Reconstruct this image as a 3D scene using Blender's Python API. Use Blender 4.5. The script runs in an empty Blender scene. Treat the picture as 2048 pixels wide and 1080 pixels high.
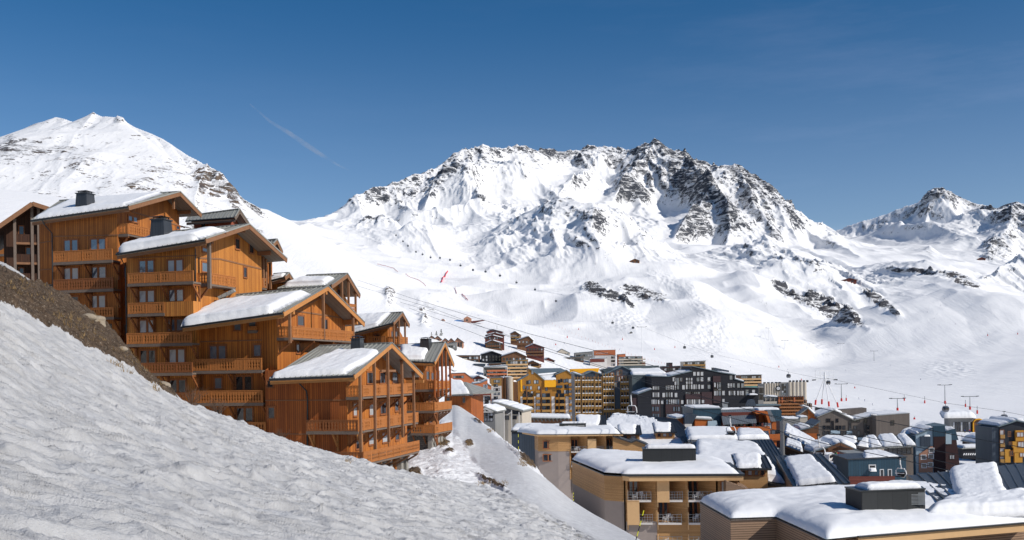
import bpy, bmesh, math, random
import numpy as np
from mathutils import Vector, Matrix
F = 2000.0; CX = 1024.0; HY = 742.0; ROLL = 0.015
scene = bpy.context.scene
COL = scene.collection
rnd = random.Random(7)

TQ = 1.0

def unroll(px, py):
    dx = px - CX; dy = py - HY
    return dx - dy*ROLL, dy + dx*ROLL
def W(px, py, d):
    """world point that stands at depth d (metres) in the direction of a photo pixel"""
    x, y = unroll(px, py)
    return Vector((x/F*d, d, -y/F*d))
def toPix(X, Y, Z):
    x = X/Y*F; y = -Z/Y*F
    return x + y*ROLL + CX, y - x*ROLL + HY

# ---------- camera, world, sun ----------
cam = bpy.data.cameras.new('camera'); camo = bpy.data.objects.new('camera', cam)
COL.objects.link(camo); scene.camera = camo
cam.sensor_width = 36; cam.lens = F/2048*36; cam.shift_y = (HY-540)/2048
cam.clip_start = 0.5; cam.clip_end = 60000
camo.rotation_euler = (Matrix.Rotation(math.pi/2, 3, 'X') @ Matrix.Rotation(-ROLL, 3, 'Z')).to_euler()
SUN_EL = math.radians(35); SUN_AZ = math.radians(28)   # azimuth from +X turned towards the camera
sdir = Vector((math.cos(SUN_EL)*math.cos(SUN_AZ), -math.cos(SUN_EL)*math.sin(SUN_AZ), math.sin(SUN_EL)))
w = bpy.data.worlds.new('World'); scene.world = w; w.use_nodes = True
nt = w.node_tree; nt.nodes.clear()
sky = nt.nodes.new('ShaderNodeTexSky'); sky.sky_type = 'NISHITA'; sky.sun_disc = False
sky.sun_elevation = SUN_EL
sky.sun_rotation = math.atan2(sdir.x, sdir.y)
sky.altitude = 1500; sky.air_density = 1.0; sky.dust_density = 1.3; sky.ozone_density = 2.0
bg = nt.nodes.new('ShaderNodeBackground'); bg.inputs[1].default_value = 0.086
out = nt.nodes.new('ShaderNodeOutputWorld')
hsv = nt.nodes.new('ShaderNodeHueSaturation'); hsv.inputs['Saturation'].default_value = 1.37; hsv.inputs['Value'].default_value = 1.19
nt.links.new(sky.outputs[0], hsv.inputs['Color']); 
tcw = nt.nodes.new('ShaderNodeTexCoord'); sep = nt.nodes.new('ShaderNodeSeparateXYZ'); nt.links.new(tcw.outputs['Generated'], sep.inputs[0])
mr = nt.nodes.new('ShaderNodeMapRange'); mr.interpolation_type = 'SMOOTHSTEP'
for i_, v_ in ((1, 0.04), (2, 0.36), (3, 1.0), (4, 0.0)): mr.inputs[i_].default_value = v_
nt.links.new(sep.outputs[2], mr.inputs[0])
# thin cirrus veil, stretched sideways, mostly towards the right of the view
mp = nt.nodes.new('ShaderNodeMapping'); mp.inputs['Scale'].default_value = (1.6, 1.6, 9.0); mp.inputs['Rotation'].default_value = (0, 0.35, 0); nt.links.new(tcw.outputs['Generated'], mp.inputs[0])
cn = nt.nodes.new('ShaderNodeTexNoise'); cn.inputs['Scale'].default_value = 2.2; cn.inputs['Detail'].default_value = 7; cn.inputs['Roughness'].default_value = 0.62; nt.links.new(mp.outputs[0], cn.inputs[0])
cm = nt.nodes.new('ShaderNodeMapRange')
for i_, v_ in ((1, 0.48), (2, 0.80), (3, 0.0), (4, 0.55)): cm.inputs[i_].default_value = v_
nt.links.new(cn.outputs[0], cm.inputs[0])
rx_ = nt.nodes.new('ShaderNodeMapRange'); 
for i_, v_ in ((1, 0.0), (2, 0.45), (3, 0.15), (4, 1.0)): rx_.inputs[i_].default_value = v_
nt.links.new(sep.outputs[0], rx_.inputs[0])
cw = nt.nodes.new('ShaderNodeMath'); cw.operation = 'MULTIPLY'; nt.links.new(cm.outputs[0], cw.inputs[0]); nt.links.new(rx_.outputs[0], cw.inputs[1])
ad = nt.nodes.new('ShaderNodeMath'); ad.operation = 'ADD'; nt.links.new(mr.outputs[0], ad.inputs[0]); nt.links.new(cw.outputs[0], ad.inputs[1])
veil = nt.nodes.new('ShaderNodeMix'); veil.data_type = 'RGBA'; veil.blend_type = 'ADD'; veil.inputs[0].default_value = 1.0
vs_ = nt.nodes.new('ShaderNodeVectorMath'); vs_.operation = 'SCALE'; vs_.inputs[0].default_value = (1.60, 1.40, 1.60); nt.links.new(ad.outputs[0], vs_.inputs['Scale'])
nt.links.new(hsv.outputs[0], veil.inputs[6]); nt.links.new(vs_.outputs[0], veil.inputs[7]); nt.links.new(veil.outputs[2], bg.inputs[0]); nt.links.new(bg.outputs[0], out.inputs[0])
sl = bpy.data.lights.new('sun', 'SUN'); sl.energy = 4.9; sl.angle = math.radians(0.53); sl.color = (1.0, 0.945, 0.865)
so = bpy.data.objects.new('sun', sl); COL.objects.link(so)
so.rotation_euler = (-sdir).to_track_quat('-Z', 'Y').to_euler()
scene.view_settings.view_transform = 'Standard'; scene.view_settings.look = 'None'
scene.view_settings.exposure = -0.27; scene.view_settings.gamma = 1.0

# ---------- object helpers ----------
def link(o, parent=None):
    COL.objects.link(o)
    if parent is not None: o.parent = parent
    return o
def tag(o, label=None, cat=None, group=None, kind=None):
    if label: o['label'] = label
    if cat: o['category'] = cat
    if group: o['group'] = group
    if kind: o['kind'] = kind
    return o
def empty(name, loc, rz=0.0, label=None, cat=None, group=None):
    o = bpy.data.objects.new(name, None); o.empty_display_size = 0.5
    o.location = loc; o.rotation_euler = (0, 0, rz); link(o)
    return tag(o, label, cat, group)
def copy_tree(o, parent=None):
    c = o.copy(); COL.objects.link(c); c.parent = parent
    for ch in list(o.children): copy_tree(ch, c)
    return c

class MB:
    """collects polygons of one mesh"""
    def __init__(s): s.v = []; s.f = []; s.m = []
    def add(s, vs, fs, mi=0):
        n = len(s.v); s.v += [tuple(p) for p in vs]
        for f in fs: s.f.append(tuple(n+i for i in f)); s.m.append(mi)
        return s
    def box(s, x0, x1, y0, y1, z0, z1, mi=0):
        v = [(x0,y0,z0),(x1,y0,z0),(x1,y1,z0),(x0,y1,z0),(x0,y0,z1),(x1,y0,z1),(x1,y1,z1),(x0,y1,z1)]
        return s.add(v, [(0,3,2,1),(4,5,6,7),(0,1,5,4),(1,2,6,5),(2,3,7,6),(3,0,4,7)], mi)
    def hexa(s, v, mi=0):   # 8 points: bottom 4 (ccw), top 4
        return s.add(v, [(0,3,2,1),(4,5,6,7),(0,1,5,4),(1,2,6,5),(2,3,7,6),(3,0,4,7)], mi)
    def slab(s, q, t, mi=0):  # quad/poly q thickened downwards along its normal by t
        q = [Vector(p) for p in q]
        nrm = (q[1]-q[0]).cross(q[2]-q[0]).normalized()
        if nrm.z < 0: nrm = -nrm; q = q[::-1]
        n = len(q); b = [p - nrm*t for p in q]
        fs = [tuple(range(n)), tuple(range(2*n-1, n-1, -1))]
        for i in range(n):
            j = (i+1) % n; fs.append((i, n+i, n+j, j))
        return s.add(q + b, fs, mi)
    def prism(s, poly, axis, a, b, mi=0):
        """2D polygon extruded along an axis ('x','y','z') from a to b"""
        def P(u, v, t):
            return (t, u, v) if axis == 'x' else ((u, t, v) if axis == 'y' else (u, v, t))
        n = len(poly)
        vs = [P(u, v, a) for u, v in poly] + [P(u, v, b) for u, v in poly]
        fs = [tuple(range(n)), tuple(range(2*n-1, n-1, -1))]
        for i in range(n):
            j = (i+1) % n; fs.append((i, n+i, n+j, j))
        return s.add(vs, fs, mi)
    def bar(s, p, q, w, h=None, mi=0):
        p = Vector(p); q = Vector(q); h = h or w
        d = (q-p).normalized(); up = Vector((0,0,1))
        if abs(d.z) > 0.95: up = Vector((0,1,0))
        a = d.cross(up).normalized()*(w/2); b = a.cross(d).normalized()*(h/2)
        v = [p-a-b, p+a-b, q+a-b, q-a-b, p-a+b, p+a+b, q+a+b, q-a+b]
        return s.hexa(v, mi)
    def tube(s, pts, r, n=6, mi=0, r2=None):
        pts = [Vector(p) for p in pts]; rings = []; base = len(s.v)
        for i, p in enumerate(pts):
            d = (pts[min(i+1, len(pts)-1)] - pts[max(i-1, 0)]).normalized()
            up = Vector((0,0,1)) if abs(d.z) < 0.9 else Vector((1,0,0))
            a = d.cross(up).normalized(); b = a.cross(d)
            rr = r if r2 is None else r + (r2-r)*i/(len(pts)-1)
            for k in range(n):
                t = 2*math.pi*k/n; s.v.append(tuple(p + a*math.cos(t)*rr + b*math.sin(t)*rr))
        for i in range(len(pts)-1):
            for k in range(n):
                k2 = (k+1) % n; s.f.append((base+i*n+k, base+i*n+k2, base+(i+1)*n+k2, base+(i+1)*n+k)); s.m.append(mi)
        s.f.append(tuple(base+k for k in range(n))[::-1]); s.m.append(mi)
        s.f.append(tuple(base+(len(pts)-1)*n+k for k in range(n))); s.m.append(mi)
        return s
    def ball(s, c, rx, ry, rz, n=8, m=5, mi=0):
        base = len(s.v)
        for i in range(m+1):
            ph = math.pi*i/m
            for k in range(n):
                t = 2*math.pi*k/n
                s.v.append((c[0]+rx*math.sin(ph)*math.cos(t), c[1]+ry*math.sin(ph)*math.sin(t), c[2]+rz*math.cos(ph)))
        for i in range(m):
            for k in range(n):
                k2 = (k+1) % n; s.f.append((base+i*n+k, base+(i+1)*n+k, base+(i+1)*n+k2, base+i*n+k2)); s.m.append(mi)
        return s
    def mesh(s, name, mats, smooth=False, fix=True):
        me = bpy.data.meshes.new(name); me.from_pydata(s.v, [], s.f)
        if not isinstance(mats, (list, tuple)): mats = [mats]
        for m in mats: me.materials.append(m)
        if len(mats) > 1: me.polygons.foreach_set('material_index', s.m)
        if fix:
            bm = bmesh.new(); bm.from_mesh(me); bmesh.ops.recalc_face_normals(bm, faces=bm.faces); bm.to_mesh(me); bm.free()
        if smooth: me.polygons.foreach_set('use_smooth', [True]*len(me.polygons))
        me.update(); return me
    def build(s, name, mats, parent=None, smooth=False, loc=None):
        o = bpy.data.objects.new(name, s.mesh(name, mats, smooth)); link(o, parent)
        if loc is not None: o.location = loc
        return o
def place(name, me, parent, loc=(0,0,0), rz=0.0, scale=None):
    o = bpy.data.objects.new(name, me); link(o, parent); o.location = loc; o.rotation_euler = (0,0,rz)
    if scale: o.scale = scale
    return o

# ---------- noise ----------
def _h(ix, iy, seed):
    n = (ix.astype(np.int64)*374761393 + iy.astype(np.int64)*668265263 + seed*2147483647) & 0xffffffff
    n = ((n ^ (n >> 13))*1274126177) & 0xffffffff
    n = n ^ (n >> 16)
    return (n & 0xffff)/65535.0
def vnoise(x, y, seed=0):
    x = np.asarray(x, float); y = np.asarray(y, float)
    ix = np.floor(x); iy = np.floor(y); fx = x-ix; fy = y-iy
    fx = fx*fx*fx*(fx*(fx*6-15)+10); fy = fy*fy*fy*(fy*(fy*6-15)+10)
    a = _h(ix, iy, seed); b = _h(ix+1, iy, seed); c = _h(ix, iy+1, seed); d = _h(ix+1, iy+1, seed)
    return (a*(1-fx)+b*fx)*(1-fy) + (c*(1-fx)+d*fx)*fy
def fbm(x, y, seed=0, oct=4, gain=0.5):
    s = 0; a = 1; t = 0
    for i in range(oct):
        s = s + a*(vnoise(x*2**i+i*17.3, y*2**i-i*9.1, seed+i)*2-1); t += a; a *= gain
    return s/t
def ridged(x, y, seed=0, oct=5, gain=0.55):
    s = 0; a = 1; t = 0; pr = 1
    for i in range(oct):
        n = 1-np.abs(vnoise(x*2.03**i+i*7.7, y*2.03**i+i*3.3, seed+i)*2-1); n = n*n
        s = s + a*n*pr; pr = np.clip(n*1.4, 0, 1); t += a; a *= gain
    return s/t
def smooth01(t): t = np.clip(t, 0, 1); return t*t*(3-2*t)

def grid_mesh(name, V, nr, nc, mat, attrs=None, smooth=True):
    """V: (nr*nc,3) array, rows by columns"""
    me = bpy.data.meshes.new(name)
    me.vertices.add(nr*nc); me.vertices.foreach_set('co', np.ascontiguousarray(V, dtype=np.float32).ravel())
    r = np.arange(nr-1)[:, None]; c = np.arange(nc-1)[None, :]
    a = (r*nc+c).ravel(); idx = np.stack([a, a+1, a+nc+1, a+nc], 1).astype(np.int32)
    nf = len(idx)
    me.loops.add(nf*4); me.loops.foreach_set('vertex_index', idx.ravel())
    me.polygons.add(nf); me.polygons.foreach_set('loop_start', np.arange(0, nf*4, 4, dtype=np.int32))
    me.polygons.foreach_set('loop_total', np.full(nf, 4, dtype=np.int32))
    me.polygons.foreach_set('use_smooth', np.full(nf, smooth, dtype=bool))
    me.materials.append(mat); me.update(calc_edges=True)
    for k, arr in (attrs or {}).items():
        at = me.attributes.new(k, 'FLOAT', 'POINT'); at.data.foreach_set('value', np.ascontiguousarray(arr, dtype=np.float32).ravel())
    o = bpy.data.objects.new(name, me); link(o); return o

# ---------- material helper ----------
class NT:
    def __init__(s, name):
        s.m = bpy.data.materials.new(name); s.m.use_nodes = True
        s.t = s.m.node_tree; s.t.nodes.clear()
        s.out = s.t.nodes.new('ShaderNodeOutputMaterial')
        s.p = s.t.nodes.new('ShaderNodeBsdfPrincipled'); s.t.links.new(s.p.outputs[0], s.out.inputs[0])
    def set(s, k, v):
        i = s.p.inputs[k]
        if isinstance(v, bpy.types.NodeSocket): s.t.links.new(v, i)
        else: i.default_value = (v[0], v[1], v[2], 1) if isinstance(v, (tuple, list)) and len(v) == 3 else v
        return s
    def n(s, typ, ins=None, **props):
        nd = s.t.nodes.new(typ)
        for k, v in props.items(): setattr(nd, k, v)
        for k, v in (ins or {}).items():
            if v is None: continue
            if isinstance(v, bpy.types.NodeSocket): s.t.links.new(v, nd.inputs[k])
            else: nd.inputs[k].default_value = (v[0], v[1], v[2], 1) if isinstance(v, (tuple, list)) and len(v) == 3 and nd.inputs[k].type == 'RGBA' else v
        return nd
    def math(s, op, a, b=None, c=None):
        return s.n('ShaderNodeMath', {0: a, 1: b, 2: c}, operation=op).outputs[0]
    def coord(s, k='Object'): return s.n('ShaderNodeTexCoord').outputs[k]
    def map(s, vec, sc=(1,1,1)): return s.n('ShaderNodeMapping', {'Vector': vec, 'Scale': sc}).outputs[0]
    def noise(s, vec, scale, detail=4, rough=0.55, dist=0.0, col=False):
        nd = s.n('ShaderNodeTexNoise', {'Vector': vec, 'Scale': scale, 'Detail': detail, 'Roughness': rough, 'Distortion': dist})
        return nd.outputs[1 if col else 0]
    def ramp(s, fac, stops, interp='LINEAR'):
        nd = s.n('ShaderNodeValToRGB', {'Fac': fac}); cr = nd.color_ramp; cr.interpolation = interp
        while len(cr.elements) < len(stops): cr.elements.new(0.5)
        for e, (p, c) in zip(cr.elements, stops):
            e.position = p; e.color = (c, c, c, 1) if not isinstance(c, (tuple, list)) else (c[0], c[1], c[2], 1)
        return nd.outputs[0]
    def mix(s, fac, a, b, blend='MIX'):
        nd = s.n('ShaderNodeMix', None, data_type='RGBA', blend_type=blend)
        for i, v in ((0, fac), (6, a), (7, b)):
            if isinstance(v, bpy.types.NodeSocket): s.t.links.new(v, nd.inputs[i])
            else: nd.inputs[i].default_value = (v[0], v[1], v[2], 1) if isinstance(v, (tuple, list)) else v
        return nd.outputs[2]
    def bump(s, h, strength=0.5, dist=0.1, normal=None):
        nd = s.n('ShaderNodeBump', {'Height': h, 'Strength': strength, 'Distance': dist, 'Normal': normal})
        return nd.outputs[0]
    def attr(s, name): return s.n('ShaderNodeAttribute', None, attribute_name=name).outputs['Fac']
# ================= snow materials =================
def mat_near_snow():
    m = NT('foreground_snow'); co = m.coord('Object')
    rock = m.attr('dirt'); groom = m.attr('groom')
    big = m.noise(co, 0.25, 3); fine = m.noise(co, 14, 5, 0.65)
    spk = m.noise(co, 42, 3, 0.7)
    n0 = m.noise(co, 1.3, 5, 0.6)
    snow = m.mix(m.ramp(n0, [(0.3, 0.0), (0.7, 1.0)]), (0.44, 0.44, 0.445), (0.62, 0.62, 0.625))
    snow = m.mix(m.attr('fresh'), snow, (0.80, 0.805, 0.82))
    dust = m.ramp(m.noise(co, 5.5, 6, 0.72), [(0.60, 0.0), (0.82, 1.0)])
    snow = m.mix(m.math('MULTIPLY', dust, 0.22), snow, (0.42, 0.38, 0.34))
    dirtc = m.mix(m.ramp(m.noise(co, 2.2, 7, 0.75), [(0.35, 0.0), (0.65, 1.0)]), (0.030, 0.020, 0.013), (0.14, 0.095, 0.062))
    dirtc = m.mix(m.ramp(m.noise(co, 9, 4, 0.7), [(0.58, 0.0), (0.66, 1.0)]), dirtc, (0.33, 0.28, 0.22))
    mask = m.ramp(m.math('ADD', rock, m.math('MULTIPLY', m.math('SUBTRACT', m.noise(co, 1.4, 8, 0.75), 0.5), 1.3)), [(0.46, 0.0), (0.53, 1.0)])
    col = m.mix(mask, snow, dirtc)
    m.set('Base Color', col); m.set('Roughness', m.mix(mask, (0.55,)*3, (0.95,)*3))
    m.set('Specular IOR Level', 0.25)
    m.set('Subsurface Weight', 0.0)
    bh = m.math('ADD', m.math('MULTIPLY', fine, 0.6), m.math('MULTIPLY', spk, 0.3))
    # groomed corduroy
    wv = m.n('ShaderNodeTexWave', {'Vector': co, 'Scale': 3.2, 'Distortion': 1.5, 'Detail': 2.0}, bands_direction='X').outputs[1]
    bh2 = m.math('ADD', m.math('MULTIPLY', bh, m.math('SUBTRACT', 1.0, m.math('MULTIPLY', groom, 0.7))), m.math('MULTIPLY', m.math('MULTIPLY', wv, groom), 0.15))
    m.set('Normal', m.bump(m.math('ADD', bh2, m.math('MULTIPLY', n0, 0.9)), 0.8, 0.12))
    return m.m
def mat_mountain():
    m = NT('mountain_snow_and_rock'); co = m.coord('Object')
    geo = m.n('ShaderNodeNewGeometry'); nz = m.n('ShaderNodeSeparateXYZ', {0: geo.outputs['Normal']}).outputs[2]
    rock = m.attr('rock'); mog = m.attr('mogul')
    n1 = m.noise(co, 0.012, 8, 0.68); n2 = m.noise(co, 0.05, 8, 0.72); n3 = m.noise(co, 0.2, 5, 0.7)
    # steep faces and rocky ground shed their snow
    s = m.math('SUBTRACT', 1.0, nz)
    v = m.math('ADD', m.math('MULTIPLY', s, 0.9), rock)
    v = m.math('ADD', v, m.math('MULTIPLY', m.math('SUBTRACT', n2, 0.5), 1.15))
    v = m.math('ADD', v, m.math('MULTIPLY', m.math('SUBTRACT', n3, 0.5), 0.6))
    mask = m.ramp(v, [(0.66, 0.0), (0.70, 1.0)])
    rc = m.mix(n1, (0.035, 0.040, 0.052), (0.092, 0.098, 0.115))
    ledge = m.ramp(m.noise(m.map(co, (0.02, 0.02, 0.09)), 1.0, 6, 0.7, 0.6), [(0.50, 0.0), (0.56, 1.0)])
    mask = m.math('MULTIPLY', mask, m.math('SUBTRACT', 1.0, m.math('MULTIPLY', ledge, 0.75)))
    rc = m.mix(m.ramp(n2, [(0.35, 0.0), (0.7, 1.0)]), rc, m.mix(m.attr('brown'), (0.078, 0.084, 0.100), (0.25, 0.165, 0.10)))
    sc = m.mix(m.noise(co, 0.004, 4), (0.82, 0.822, 0.83), (0.90, 0.90, 0.905))
    m.set('Base Color', m.mix(mask, sc, rc)); m.set('Roughness', 0.75); m.set('Specular IOR Level', 0.12)
    moguls = m.n('ShaderNodeTexVoronoi', {'Vector': m.map(co, (1, 0.55, 1)), 'Scale': 0.13, 'Smoothness': 0.6}, feature='SMOOTH_F1').outputs[0]
    b1 = m.bump(m.math('ADD', m.math('MULTIPLY', n2, m.math('ADD', 0.12, m.math('MULTIPLY', mask, 2.0))), m.math('MULTIPLY', m.math('MULTIPLY', moguls, mog), 0.45)), 0.8, 6.0)
    b2 = m.bump(m.noise(co, 0.35, 4, 0.6), 0.18, 1.5, b1)
    b2 = m.bump(m.math('ADD', m.noise(m.map(co, (0.16, 0.014, 0.03)), 1.0, 5, 0.65, 0.8), m.math('MULTIPLY', m.noise(m.map(co, (0.03, 0.10, 0.03)), 1.0, 4, 0.6, 1.5), 0.6)), 0.30, 3.0, b2)
    m.set('Normal', b2)
    return m.m
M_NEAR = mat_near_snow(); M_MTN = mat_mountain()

# ================= near slope =================
# each column: photo column, then (depth, photo row) knots: foot, mid, mid, crest, behind, chalet line, beyond, far shoulder, fall, far fall
NC = [
 (-1500, [(4,1250),(14,900),(28,600),(60,330),(75,300),(95,290),(120,300),(150,300),(180,320),(260,400)]),
 (-700, [(4,1350),(12,980),(24,720),(50,430),(66,400),(88,390),(110,385),(140,380),(180,380),(260,400)]),
 (-200, [(4,1600),(11,1060),(22,830),(44,530),(58,500),(80,480),(104,478),(130,480),(180,480),(260,480)]),
 (0,    [(4,1700),(10,1120),(22,850),(44,602),(56,572),(80,530),(95,524),(120,540),(170,560),(260,540)]),
 (100,  [(4,1750),(10.5,1130),(24,870),(48,650),(60,622),(82,588),(94,600),(120,610),(170,620),(260,600)]),
 (220,  [(4,1800),(11,1140),(26,895),(53,718),(62,702),(84,668),(94,720),(120,760),(170,760),(260,700)]),
 (330,  [(4,1850),(12,1150),(28,920),(58,785),(66,783),(84,800),(94,840),(120,850),(170,850),(260,800)]),
 (440,  [(4,1900),(13,1160),(32,945),(63,828),(71,850),(86,875),(96,880),(120,880),(170,870),(260,820)]),
 (640,  [(4,1950),(15,1170),(38,985),(70,900),(77,925),(90,935),(100,925),(125,900),(170,830),(260,850)]),
 (760,  [(4,2000),(17,1170),(42,1010),(74,932),(80,952),(92,955),(102,935),(125,905),(170,814),(260,860)]),
 (840,  [(4,2050),(18,1175),(45,1022),(78,951),(86,953),(94,946),(108,915),(128,885),(178,808),(260,870)]),
 (905,  [(4,2100),(19,1180),(48,1030),(80,965),(90,950),(100,930),(118,895),(145,850),(186,807),(260,890)]),
 (935,  [(4,2100),(20,1183),(49,1036),(80,974),(90,955),(100,935),(114,905),(137,866),(172,824),(260,900)]),
 (960,  [(4,2100),(20,1185),(50,1040),(80,980),(90,958),(100,938),(112,912),(130,880),(158,842),(260,910)]),
 (1037, [(4,2150),(22,1190),(52,1055),(74,1005),(84,978),(92,955),(100,936),(108,920),(116,905),(200,1010)]),
 (1147, [(4,2200),(24,1200),(50,1092),(66,1060),(74,1042),(80,1030),(86,1018),(91,1010),(96,1003),(170,1080)]),
 (1271, [(4,2250),(25,1240),(46,1150),(55,1122),(59,1108),(63,1096),(66,1088),(69,1080),(72,1074),(150,1180)]),
 (1450, [(4,2300),(24,1330),(38,1260),(44,1230),(47,1215),(50,1203),(53,1195),(55,1190),(57,1185),(140,1330)]),
 (2000, [(4,2600),(14,1600),(22,1490),(26,1450),(28,1440),(30,1430),(33,1425),(36,1420),(40,1415),(120,1600)]),
]
def near_z_table():
    cols = np.array([c[0] for c in NC], float)
    return cols, np.array([[k[0] for k in c[1]] for c in NC], float), np.array([[k[1] for k in c[1]] for c in NC], float)
def pchip_like(x, xs, ys):
    """monotone-ish hermite interpolation of ys(xs) at x (1D)"""
    xs = np.asarray(xs, float); ys = np.asarray(ys, float)
    h = np.diff(xs); d = np.diff(ys)/h
    m = np.zeros_like(ys); m[0] = d[0]; m[-1] = d[-1]
    for i in range(1, len(ys)-1):
        m[i] = 0 if d[i-1]*d[i] <= 0 else 2*d[i-1]*d[i]/(d[i-1]+d[i])
    i = np.clip(np.searchsorted(xs, x)-1, 0, len(xs)-2)
    t = (x-xs[i])/h[i]; t = np.clip(t, 0, 1)
    return (2*t**3-3*t**2+1)*ys[i] + (t**3-2*t**2+t)*h[i]*m[i] + (-2*t**3+3*t**2)*ys[i+1] + (t**3-t**2)*h[i]*m[i+1]
def build_near():
    cols, D, P = near_z_table()
    pc = np.concatenate([np.linspace(-1500, -60, 90, endpoint=False), np.linspace(-60, 1320, int(720*TQ), endpoint=False), np.linspace(1320, 2000, 60)])
    kk = D.shape[1]
    Dc = np.stack([np.interp(pc, cols, D[:, k]) for k in range(kk)], 1)
    Pc = np.stack([pchip_like(pc, cols, P[:, k]) for k in range(kk)], 1)
    ld = np.concatenate([np.linspace(0, 1, 60, endpoint=False), np.linspace(1, 3, int(520*TQ), endpoint=False), np.linspace(3, 8, int(330*TQ), endpoint=False), np.linspace(8, 9, 30)])
    V = np.zeros((len(ld), len(pc), 3)); PX = np.zeros((len(ld), len(pc))); 
    for j, p in enumerate(pc):
        ks = np.arange(kk)
        lg = pchip_like(ld, ks, np.log(Dc[j])); d = np.exp(lg)
        # interpolate height over depth so that the ground between knots is smooth
        xk, yk = p-CX, Pc[j]-HY
        zk = -(yk + xk*ROLL)/F*Dc[j]; zk[0] = -1.9 - 0.0*xk
        z = pchip_like(lg, np.log(Dc[j]), zk)
        X = (p-CX - (-z/d*F)*ROLL)/F*d
        V[:, j, 0] = X; V[:, j, 1] = d; V[:, j, 2] = z; PX[:, j] = p
    X, Y, Z = V[..., 0], V[..., 1], V[..., 2]
    px, py = toPix(X, Y, Z)
    # groomed track and dirt strip
    rowi = np.repeat(ld[:, None], len(pc), 1)
    dirt = smooth01((rowi-2.98)/0.06)*smooth01((5.4-0.55*smooth01((110-px)/60)-rowi)/0.4)*smooth01((372-px)/35)
    tracks = []
    c1 = np.interp(py, [800, 830, 880, 930, 980, 1040, 1080, 1150], [912, 925, 960, 1005, 1070, 1150, 1215, 1330])
    wd = np.interp(py, [800, 880, 980, 1080], [26, 45, 62, 75])
    groom = smooth01((wd-np.abs(px-c1))/10)*(rowi > 3.2)
    for (bx, by, rx, ry, ang) in [(1058,922,26,6,35),(985,965,34,3,28),(830,945,14,6,0),(884,888,16,7,0),(938,888,9,6,10),(955,843,10,2,30),(1000,860,30,3,32),(900,903,10,4,0),(1115,962,10,3,40),(790,955,25,3,10)]:
        a = math.radians(ang); u = (px-bx)*math.cos(a)+(py-by)*math.sin(a); vv = -(px-bx)*math.sin(a)+(py-by)*math.cos(a)
        q = (u/rx)**2+(vv/ry)**2
        dirt = np.maximum(dirt, np.clip(0.85-0.4*q, 0, 1)*(rowi > 3.3))
    near = smooth01((rowi-0.3)/0.5)
    nog = 1-groom
    # wind-scoured, half-melted snow: elongated lumps running down the slope
    s, t = X*0.80+Y*0.60, -X*0.60+Y*0.80
    wx = s + 0.9*fbm(X/3, Y/3, 5, 3); wy = t + 0.9*fbm(X/3+9, Y/3, 8, 3)
    lump = ridged(wx/3.4, wy/1.5, 11, 3)*0.13*(0.4+1.2*vnoise(X/8, Y/8, 14)) + ridged(wx/1.1, wy/0.45, 21, 3)*0.15 + np.clip(vnoise(wx/1.0+5, wy/0.42, 23)-0.66, 0, 1)*0.55 + ridged(wx/0.42, wy/0.2, 25, 2)*0.05 + fbm(X/0.33, Y/0.33, 31, 3)*0.045
    amp = np.interp(Y, [3, 10, 30, 70, 110, 200], [0.5, 0.9, 1.1, 1.2, 0.9, 0.6])
    Z += near*nog*amp*(lump-0.2)*(1-0.3*dirt)
    Z += fbm(X/9, Y/9, 3, 3)*0.35*near*nog
    Z += groom*0.02*fbm(X/0.5, Y/2.0, 41, 3)
    Z += dirt*(0.15+0.45*ridged(X/1.6, Y/1.6, 51, 4)+0.25*ridged(X/.5, Y/.5, 52, 3))
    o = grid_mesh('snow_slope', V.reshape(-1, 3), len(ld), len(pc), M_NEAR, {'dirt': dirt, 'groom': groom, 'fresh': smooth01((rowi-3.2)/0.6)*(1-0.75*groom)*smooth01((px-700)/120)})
    tag(o, kind='structure')
    return V
VN = build_near()
_vc, _vs = None, None
def near_height(X, Y):
    """height of the near slope at a world point (nearest vertex)"""
    A = VN.reshape(-1, 3); i = np.argmin((A[:, 0]-X)**2+(A[:, 1]-Y)**2); return float(A[i, 2])

# ================= far terrain =================
# guide points: (photo column, photo row, depth)
G = []
def g(d, pts): 
    for p in pts: G.append((p[0], p[1], d))
def gz(d, pts):
    for p in pts: G.append((p[0], HY - p[1]*F/d - (p[0]-CX)*ROLL, d))
gz(110, [(-300,3),(0,2),(300,-8),(700,-18),(1000,-20),(1300,-27),(1700,-27),(2100,-27),(2700,-27)])
gz(250, [(-300,22),(0,16),(300,2),(600,-10),(900,-20),(1100,-26),(1500,-27),(1900,-28),(2400,-28)])
gz(400, [(-300,55),(0,42),(300,25),(600,2),(850,-14),(950,-20),(1100,-25),(1500,-28),(1800,-31),(2100,-32),(2600,-30)])
gz(600, [(-300,100),(0,90),(300,72),(600,34),(800,16),(880,6),(950,-8),(1000,-15),(1300,-25),(1700,-31),(2100,-33),(2600,-30)])
gz(690, [(870,20),(930,3),(975,5),(1050,2),(1100,-4)])
gz(770, [(880,28),(970,15),(1050,12),(1120,2)])
gz(850, [(-300,170),(0,160),(300,140),(600,70),(740,45),(880,36),(1000,24),(1050,20),(1150,2),(1300,-5),(1450,-14),(1600,-24),(1700,-28),(1900,-32),(2100,-32),(2600,-25)])
g(1200, [(-300,360),(0,400),(300,440),(500,520),(640,585),(740,610),(840,632),(930,652),(1050,672),(1180,688),(1300,705),(1450,730),(1560,755),(1650,765),(1800,755),(1900,750),(2048,735),(2600,700)])
g(1600, [(600,530),(720,560),(850,600),(940,628),(1040,650),(1130,660),(1230,668),(1350,680),(1450,695),(1560,722),(1620,735),(1700,718),(1800,705),(1900,700),(2048,690),(2600,640)])
g(2100, [(560,470),(650,500),(750,530),(870,565),(960,590),(1040,600),(1100,615),(1160,590),(1230,575),(1330,600),(1400,610),(1500,630),(1570,665),(1630,680),(1690,660),(1760,640),(1850,625),(1950,640),(2048,655),(2600,600)])
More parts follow.
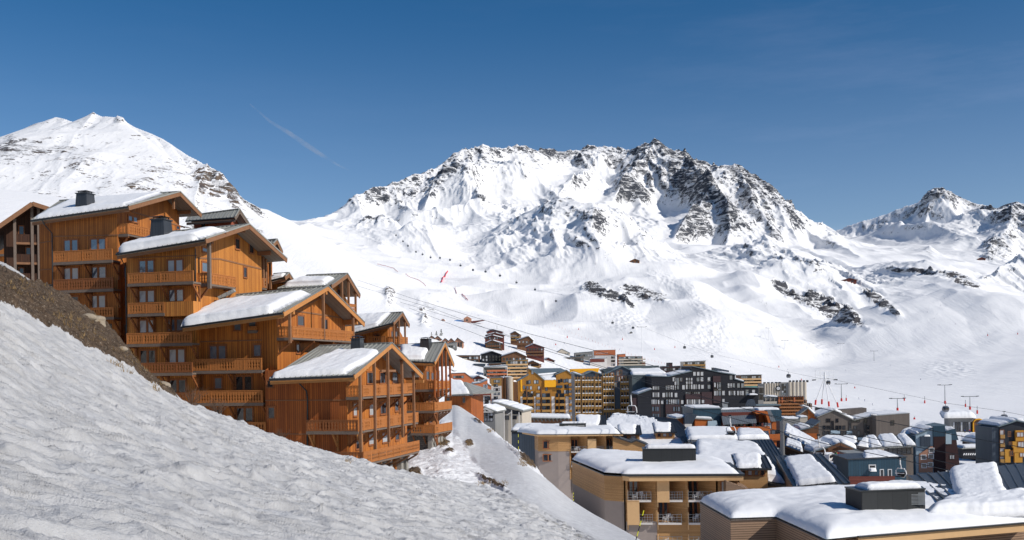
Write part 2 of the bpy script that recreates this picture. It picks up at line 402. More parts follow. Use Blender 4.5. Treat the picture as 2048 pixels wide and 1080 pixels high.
g(2600, [(540,448),(650,470),(750,500),(880,530),(980,560),(1060,565),(1120,560),(1200,545),(1300,535),(1400,545),(1500,560),(1600,590),(1700,600),(1800,590),(1900,590),(2048,620),(2600,540)])
g(3200, [(540,444),(700,455),(850,480),(950,500),(1100,520),(1280,512),(1400,500),(1500,505),(1620,520),(1700,520),(1800,530),(1900,545),(2048,575),(2600,500)])
g(3900, [(560,445),(700,440),(900,440),(1050,450),(1200,440),(1350,450),(1500,460),(1650,490),(1750,500),(1850,500),(1950,500),(2048,520),(2600,450)])
g(4600, [(560,470),(800,450),(1000,400),(1200,380),(1400,430),(1600,470),(1750,475),(1850,465),(1950,470),(2048,480),(2600,430)])
g(5600, [(560,520),(900,480),(1300,440),(1600,480),(1800,470),(2048,470),(2600,440)])
g(7000, [(560,560),(900,540),(1300,520),(1600,520),(1800,520),(2048,520),(2600,500)])
for d in (1600, 2100, 2600, 3200, 4600, 7000): g(d, [(-300, 560), (0, 560), (300, 540)])
G = np.array(G, float)
def rbf_fit():
    u = np.stack([G[:, 0]/260.0, np.log(G[:, 2])*3.2], 1)
    r = np.sqrt(((u[:, None]-u[None])**2).sum(-1)); n = len(u)
    K = r**2*np.log(r+1e-9) if False else r   # linear kernel: no overshoot
    A = np.zeros((n+3, n+3)); A[:n, :n] = K + np.eye(n)*(-0.02); A[:n, n] = 1; A[:n, n+1:] = u; A[n, :n] = 1; A[n+1:, :n] = u.T
    b = np.concatenate([G[:, 1], np.zeros(3)]); return u, np.linalg.solve(A, b)
_ru, _rw = rbf_fit()
def base_py(px, d):
    """photo row of the bare ground in direction px at depth d"""
    sh = px.shape; q = np.stack([px.ravel()/260.0, np.log(d.ravel())*3.2], 1); o = np.zeros(len(q))
    for i in range(0, len(q), 20000):
        r = np.sqrt(((q[i:i+20000, None]-_ru[None])**2).sum(-1)); r = np.sqrt(r*r+0.02)
        o[i:i+20000] = r@_rw[:len(_ru)]
    o += _rw[len(_ru)] + q@_rw[len(_ru)+1:]
    return o.reshape(sh)
# ridge lines: list of (px, py, depth), side slope, rockiness, width of rock
RIDGES = [
 # main massif skyline
 (dict(s=0.62, rock=0.34, w=170, pw=0.90), [(505,452,3100),(540,436,3200),(575,431,3300),(610,434,3400),(640,432,3500),(672,418,3600),(700,404,3700),(714,381,3760),(735,374,3800),(760,368,3880),(785,361,3950),(812,350,4000),(850,339,4100),(880,324,4200),(905,306,4280),(925,297,4330),(950,292,4400),(966,289,4420),(985,296,4450),(1005,295,4480),(1030,293,4520),(1048,296,4560),(1062,303,4620)]),
 (dict(s=0.80, rock=0.62, w=150, pw=0.93), [(1062,303,4620),(1090,303,4700),(1118,308,4780),(1140,306,4820),(1160,301,4850),(1175,295,4860),(1205,292,4860),(1235,295,4840),(1262,299,4800),(1282,290,4760),(1298,286,4720),(1310,283,4700),(1325,289,4680),(1345,301,4640),(1362,314,4600),(1385,326,4560),(1410,326,4520),(1432,333,4480),(1450,329,4440),(1468,330,4400),(1490,340,4350),(1505,362,4300),(1522,385,4250),(1545,402,4180),(1572,424,4100),(1605,444,4000),(1640,462,3850),(1668,478,3700),(1695,500,3500),(1720,520,3300)]),
 # ribs of the massif
 (dict(s=0.75, rock=0.42, w=140, pw=0.93), [(925,297,4330),(905,322,4150),(890,345,4000),(872,368,3850),(850,392,3700)]),
 (dict(s=0.75, rock=0.40, w=130, pw=0.93), [(966,289,4420),(960,325,4200),(935,362,3980),(922,395,3760),(940,420,3600),(975,440,3450)]),
 (dict(s=0.7, rock=0.30, w=110, pw=0.93), [(1048,296,4560),(1060,330,4350),(1085,365,4100),(1110,390,3850)]),
 (dict(s=0.85, rock=0.52, w=160, pw=0.93), [(1310,283,4700),(1282,315,4500),(1258,345,4320),(1240,375,4180),(1225,400,4050),(1232,430,3850)]),
 (dict(s=0.85, rock=0.55, w=150, pw=0.93), [(1310,283,4700),(1335,325,4500),(1350,352,4350),(1395,372,4150)]),
 (dict(s=0.95, rock=0.50, w=170, pw=0.93), [(1365,330,4500),(1395,362,4200),(1418,377,3950),(1400,405,3800),(1375,432,3650),(1350,458,3500)]),
 (dict(s=0.80, rock=0.50, w=150, pw=0.93), [(1418,377,3950),(1450,405,3800),(1462,440,3600),(1450,468,3400)]),
 (dict(s=0.95, rock=0.62, w=130, pw=0.95), [(1468,330,4400),(1488,372,4150),(1505,405,3980),(1530,432,3800),(1545,460,3600)]),
 (dict(s=0.7, rock=0.3, w=100, pw=0.95), [(1545,402,4180),(1575,450,3800),(1610,485,3500)]),
 (dict(s=0.75, rock=0.36, w=80, pw=0.95), [(714,381,3760),(722,402,3560),(738,428,3380)]),
 (dict(s=0.7, rock=0.32, w=80, pw=0.95), [(785,361,3950),(800,385,3750),(830,402,3600)]),
 (dict(s=0.55, rock=0.34, w=70, pw=0.97), [(700,440,3000),(735,425,3000),(770,418,3000),(785,428,2960)]),
 # middle rocky peak in front
 (dict(s=0.62, rock=0.36, w=150, pw=0.93), [(960,482,3300),(1000,455,3250),(1040,432,3200),(1075,414,3150),(1110,402,3100),(1135,393,3050),(1160,395,3020),(1182,399,3000),(1205,418,2950),(1235,446,2900),(1262,475,2850),(1290,505,2780)]),
 (dict(s=0.75, rock=0.36, w=110, pw=0.93), [(1120,398,3080),(1105,432,2930),(1100,465,2800),(1115,495,2650)]),
 (dict(s=0.75, rock=0.42, w=110, pw=0.93), [(1182,399,3000),(1190,440,2830),(1182,475,2700),(1200,505,2580)]),
 (dict(s=0.85, rock=0.52, w=70, pw=0.95), [(1248,440,2900),(1262,470,2780),(1280,500,2680),(1292,512,2620)]),
 (dict(s=0.55, rock=0.34, w=110, pw=0.93), [(1420,492,3000),(1450,478,2980),(1490,458,2960),(1530,440,2940),(1560,452,2880),(1580,470,2800),(1605,500,2680)]),
 (dict(s=0.6, rock=0.4, w=60, pw=0.93), [(1530,440,2940),(1545,470,2780),(1570,498,2640)]),
 # right massif
 (dict(s=0.50, rock=0.46, w=150, pw=0.93), [(1625,470,5600),(1650,462,5550),(1690,448,5450),(1730,431,5350),(1775,418,5250),(1815,408,5150),(1845,400,5080),(1868,394,5040),(1884,384,5020),(1900,387,5000),(1925,398,4960),(1950,404,4930),(1966,417,4900),(1985,421,4850),(2010,411,4750),(2035,405,4650),(2060,404,4600),(2150,385,4400),(2400,350,4200),(2700,320,4000)]),
 (dict(s=0.50, rock=0.42, w=110, pw=0.93), [(1775,424,5250),(1790,438,5000),(1820,446,4800),(1850,440,4700)]),
 (dict(s=0.55, rock=0.40, w=110, pw=0.93), [(1884,384,5020),(1860,415,4800),(1845,440,4650)]),
 (dict(s=0.70, rock=0.42, w=130, pw=0.93), [(2035,405,4650),(2020,440,4200),(1985,470,3900),(1975,495,3700)]),
 (dict(s=0.60, rock=0.28, w=90, pw=0.93), [(1800,490,3900),(1830,478,3850),(1860,488,3700)]),
 (dict(s=0.55, rock=0.20, w=90, pw=0.93), [(1890,462,4300),(1930,470,4100),(1960,480,4000)]),
 (dict(s=0.6, rock=0.12, w=70, pw=0.95), [(2200,470,3300),(2080,505,3000),(2000,530,2750),(1940,545,2600)]),
 # near ski hills
 (dict(s=0.24, rock=0.0, w=60, pw=1.35), [(1765,505,2900),(1830,512,2750),(1860,530,2600),(1870,560,2450)]),
 (dict(s=0.24, rock=0.0, w=60, pw=1.35), [(1470,552,2450),(1500,590,2250),(1545,622,2080),(1600,650,1950),(1650,668,1880),(1710,652,1850),(1770,632,1820),(1850,604,1800),(1940,588,1800),(2048,600,1800),(2200,600,1800)]),
 (dict(s=0.24, rock=0.0, w=60, pw=1.35), [(930,618,1900),(965,590,1950),(1000,570,2000),(1030,580,1950),(1060,610,1850)]),
 (dict(s=0.24, rock=0.0, w=50, pw=1.35), [(1100,640,1700),(1160,600,1850),(1200,580,1900),(1290,560,2000),(1330,600,1850)]),
 (dict(s=0.20, rock=0.0, w=50, pw=1.35), [(815,575,1500),(850,600,1400),(900,620,1330),(930,640,1260),(970,655,1180)]),
 # left mountain
 (dict(s=0.50, sb=1.5, rock=0.20, w=110, pw=0.93, brown=0.4), [(-900,520,2300),(-400,440,2200),(-150,360,2100),(0,283,2000),(45,259,1960),(80,243,1930),(112,228,1900),(130,233,1880),(152,240,1860),(168,228,1840),(187,221,1820),(206,228,1800),(228,230,1780),(246,234,1760),(268,250,1730),(300,268,1690),(340,292,1640),(380,318,1590),(415,335,1550),(440,347,1520),(455,362,1490),(466,384,1470),(480,402,1440),(505,428,1400),(528,450,1360),(560,482,1300),(600,520,1230),(640,555,1150)]),
 (dict(s=0.62, rock=0.12, w=60, pw=0.93, brown=0.4), [(187,221,1820),(160,262,1700),(140,300,1560),(110,340,1400)]),
 (dict(s=0.60, sb=1.6, rock=0.34, w=80, pw=0.93, brown=1.0), [(415,335,1550),(400,370,1420),(390,400,1320),(395,440,1220)]),
]
# rock patches in the snow: (px, py, rx, ry, angle, strength, brown)
PATCH = [(410,355,34,14,20,.42,1),(435,378,24,22,60,.40,1),(425,400,30,16,0,.3,1),(465,395,14,26,-20,.45,1),(275,368,28,5,-20,.45,1),(500,440,30,10,45,.3,.6),
 (45,300,34,14,-10,.24,.3),(85,340,40,22,-20,.24,.3),(220,330,70,35,10,.24,.3),(320,345,60,35,30,.25,.4),(380,330,40,20,35,.25,.5),(150,390,90,22,0,.22,.3),(20,380,40,15,0,.25,.4),(300,300,50,14,35,.25,.4),(190,240,26,9,0,.3,.3),(240,240,10,8,0,.35,.5),(120,235,22,5,0,.3,.4),
 (640,500,70,40,10,.13,.6),(690,530,50,28,20,.15,.6),(610,470,60,20,0,.12,.5),(600,560,40,20,0,.15,.5),
 (845,628,8,22,-15,.40,.9),(862,615,14,8,30,.35,.8),(848,650,8,10,0,.35,.8),(780,590,12,14,40,.35,.8),(778,600,7,18,-15,.35,.8),
 (1210,590,50,11,18,.45,.1),(1190,578,29,9,10,.45,.1),(1285,587,50,14,14,.45,.2),(1310,598,29,8,12,.45,.2),(1250,604,25,7,25,.45,.1),
 (1100,625,18,9,0,.30,.4),(1165,625,14,6,-20,.3,.3),(1215,638,20,9,0,.22,.3),
 (1575,585,39,8,28,.45,.1),(1605,600,39,11,30,.45,.1),(1560,570,20,4,15,.38,.1),(1630,595,25,9,35,.45,.1),(1670,630,46,15,22,.45,.2),(1660,608,27,11,35,.45,.1),(1700,640,39,11,22,.45,.2),(1690,622,34,8,40,.45,.1),
 (1750,598,29,11,35,.45,.1),(1775,612,22,7,30,.42,.1),(1790,628,14,5,35,.42,.1),(1735,585,16,4,20,.36,.1),(1850,545,39,5,8,.45,.1),(1900,552,46,7,10,.45,.2),(1935,568,32,7,18,.45,.2),(1790,540,18,4,12,.42,.1),(1845,580,22,8,20,.26,.2),
 (1535,587,12,4,25,.3,.1),(1525,605,30,6,25,.3,.1),(1380,507,22,9,0,.30,.3),(1640,540,14,6,0,.3,.3),(1300,545,60,10,0,.08,.3),(1150,530,90,12,0,.14,.3),(1060,528,60,10,0,.12,.3),
 (1700,470,30,6,0,.1,0),(1830,490,22,7,20,.28,.1),(1850,500,18,7,30,.28,.1),(2010,480,26,12,-20,.28,.1),(1995,470,12,16,0,.25,.1),(1935,497,10,4,0,.3,.1),(1990,455,14,4,0,.15,.1),
 (1810,575,60,12,0,.12,.2),(1990,690,60,50,20,.10,.3),(1860,720,90,35,0,.08,.2),(1740,715,30,6,-20,.12,.2),(900,505,50,14,10,.12,.3),(800,480,60,16,10,.12,.3),(780,440,30,12,0,.25,.1),(870,435,20,6,20,.25,.1),(740,440,14,6,0,.25,.1)]
def seg_field(X, Y, pts, s, pw, sb=None):
    best = np.full(X.shape, -1e9); dist = np.full(X.shape, 1e9)
    for (a, b) in zip(pts[:-1], pts[1:]):
        ax, ay, az = a; bx, by, bz = b
        dx, dy = bx-ax, by-ay; L2 = dx*dx+dy*dy+1e-6
        t = np.clip(((X-ax)*dx+(Y-ay)*dy)/L2, 0, 1)
        dd = np.sqrt((X-ax-t*dx)**2+(Y-ay-t*dy)**2)
        ss = s
        if sb is not None:   # the far side of the crest is steeper
            side = ((X-ax)*dy-(Y-ay)*dx)/np.sqrt(L2)/(dd+1.0)
            ss = s+(sb-s)*smooth01(-side*1.2+0.35)
        z = az+t*(bz-az) - ss*100*(np.maximum(dd, 0)/100)**pw
        best = np.maximum(best, z); dist = np.minimum(dist, dd)
    return best, dist
def build_far():
    pc = np.concatenate([np.linspace(-1100, -60, 110, endpoint=False), np.linspace(-60, 2110, int(1120*TQ), endpoint=False), np.linspace(2110, 2900, 90)])
    d = np.concatenate([np.geomspace(105, 900, int(190*TQ), endpoint=False), np.geomspace(900, 1250, int(110*TQ), endpoint=False), np.geomspace(1250, 2600, int(330*TQ), endpoint=False), np.geomspace(2600, 4950, int(560*TQ), endpoint=False), np.geomspace(4950, 5700, 60, endpoint=False), np.geomspace(5700, 9000, 12)])
    PX, D = np.meshgrid(pc, d)
    PY = base_py(PX, D)
    x = PX-CX; y = PY-HY
    Z = -(y + x*ROLL)/F*D
    X = (x - (-Z/D*F)*ROLL*0)/F*D; Y = D.copy()
    # domain warp so that ridges wander
    big = smooth01((D-900)/900)
    Xw = X + big*(45*fbm(X/260, Y/260, 3, 4)); Yw = Y + big*(45*fbm(X/260+50, Y/260, 4, 4))
    rock = np.zeros_like(X); brown = np.zeros_like(X); hi = np.zeros_like(X); sky_d = np.full(X.shape, 1e4)
    for prm, pts in RIDGES:
        wp = []
        for (a, b, c) in pts:
            v = W(a, b, c); 
            wp.append((v.x, v.y, v.z))
        far = pts[0][2] > 2400
        R = 1500 if far else 900
        xs = [q[0] for q in wp]; ys = [q[1] for q in wp]
        m = (X > min(xs)-R) & (X < max(xs)+R) & (Y > min(ys)-R*1.4) & (Y < max(ys)+R)
        if not m.any(): continue
        # unwarped near the line itself so the skyline stays put
        z0, d0 = seg_field(X[m], Y[m], wp, prm['s'], prm['pw'], prm.get('sb'))
        k = smooth01(d0/160.0)
        z1, _ = seg_field(X[m]*(1-k)+Xw[m]*k, Y[m]*(1-k)+Yw[m]*k, wp, prm['s'], prm['pw'], prm.get('sb'))
        if len(pts) > 11: sky_d[m] = np.minimum(sky_d[m], d0)
        zb = Z[m]; sm = 14.0 if far else 7.0
        h = np.clip(0.5+0.5*(z1-zb)/(3*sm), 0, 1)
        Z[m] = zb*(1-h)+z1*h + 3*sm*h*(1-h)*0.5
        rr = prm['rock']*np.exp(-(d0/prm['w'])**2)*smooth01((z1-zb)/60+0.6)
        rock[m] = np.maximum(rock[m], rr)
        up = smooth01((z1-zb)/120+0.2) if prm['rock'] > 0 else np.zeros_like(zb)
        hi[m] = np.maximum(hi[m], up*(0.35+0.65*prm['rock']/0.5))
        if 'brown' in prm: brown[m] = np.maximum(brown[m], prm['brown']*np.exp(-(d0/300)**2))
    # open snow bowls between the rock: little roughness
    farm = smooth01((D-2300)/500)
    px0, py0 = toPix(X, Y, Z); bowl = np.zeros_like(X)
    for (bx, by, rx, ry) in [(1112,348,48,30),(1185,382,42,20),(1250,402,26,16),(1338,400,48,20),(870,402,70,18),(780,402,50,14),(985,372,34,20),(935,430,60,20),(1060,375,30,24),(830,440,90,16),(1230,470,40,18),(1620,470,40,26),(1860,440,60,12),(1780,470,80,16),(1930,425,24,16),(1400,470,50,14),(1010,310,22,10),(1230,330,16,12)]:
        bowl = np.maximum(bowl, np.exp(-(((px0-bx)/rx)**2+((py0-by)/ry)**2)**1.5))
    hi = hi*(1-0.88*bowl*farm); rock = rock*(1-bowl*farm)
    Z -= 38*bowl*farm
    farm = smooth01((D-2300)/500)
    att = 0.25+0.75*smooth01(sky_d/170)
    amp = hi*(64*farm*att + 16*(1-farm)*att*att)
    gx = Xw*0.97+Yw*0.24; gy = Yw*0.97-Xw*0.24   # gullies run down towards the valley
    n = ridged(gx/230, gy/520, 61, 6, 0.52)
    Z += amp*(n-0.42)*1.5
    Z += hi*farm*att*(ridged(Xw/620+3, Yw/900, 65, 2)-0.45)*150
    n2 = ridged(gx/62+2*n, gy/150, 71, 4, 0.6)
    Z += hi*(n2-0.35)*np.where(D > 2300, 34*(0.35+0.65*att), 5*att)
    n3 = ridged(gx/27+1.5*n2, gy/48, 79, 3, 0.6)
    rock = rock*0.55 + hi*farm*(0.17+0.13*smooth01((1260-px0)/120)*smooth01((480-py0)/60)+0.42*(n-0.40)+0.30*(n2-0.42)+0.16*(n3-0.42)) + hi*(1-farm)*(0.33+0.30*(n2-0.45)+.2*(n-.4))
    Z += hi*farm*(n3-0.35)*13*(0.4+0.6*att)
    # gentle rolls of the ski area
    lo = (1-hi)*smooth01((D-950)/500)*smooth01((D-950)/1500+0.2)
    Z += lo*(fbm(X/420, Y/420, 81, 3)*22 + fbm(X/130, Y/130, 91, 4)*7 + (ridged(X/230, Y/300, 95, 3)-0.4)*27*smooth01((D-1300)/500))
    Z += smooth01((D-500)/500)*fbm(X/45, Y/45, 97, 3)*0.8
    px, py = toPix(X, Y, Z)
    mog = np.zeros_like(X)
    for (bx, by, rx, ry, ang) in [(1405,610,18,60,-30),(1420,670,46,40,0),(1330,560,40,14,30),(1620,690,30,14,0),(1250,640,50,22,0),(1900,740,60,20,0)]:
        a = math.radians(ang); u = (px-bx)*math.cos(a)+(py-by)*math.sin(a); vv = -(px-bx)*math.sin(a)+(py-by)*math.cos(a)
        mog = np.maximum(mog, np.exp(-((u/rx)**2+(vv/ry)**2)**2))
    mog *= (D > 950)&(D < 2500)
    for (bx, by, rx, ry, ang, st, br) in PATCH:
        a = math.radians(ang); u = (px-bx)*math.cos(a)+(py-by)*math.sin(a); vv = -(px-bx)*math.sin(a)+(py-by)*math.cos(a)
        q = np.exp(-((u/rx)**2+(vv/ry)**2))
        if st > 0.25: q = np.clip(q*1.6, 0, 1)
        q = q*(D > 800)*((px > 560) | (D < 2300))
        if st > 0.3: Z += q*(ridged(X/38, Y/38, 101, 4)-0.2)*(D/2000)*11
        rock = np.maximum(rock, q*st*(1.35 if st > 0.3 else 1.25)); brown = np.maximum(brown, q*br)
    lm = smooth01((570-px)/50)*smooth01((D-900)/250)*(D < 2400)*smooth01((560-py)/60)
    rock = np.maximum(rock, lm*(0.23+0.24*vnoise(X/150, Y/150, 7)+0.20*vnoise(X/40, Y/40, 8)))
    brown = np.maximum(brown, lm*0.35)
    # keep pistes and valley free of rock, thin speckle elsewhere
    spk = smooth01((D-1000)/250)*(0.10*smooth01((vnoise(X/170, Y/170, 5)-0.35)*3)+0.14*smooth01((900-px)/300))
    rock = np.maximum(rock, spk)
    rock -= 0.6*smooth01((900-D)/100)
    rock -= 0.15*(1-smooth01(hi*3))*(rock < 0.2)*((px < 1250)&(px > 900)&(py > 600))
    V = np.stack([X, Y, Z], -1)
    o = grid_mesh('mountain_terrain', V.reshape(-1, 3), len(d), len(pc), M_MTN, {'rock': rock, 'brown': brown, 'mogul': mog})
    tag(o, kind='structure')
    return V, d, pc
VF, FD, FPC = build_far()
def ground_z(X, Y):
    """height of the far terrain at a world point"""
    i = int(np.clip(np.searchsorted(FD, Y), 1, len(FD)-1)); row = VF[i]
    return float(np.interp(X, row[:, 0], row[:, 2]))
def on_ground(px, d):
    x = (px-CX)/F*d; z = ground_z(x, d)
    return Vector((x, d, z))
def hit(px, py, dmin=700, dmax=5600):
    """first terrain point seen along the direction of a photo pixel"""
    j = int(np.clip(np.searchsorted(FPC, px), 0, len(FPC)-1)); c = VF[:, j]
    _, q = toPix(c[:, 0], c[:, 1], c[:, 2])
    ok = np.where((FD > dmin) & (FD < dmax) & (q <= py))[0]
    i = ok[0] if len(ok) else int(np.argmin(np.abs(q-py)))
    return Vector(c[i])
# ================= building materials =================
def mat_boards(name, c1, c2, horiz=False, width=0.15, gap=0.06, rough=0.65, dark=(0.02,0.012,0.008), weather=0.35, bump=0.35):
    """planked timber: every board has its own tone, with grain, joints and weathering"""
    m = NT(name); co = m.coord('Object')
    s = m.n('ShaderNodeSeparateXYZ', {0: co}).outputs
    along = m.math('ADD', s[0], s[1]) if not horiz else s[2]
    t = m.math('DIVIDE', along, width); fl = m.math('FLOOR', t); fr = m.math('FRACT', t)
    rn = m.n('ShaderNodeTexWhiteNoise', {'W': fl}, noise_dimensions='1D').outputs[0]
    grain = m.noise(m.map(co, (9, 9, 0.8) if not horiz else (0.8, 0.8, 14)), 2.0, 5, 0.6)
    patch = m.noise(co, 0.45, 5, 0.6)
    col = m.mix(rn, c1, c2)
    col = m.mix(m.math('MULTIPLY', grain, 0.55), col, tuple(x*0.35 for x in c1))
    col = m.mix(m.ramp(patch, [(0.45, 0.0), (0.85, weather)]), col, tuple(x*0.45+0.01 for x in c2))
    streak = m.ramp(m.noise(m.map(co, (1.3, 1.3, 0.10) if not horiz else (0.25, 0.25, 0.6)), 1.0, 5, 0.6), [(0.46, 0.0), (0.74, 0.45)])
    col = m.mix(streak, col, tuple(0.30*a+0.30*b+0.012 for a, b in zip(c1, c2)))
    edge = m.math('LESS_THAN', fr, gap)
    col = m.mix(edge, col, dark)
    m.set('Base Color', col); m.set('Roughness', rough); m.set('Specular IOR Level', 0.25)
    h = m.math('SUBTRACT', m.math('MULTIPLY', grain, 0.3), edge)
    m.set('Normal', m.bump(h, bump, 0.02))
    return m.m
def mat_plain(name, c, rough=0.7, var=0.25, scale=1.5, metal=0.0, spec=0.3, bump=0.0, streak=False):
    m = NT(name); co = m.coord('Object')
    n = m.noise(m.map(co, (1, 1, 0.25) if streak else (1, 1, 1)), scale, 6, 0.65)
    m.set('Base Color', m.mix(n, tuple(x*(1-var) for x in c), tuple(min(1, x*(1+var)) for x in c)))
    m.set('Roughness', rough); m.set('Metallic', metal); m.set('Specular IOR Level', spec)
    if bump: m.set('Normal', m.bump(m.noise(co, scale*6, 4), bump, 0.02))
    return m.m
def mat_seam(name, c, pitch=0.5, rough=0.45, axis=0, metal=0.3):
    """standing seam sheet"""
    m = NT(name); co = m.coord('Object'); s = m.n('ShaderNodeSeparateXYZ', {0: co}).outputs
    al = s[axis] if axis < 3 else m.math('ADD', s[0], s[1])
    fr = m.math('FRACT', m.math('DIVIDE', al, pitch)); e = m.math('LESS_THAN', fr, 0.14)
    rn = m.n('ShaderNodeTexWhiteNoise', {'W': m.math('FLOOR', m.math('DIVIDE', al, pitch))}, noise_dimensions='1D').outputs[0]
    n = m.noise(co, 0.8, 5, 0.6)
    col = m.mix(m.math('MULTIPLY', rn, 0.6), c, tuple(x*0.72 for x in c)); col = m.mix(m.math('MULTIPLY', n, 0.5), col, tuple(x*0.6 for x in c))
    col = m.mix(m.math('MULTIPLY', e, 0.6), col, tuple(x*0.3 for x in c))
    m.set('Base Color', col); m.set('Roughness', rough); m.set('Metallic', metal); m.set('Normal', m.bump(e, 0.5, 0.04))
    return m.m
def mat_stone(name):
    m = NT(name); co = m.coord('Object'); s = m.n('ShaderNodeSeparateXYZ', {0: co}).outputs
    v = m.n('ShaderNodeCombineXYZ', {0: m.math('ADD', s[0], s[1]), 1: s[2], 2: 0.0}).outputs[0]
    br = m.n('ShaderNodeTexBrick', {'Vector': v, 'Color1': (0.30,0.27,0.23), 'Color2': (0.18,0.17,0.155), 'Mortar': (0.08,0.075,0.07), 'Scale': 1.0, 'Mortar Size': 0.035, 'Brick Width': 0.55, 'Row Height': 0.24})
    n = m.noise(co, 4, 6, 0.7)
    m.set('Base Color', m.mix(m.math('MULTIPLY', n, 0.6), br.outputs[0], (0.10,0.095,0.085))); m.set('Roughness', 0.9)
    m.set('Normal', m.bump(m.math('ADD', br.outputs[1], m.math('MULTIPLY', n, -0.8)), 0.6, 0.05)); return m.m
def mat_snow(name='roof_snow'):
    m = NT(name); co = m.coord('Object')
    n = m.noise(co, 1.2, 5, 0.6); f = m.noise(co, 8, 5, 0.7)
    m.set('Base Color', m.mix(n, (0.82,0.83,0.85), (0.90,0.905,0.915))); m.set('Roughness', 0.6); m.set('Specular IOR Level', 0.2)
    m.set('Normal', m.bump(m.math('ADD', n, m.math('MULTIPLY', f, 0.25)), 0.45, 0.12)); return m.m
def mat_glass(name, c, rough=0.06, ior=1.75):
    m = NT(name); co = m.coord('Object'); n = m.noise(co, 0.9, 2)
    m.set('Base Color', m.mix(n, tuple(x*0.5 for x in c), c)); m.set('Roughness', rough); m.set('IOR', ior)
    m.set('Normal', m.bump(m.noise(co, 1.7, 2), 0.06, 0.05)); return m.m
W_ORANGE = mat_boards('orange_stained_boards', (0.74,0.26,0.050), (0.42,0.125,0.027), width=0.2, gap=0.12, weather=0.5)
W_RED = mat_boards('red_brown_boards', (0.56,0.165,0.038), (0.34,0.09,0.024), width=0.2, gap=0.12, weather=0.5)
W_SHADED = mat_boards('shaded_brown_boards', (0.10,0.042,0.022), (0.055,0.024,0.014))  # brown darkened to carry the shade on the far left chalet
W_HONEY = mat_boards('honey_larch_boards', (0.78,0.32,0.07), (0.48,0.165,0.036), width=0.2, gap=0.12, weather=0.45)
W_TAN = mat_boards('tanned_weathered_boards', (0.66,0.24,0.055), (0.36,0.12,0.032), width=0.2, gap=0.12, weather=0.7)
W_CORAL = mat_boards('faded_red_boards', (0.42,0.13,0.075), (0.33,0.10,0.06))
W_RAIL = mat_plain('railing_wood', (0.42,0.155,0.042), 0.65, 0.35, 5)
W_RAILD = mat_plain('dark_railing_wood', (0.24,0.085,0.028), 0.65, 0.35, 5)
W_BEAM = mat_plain('weathered_beam_wood', (0.25,0.125,0.065), 0.75, 0.4, 3)
W_BEAMO = mat_plain('honey_beam_wood', (0.50,0.22,0.07), 0.65, 0.3, 3)
W_GREY = mat_plain('grey_timber', (0.17,0.13,0.105), 0.8, 0.35, 3)
SLAB = mat_plain('balcony_concrete', (0.30,0.28,0.25), 0.85, 0.25, 2)
R_METAL = mat_seam('grey_roof_sheet', (0.34,0.345,0.32), 0.42, 0.6, metal=0.0)
R_DARK = mat_seam('dark_ribbed_roof', (0.062,0.065,0.07), 0.40, 0.42)
R_BLUE = mat_plain('blue_grey_roof', (0.13,0.17,0.19), 0.5, 0.2, 0.6)
GUTTER = mat_plain('dark_gutter_metal', (0.055,0.06,0.065), 0.4, 0.2, 3, 0.6)
STONE = mat_stone('rubble_stone'); SNOW = mat_snow()
CHIM = mat_seam('dark_chimney_sheet', (0.085,0.09,0.098), 0.28, 0.4, 3, 0.5)
GL_DARK = mat_glass('dark_window_glass', (0.025,0.03,0.04)); GL_BLUE = mat_glass('sky_reflecting_glass', (0.16,0.21,0.27), 0.04, 2.3)
GL_CURT = mat_glass('curtained_window_glass', (0.60,0.61,0.63), 0.1, 1.6)
FR_WOOD = mat_plain('window_frame_wood', (0.30,0.11,0.04), 0.6, 0.3, 4); FR_DARK = mat_plain('dark_window_frame', (0.05,0.04,0.035), 0.6, 0.2, 4)
FR_WHITE = mat_plain('white_window_frame', (0.7,0.7,0.7), 0.5, 0.1, 4)
WHITE = mat_plain('white_paint', (0.78,0.78,0.78), 0.5, 0.08, 3); REDP = mat_plain('red_paint', (0.55,0.03,0.025), 0.5, 0.1, 3)
BLACK = mat_plain('black_paint', (0.02,0.02,0.022), 0.5, 0.2, 3); STEEL = mat_plain('galvanised_steel', (0.35,0.36,0.37), 0.4, 0.15, 3, 0.8)
YELP = mat_plain('signal_yellow_paint', (0.75,0.72,0.02), 0.5, 0.1, 3)
# ================= building kit =================
class Frame:
    """a building's own axes: x to the right along its front, y away from the camera, z up"""
    def __init__(s, px, d, rz=-14.3, py=760):
        s.rz = math.radians(rz); s.C = W(px, py, d)
        s.u = Vector((math.cos(s.rz), math.sin(s.rz), 0)); s.v = Vector((-math.sin(s.rz), math.cos(s.rz), 0))
    def ray(s, px, py):
        x, y = unroll(px, py); return Vector((x/F, 1, -y/F))
    def a(s, px, py, y0=0.0):
        r = s.ray(px, py); t = (s.C.dot(s.v)+y0)/r.dot(s.v); P = r*t - s.C
        return P.dot(s.u), P.z
    def b(s, px, py, x0=0.0):
        r = s.ray(px, py); t = (s.C.dot(s.u)+x0)/r.dot(s.u); P = r*t - s.C
        return P.dot(s.v), P.z
    def empty(s, name, label, cat, group=None):
        return empty(name, s.C, s.rz, label, cat, group)

def solid_profiles(P0, P1, m=None):
    m = m or MB(); n = len(P0)
    fs = [tuple(range(n)), tuple(range(2*n-1, n-1, -1))] + [(i, n+i, n+(i+1) % n, (i+1) % n) for i in range(n)]
    return m.add(list(P0)+list(P1), fs)

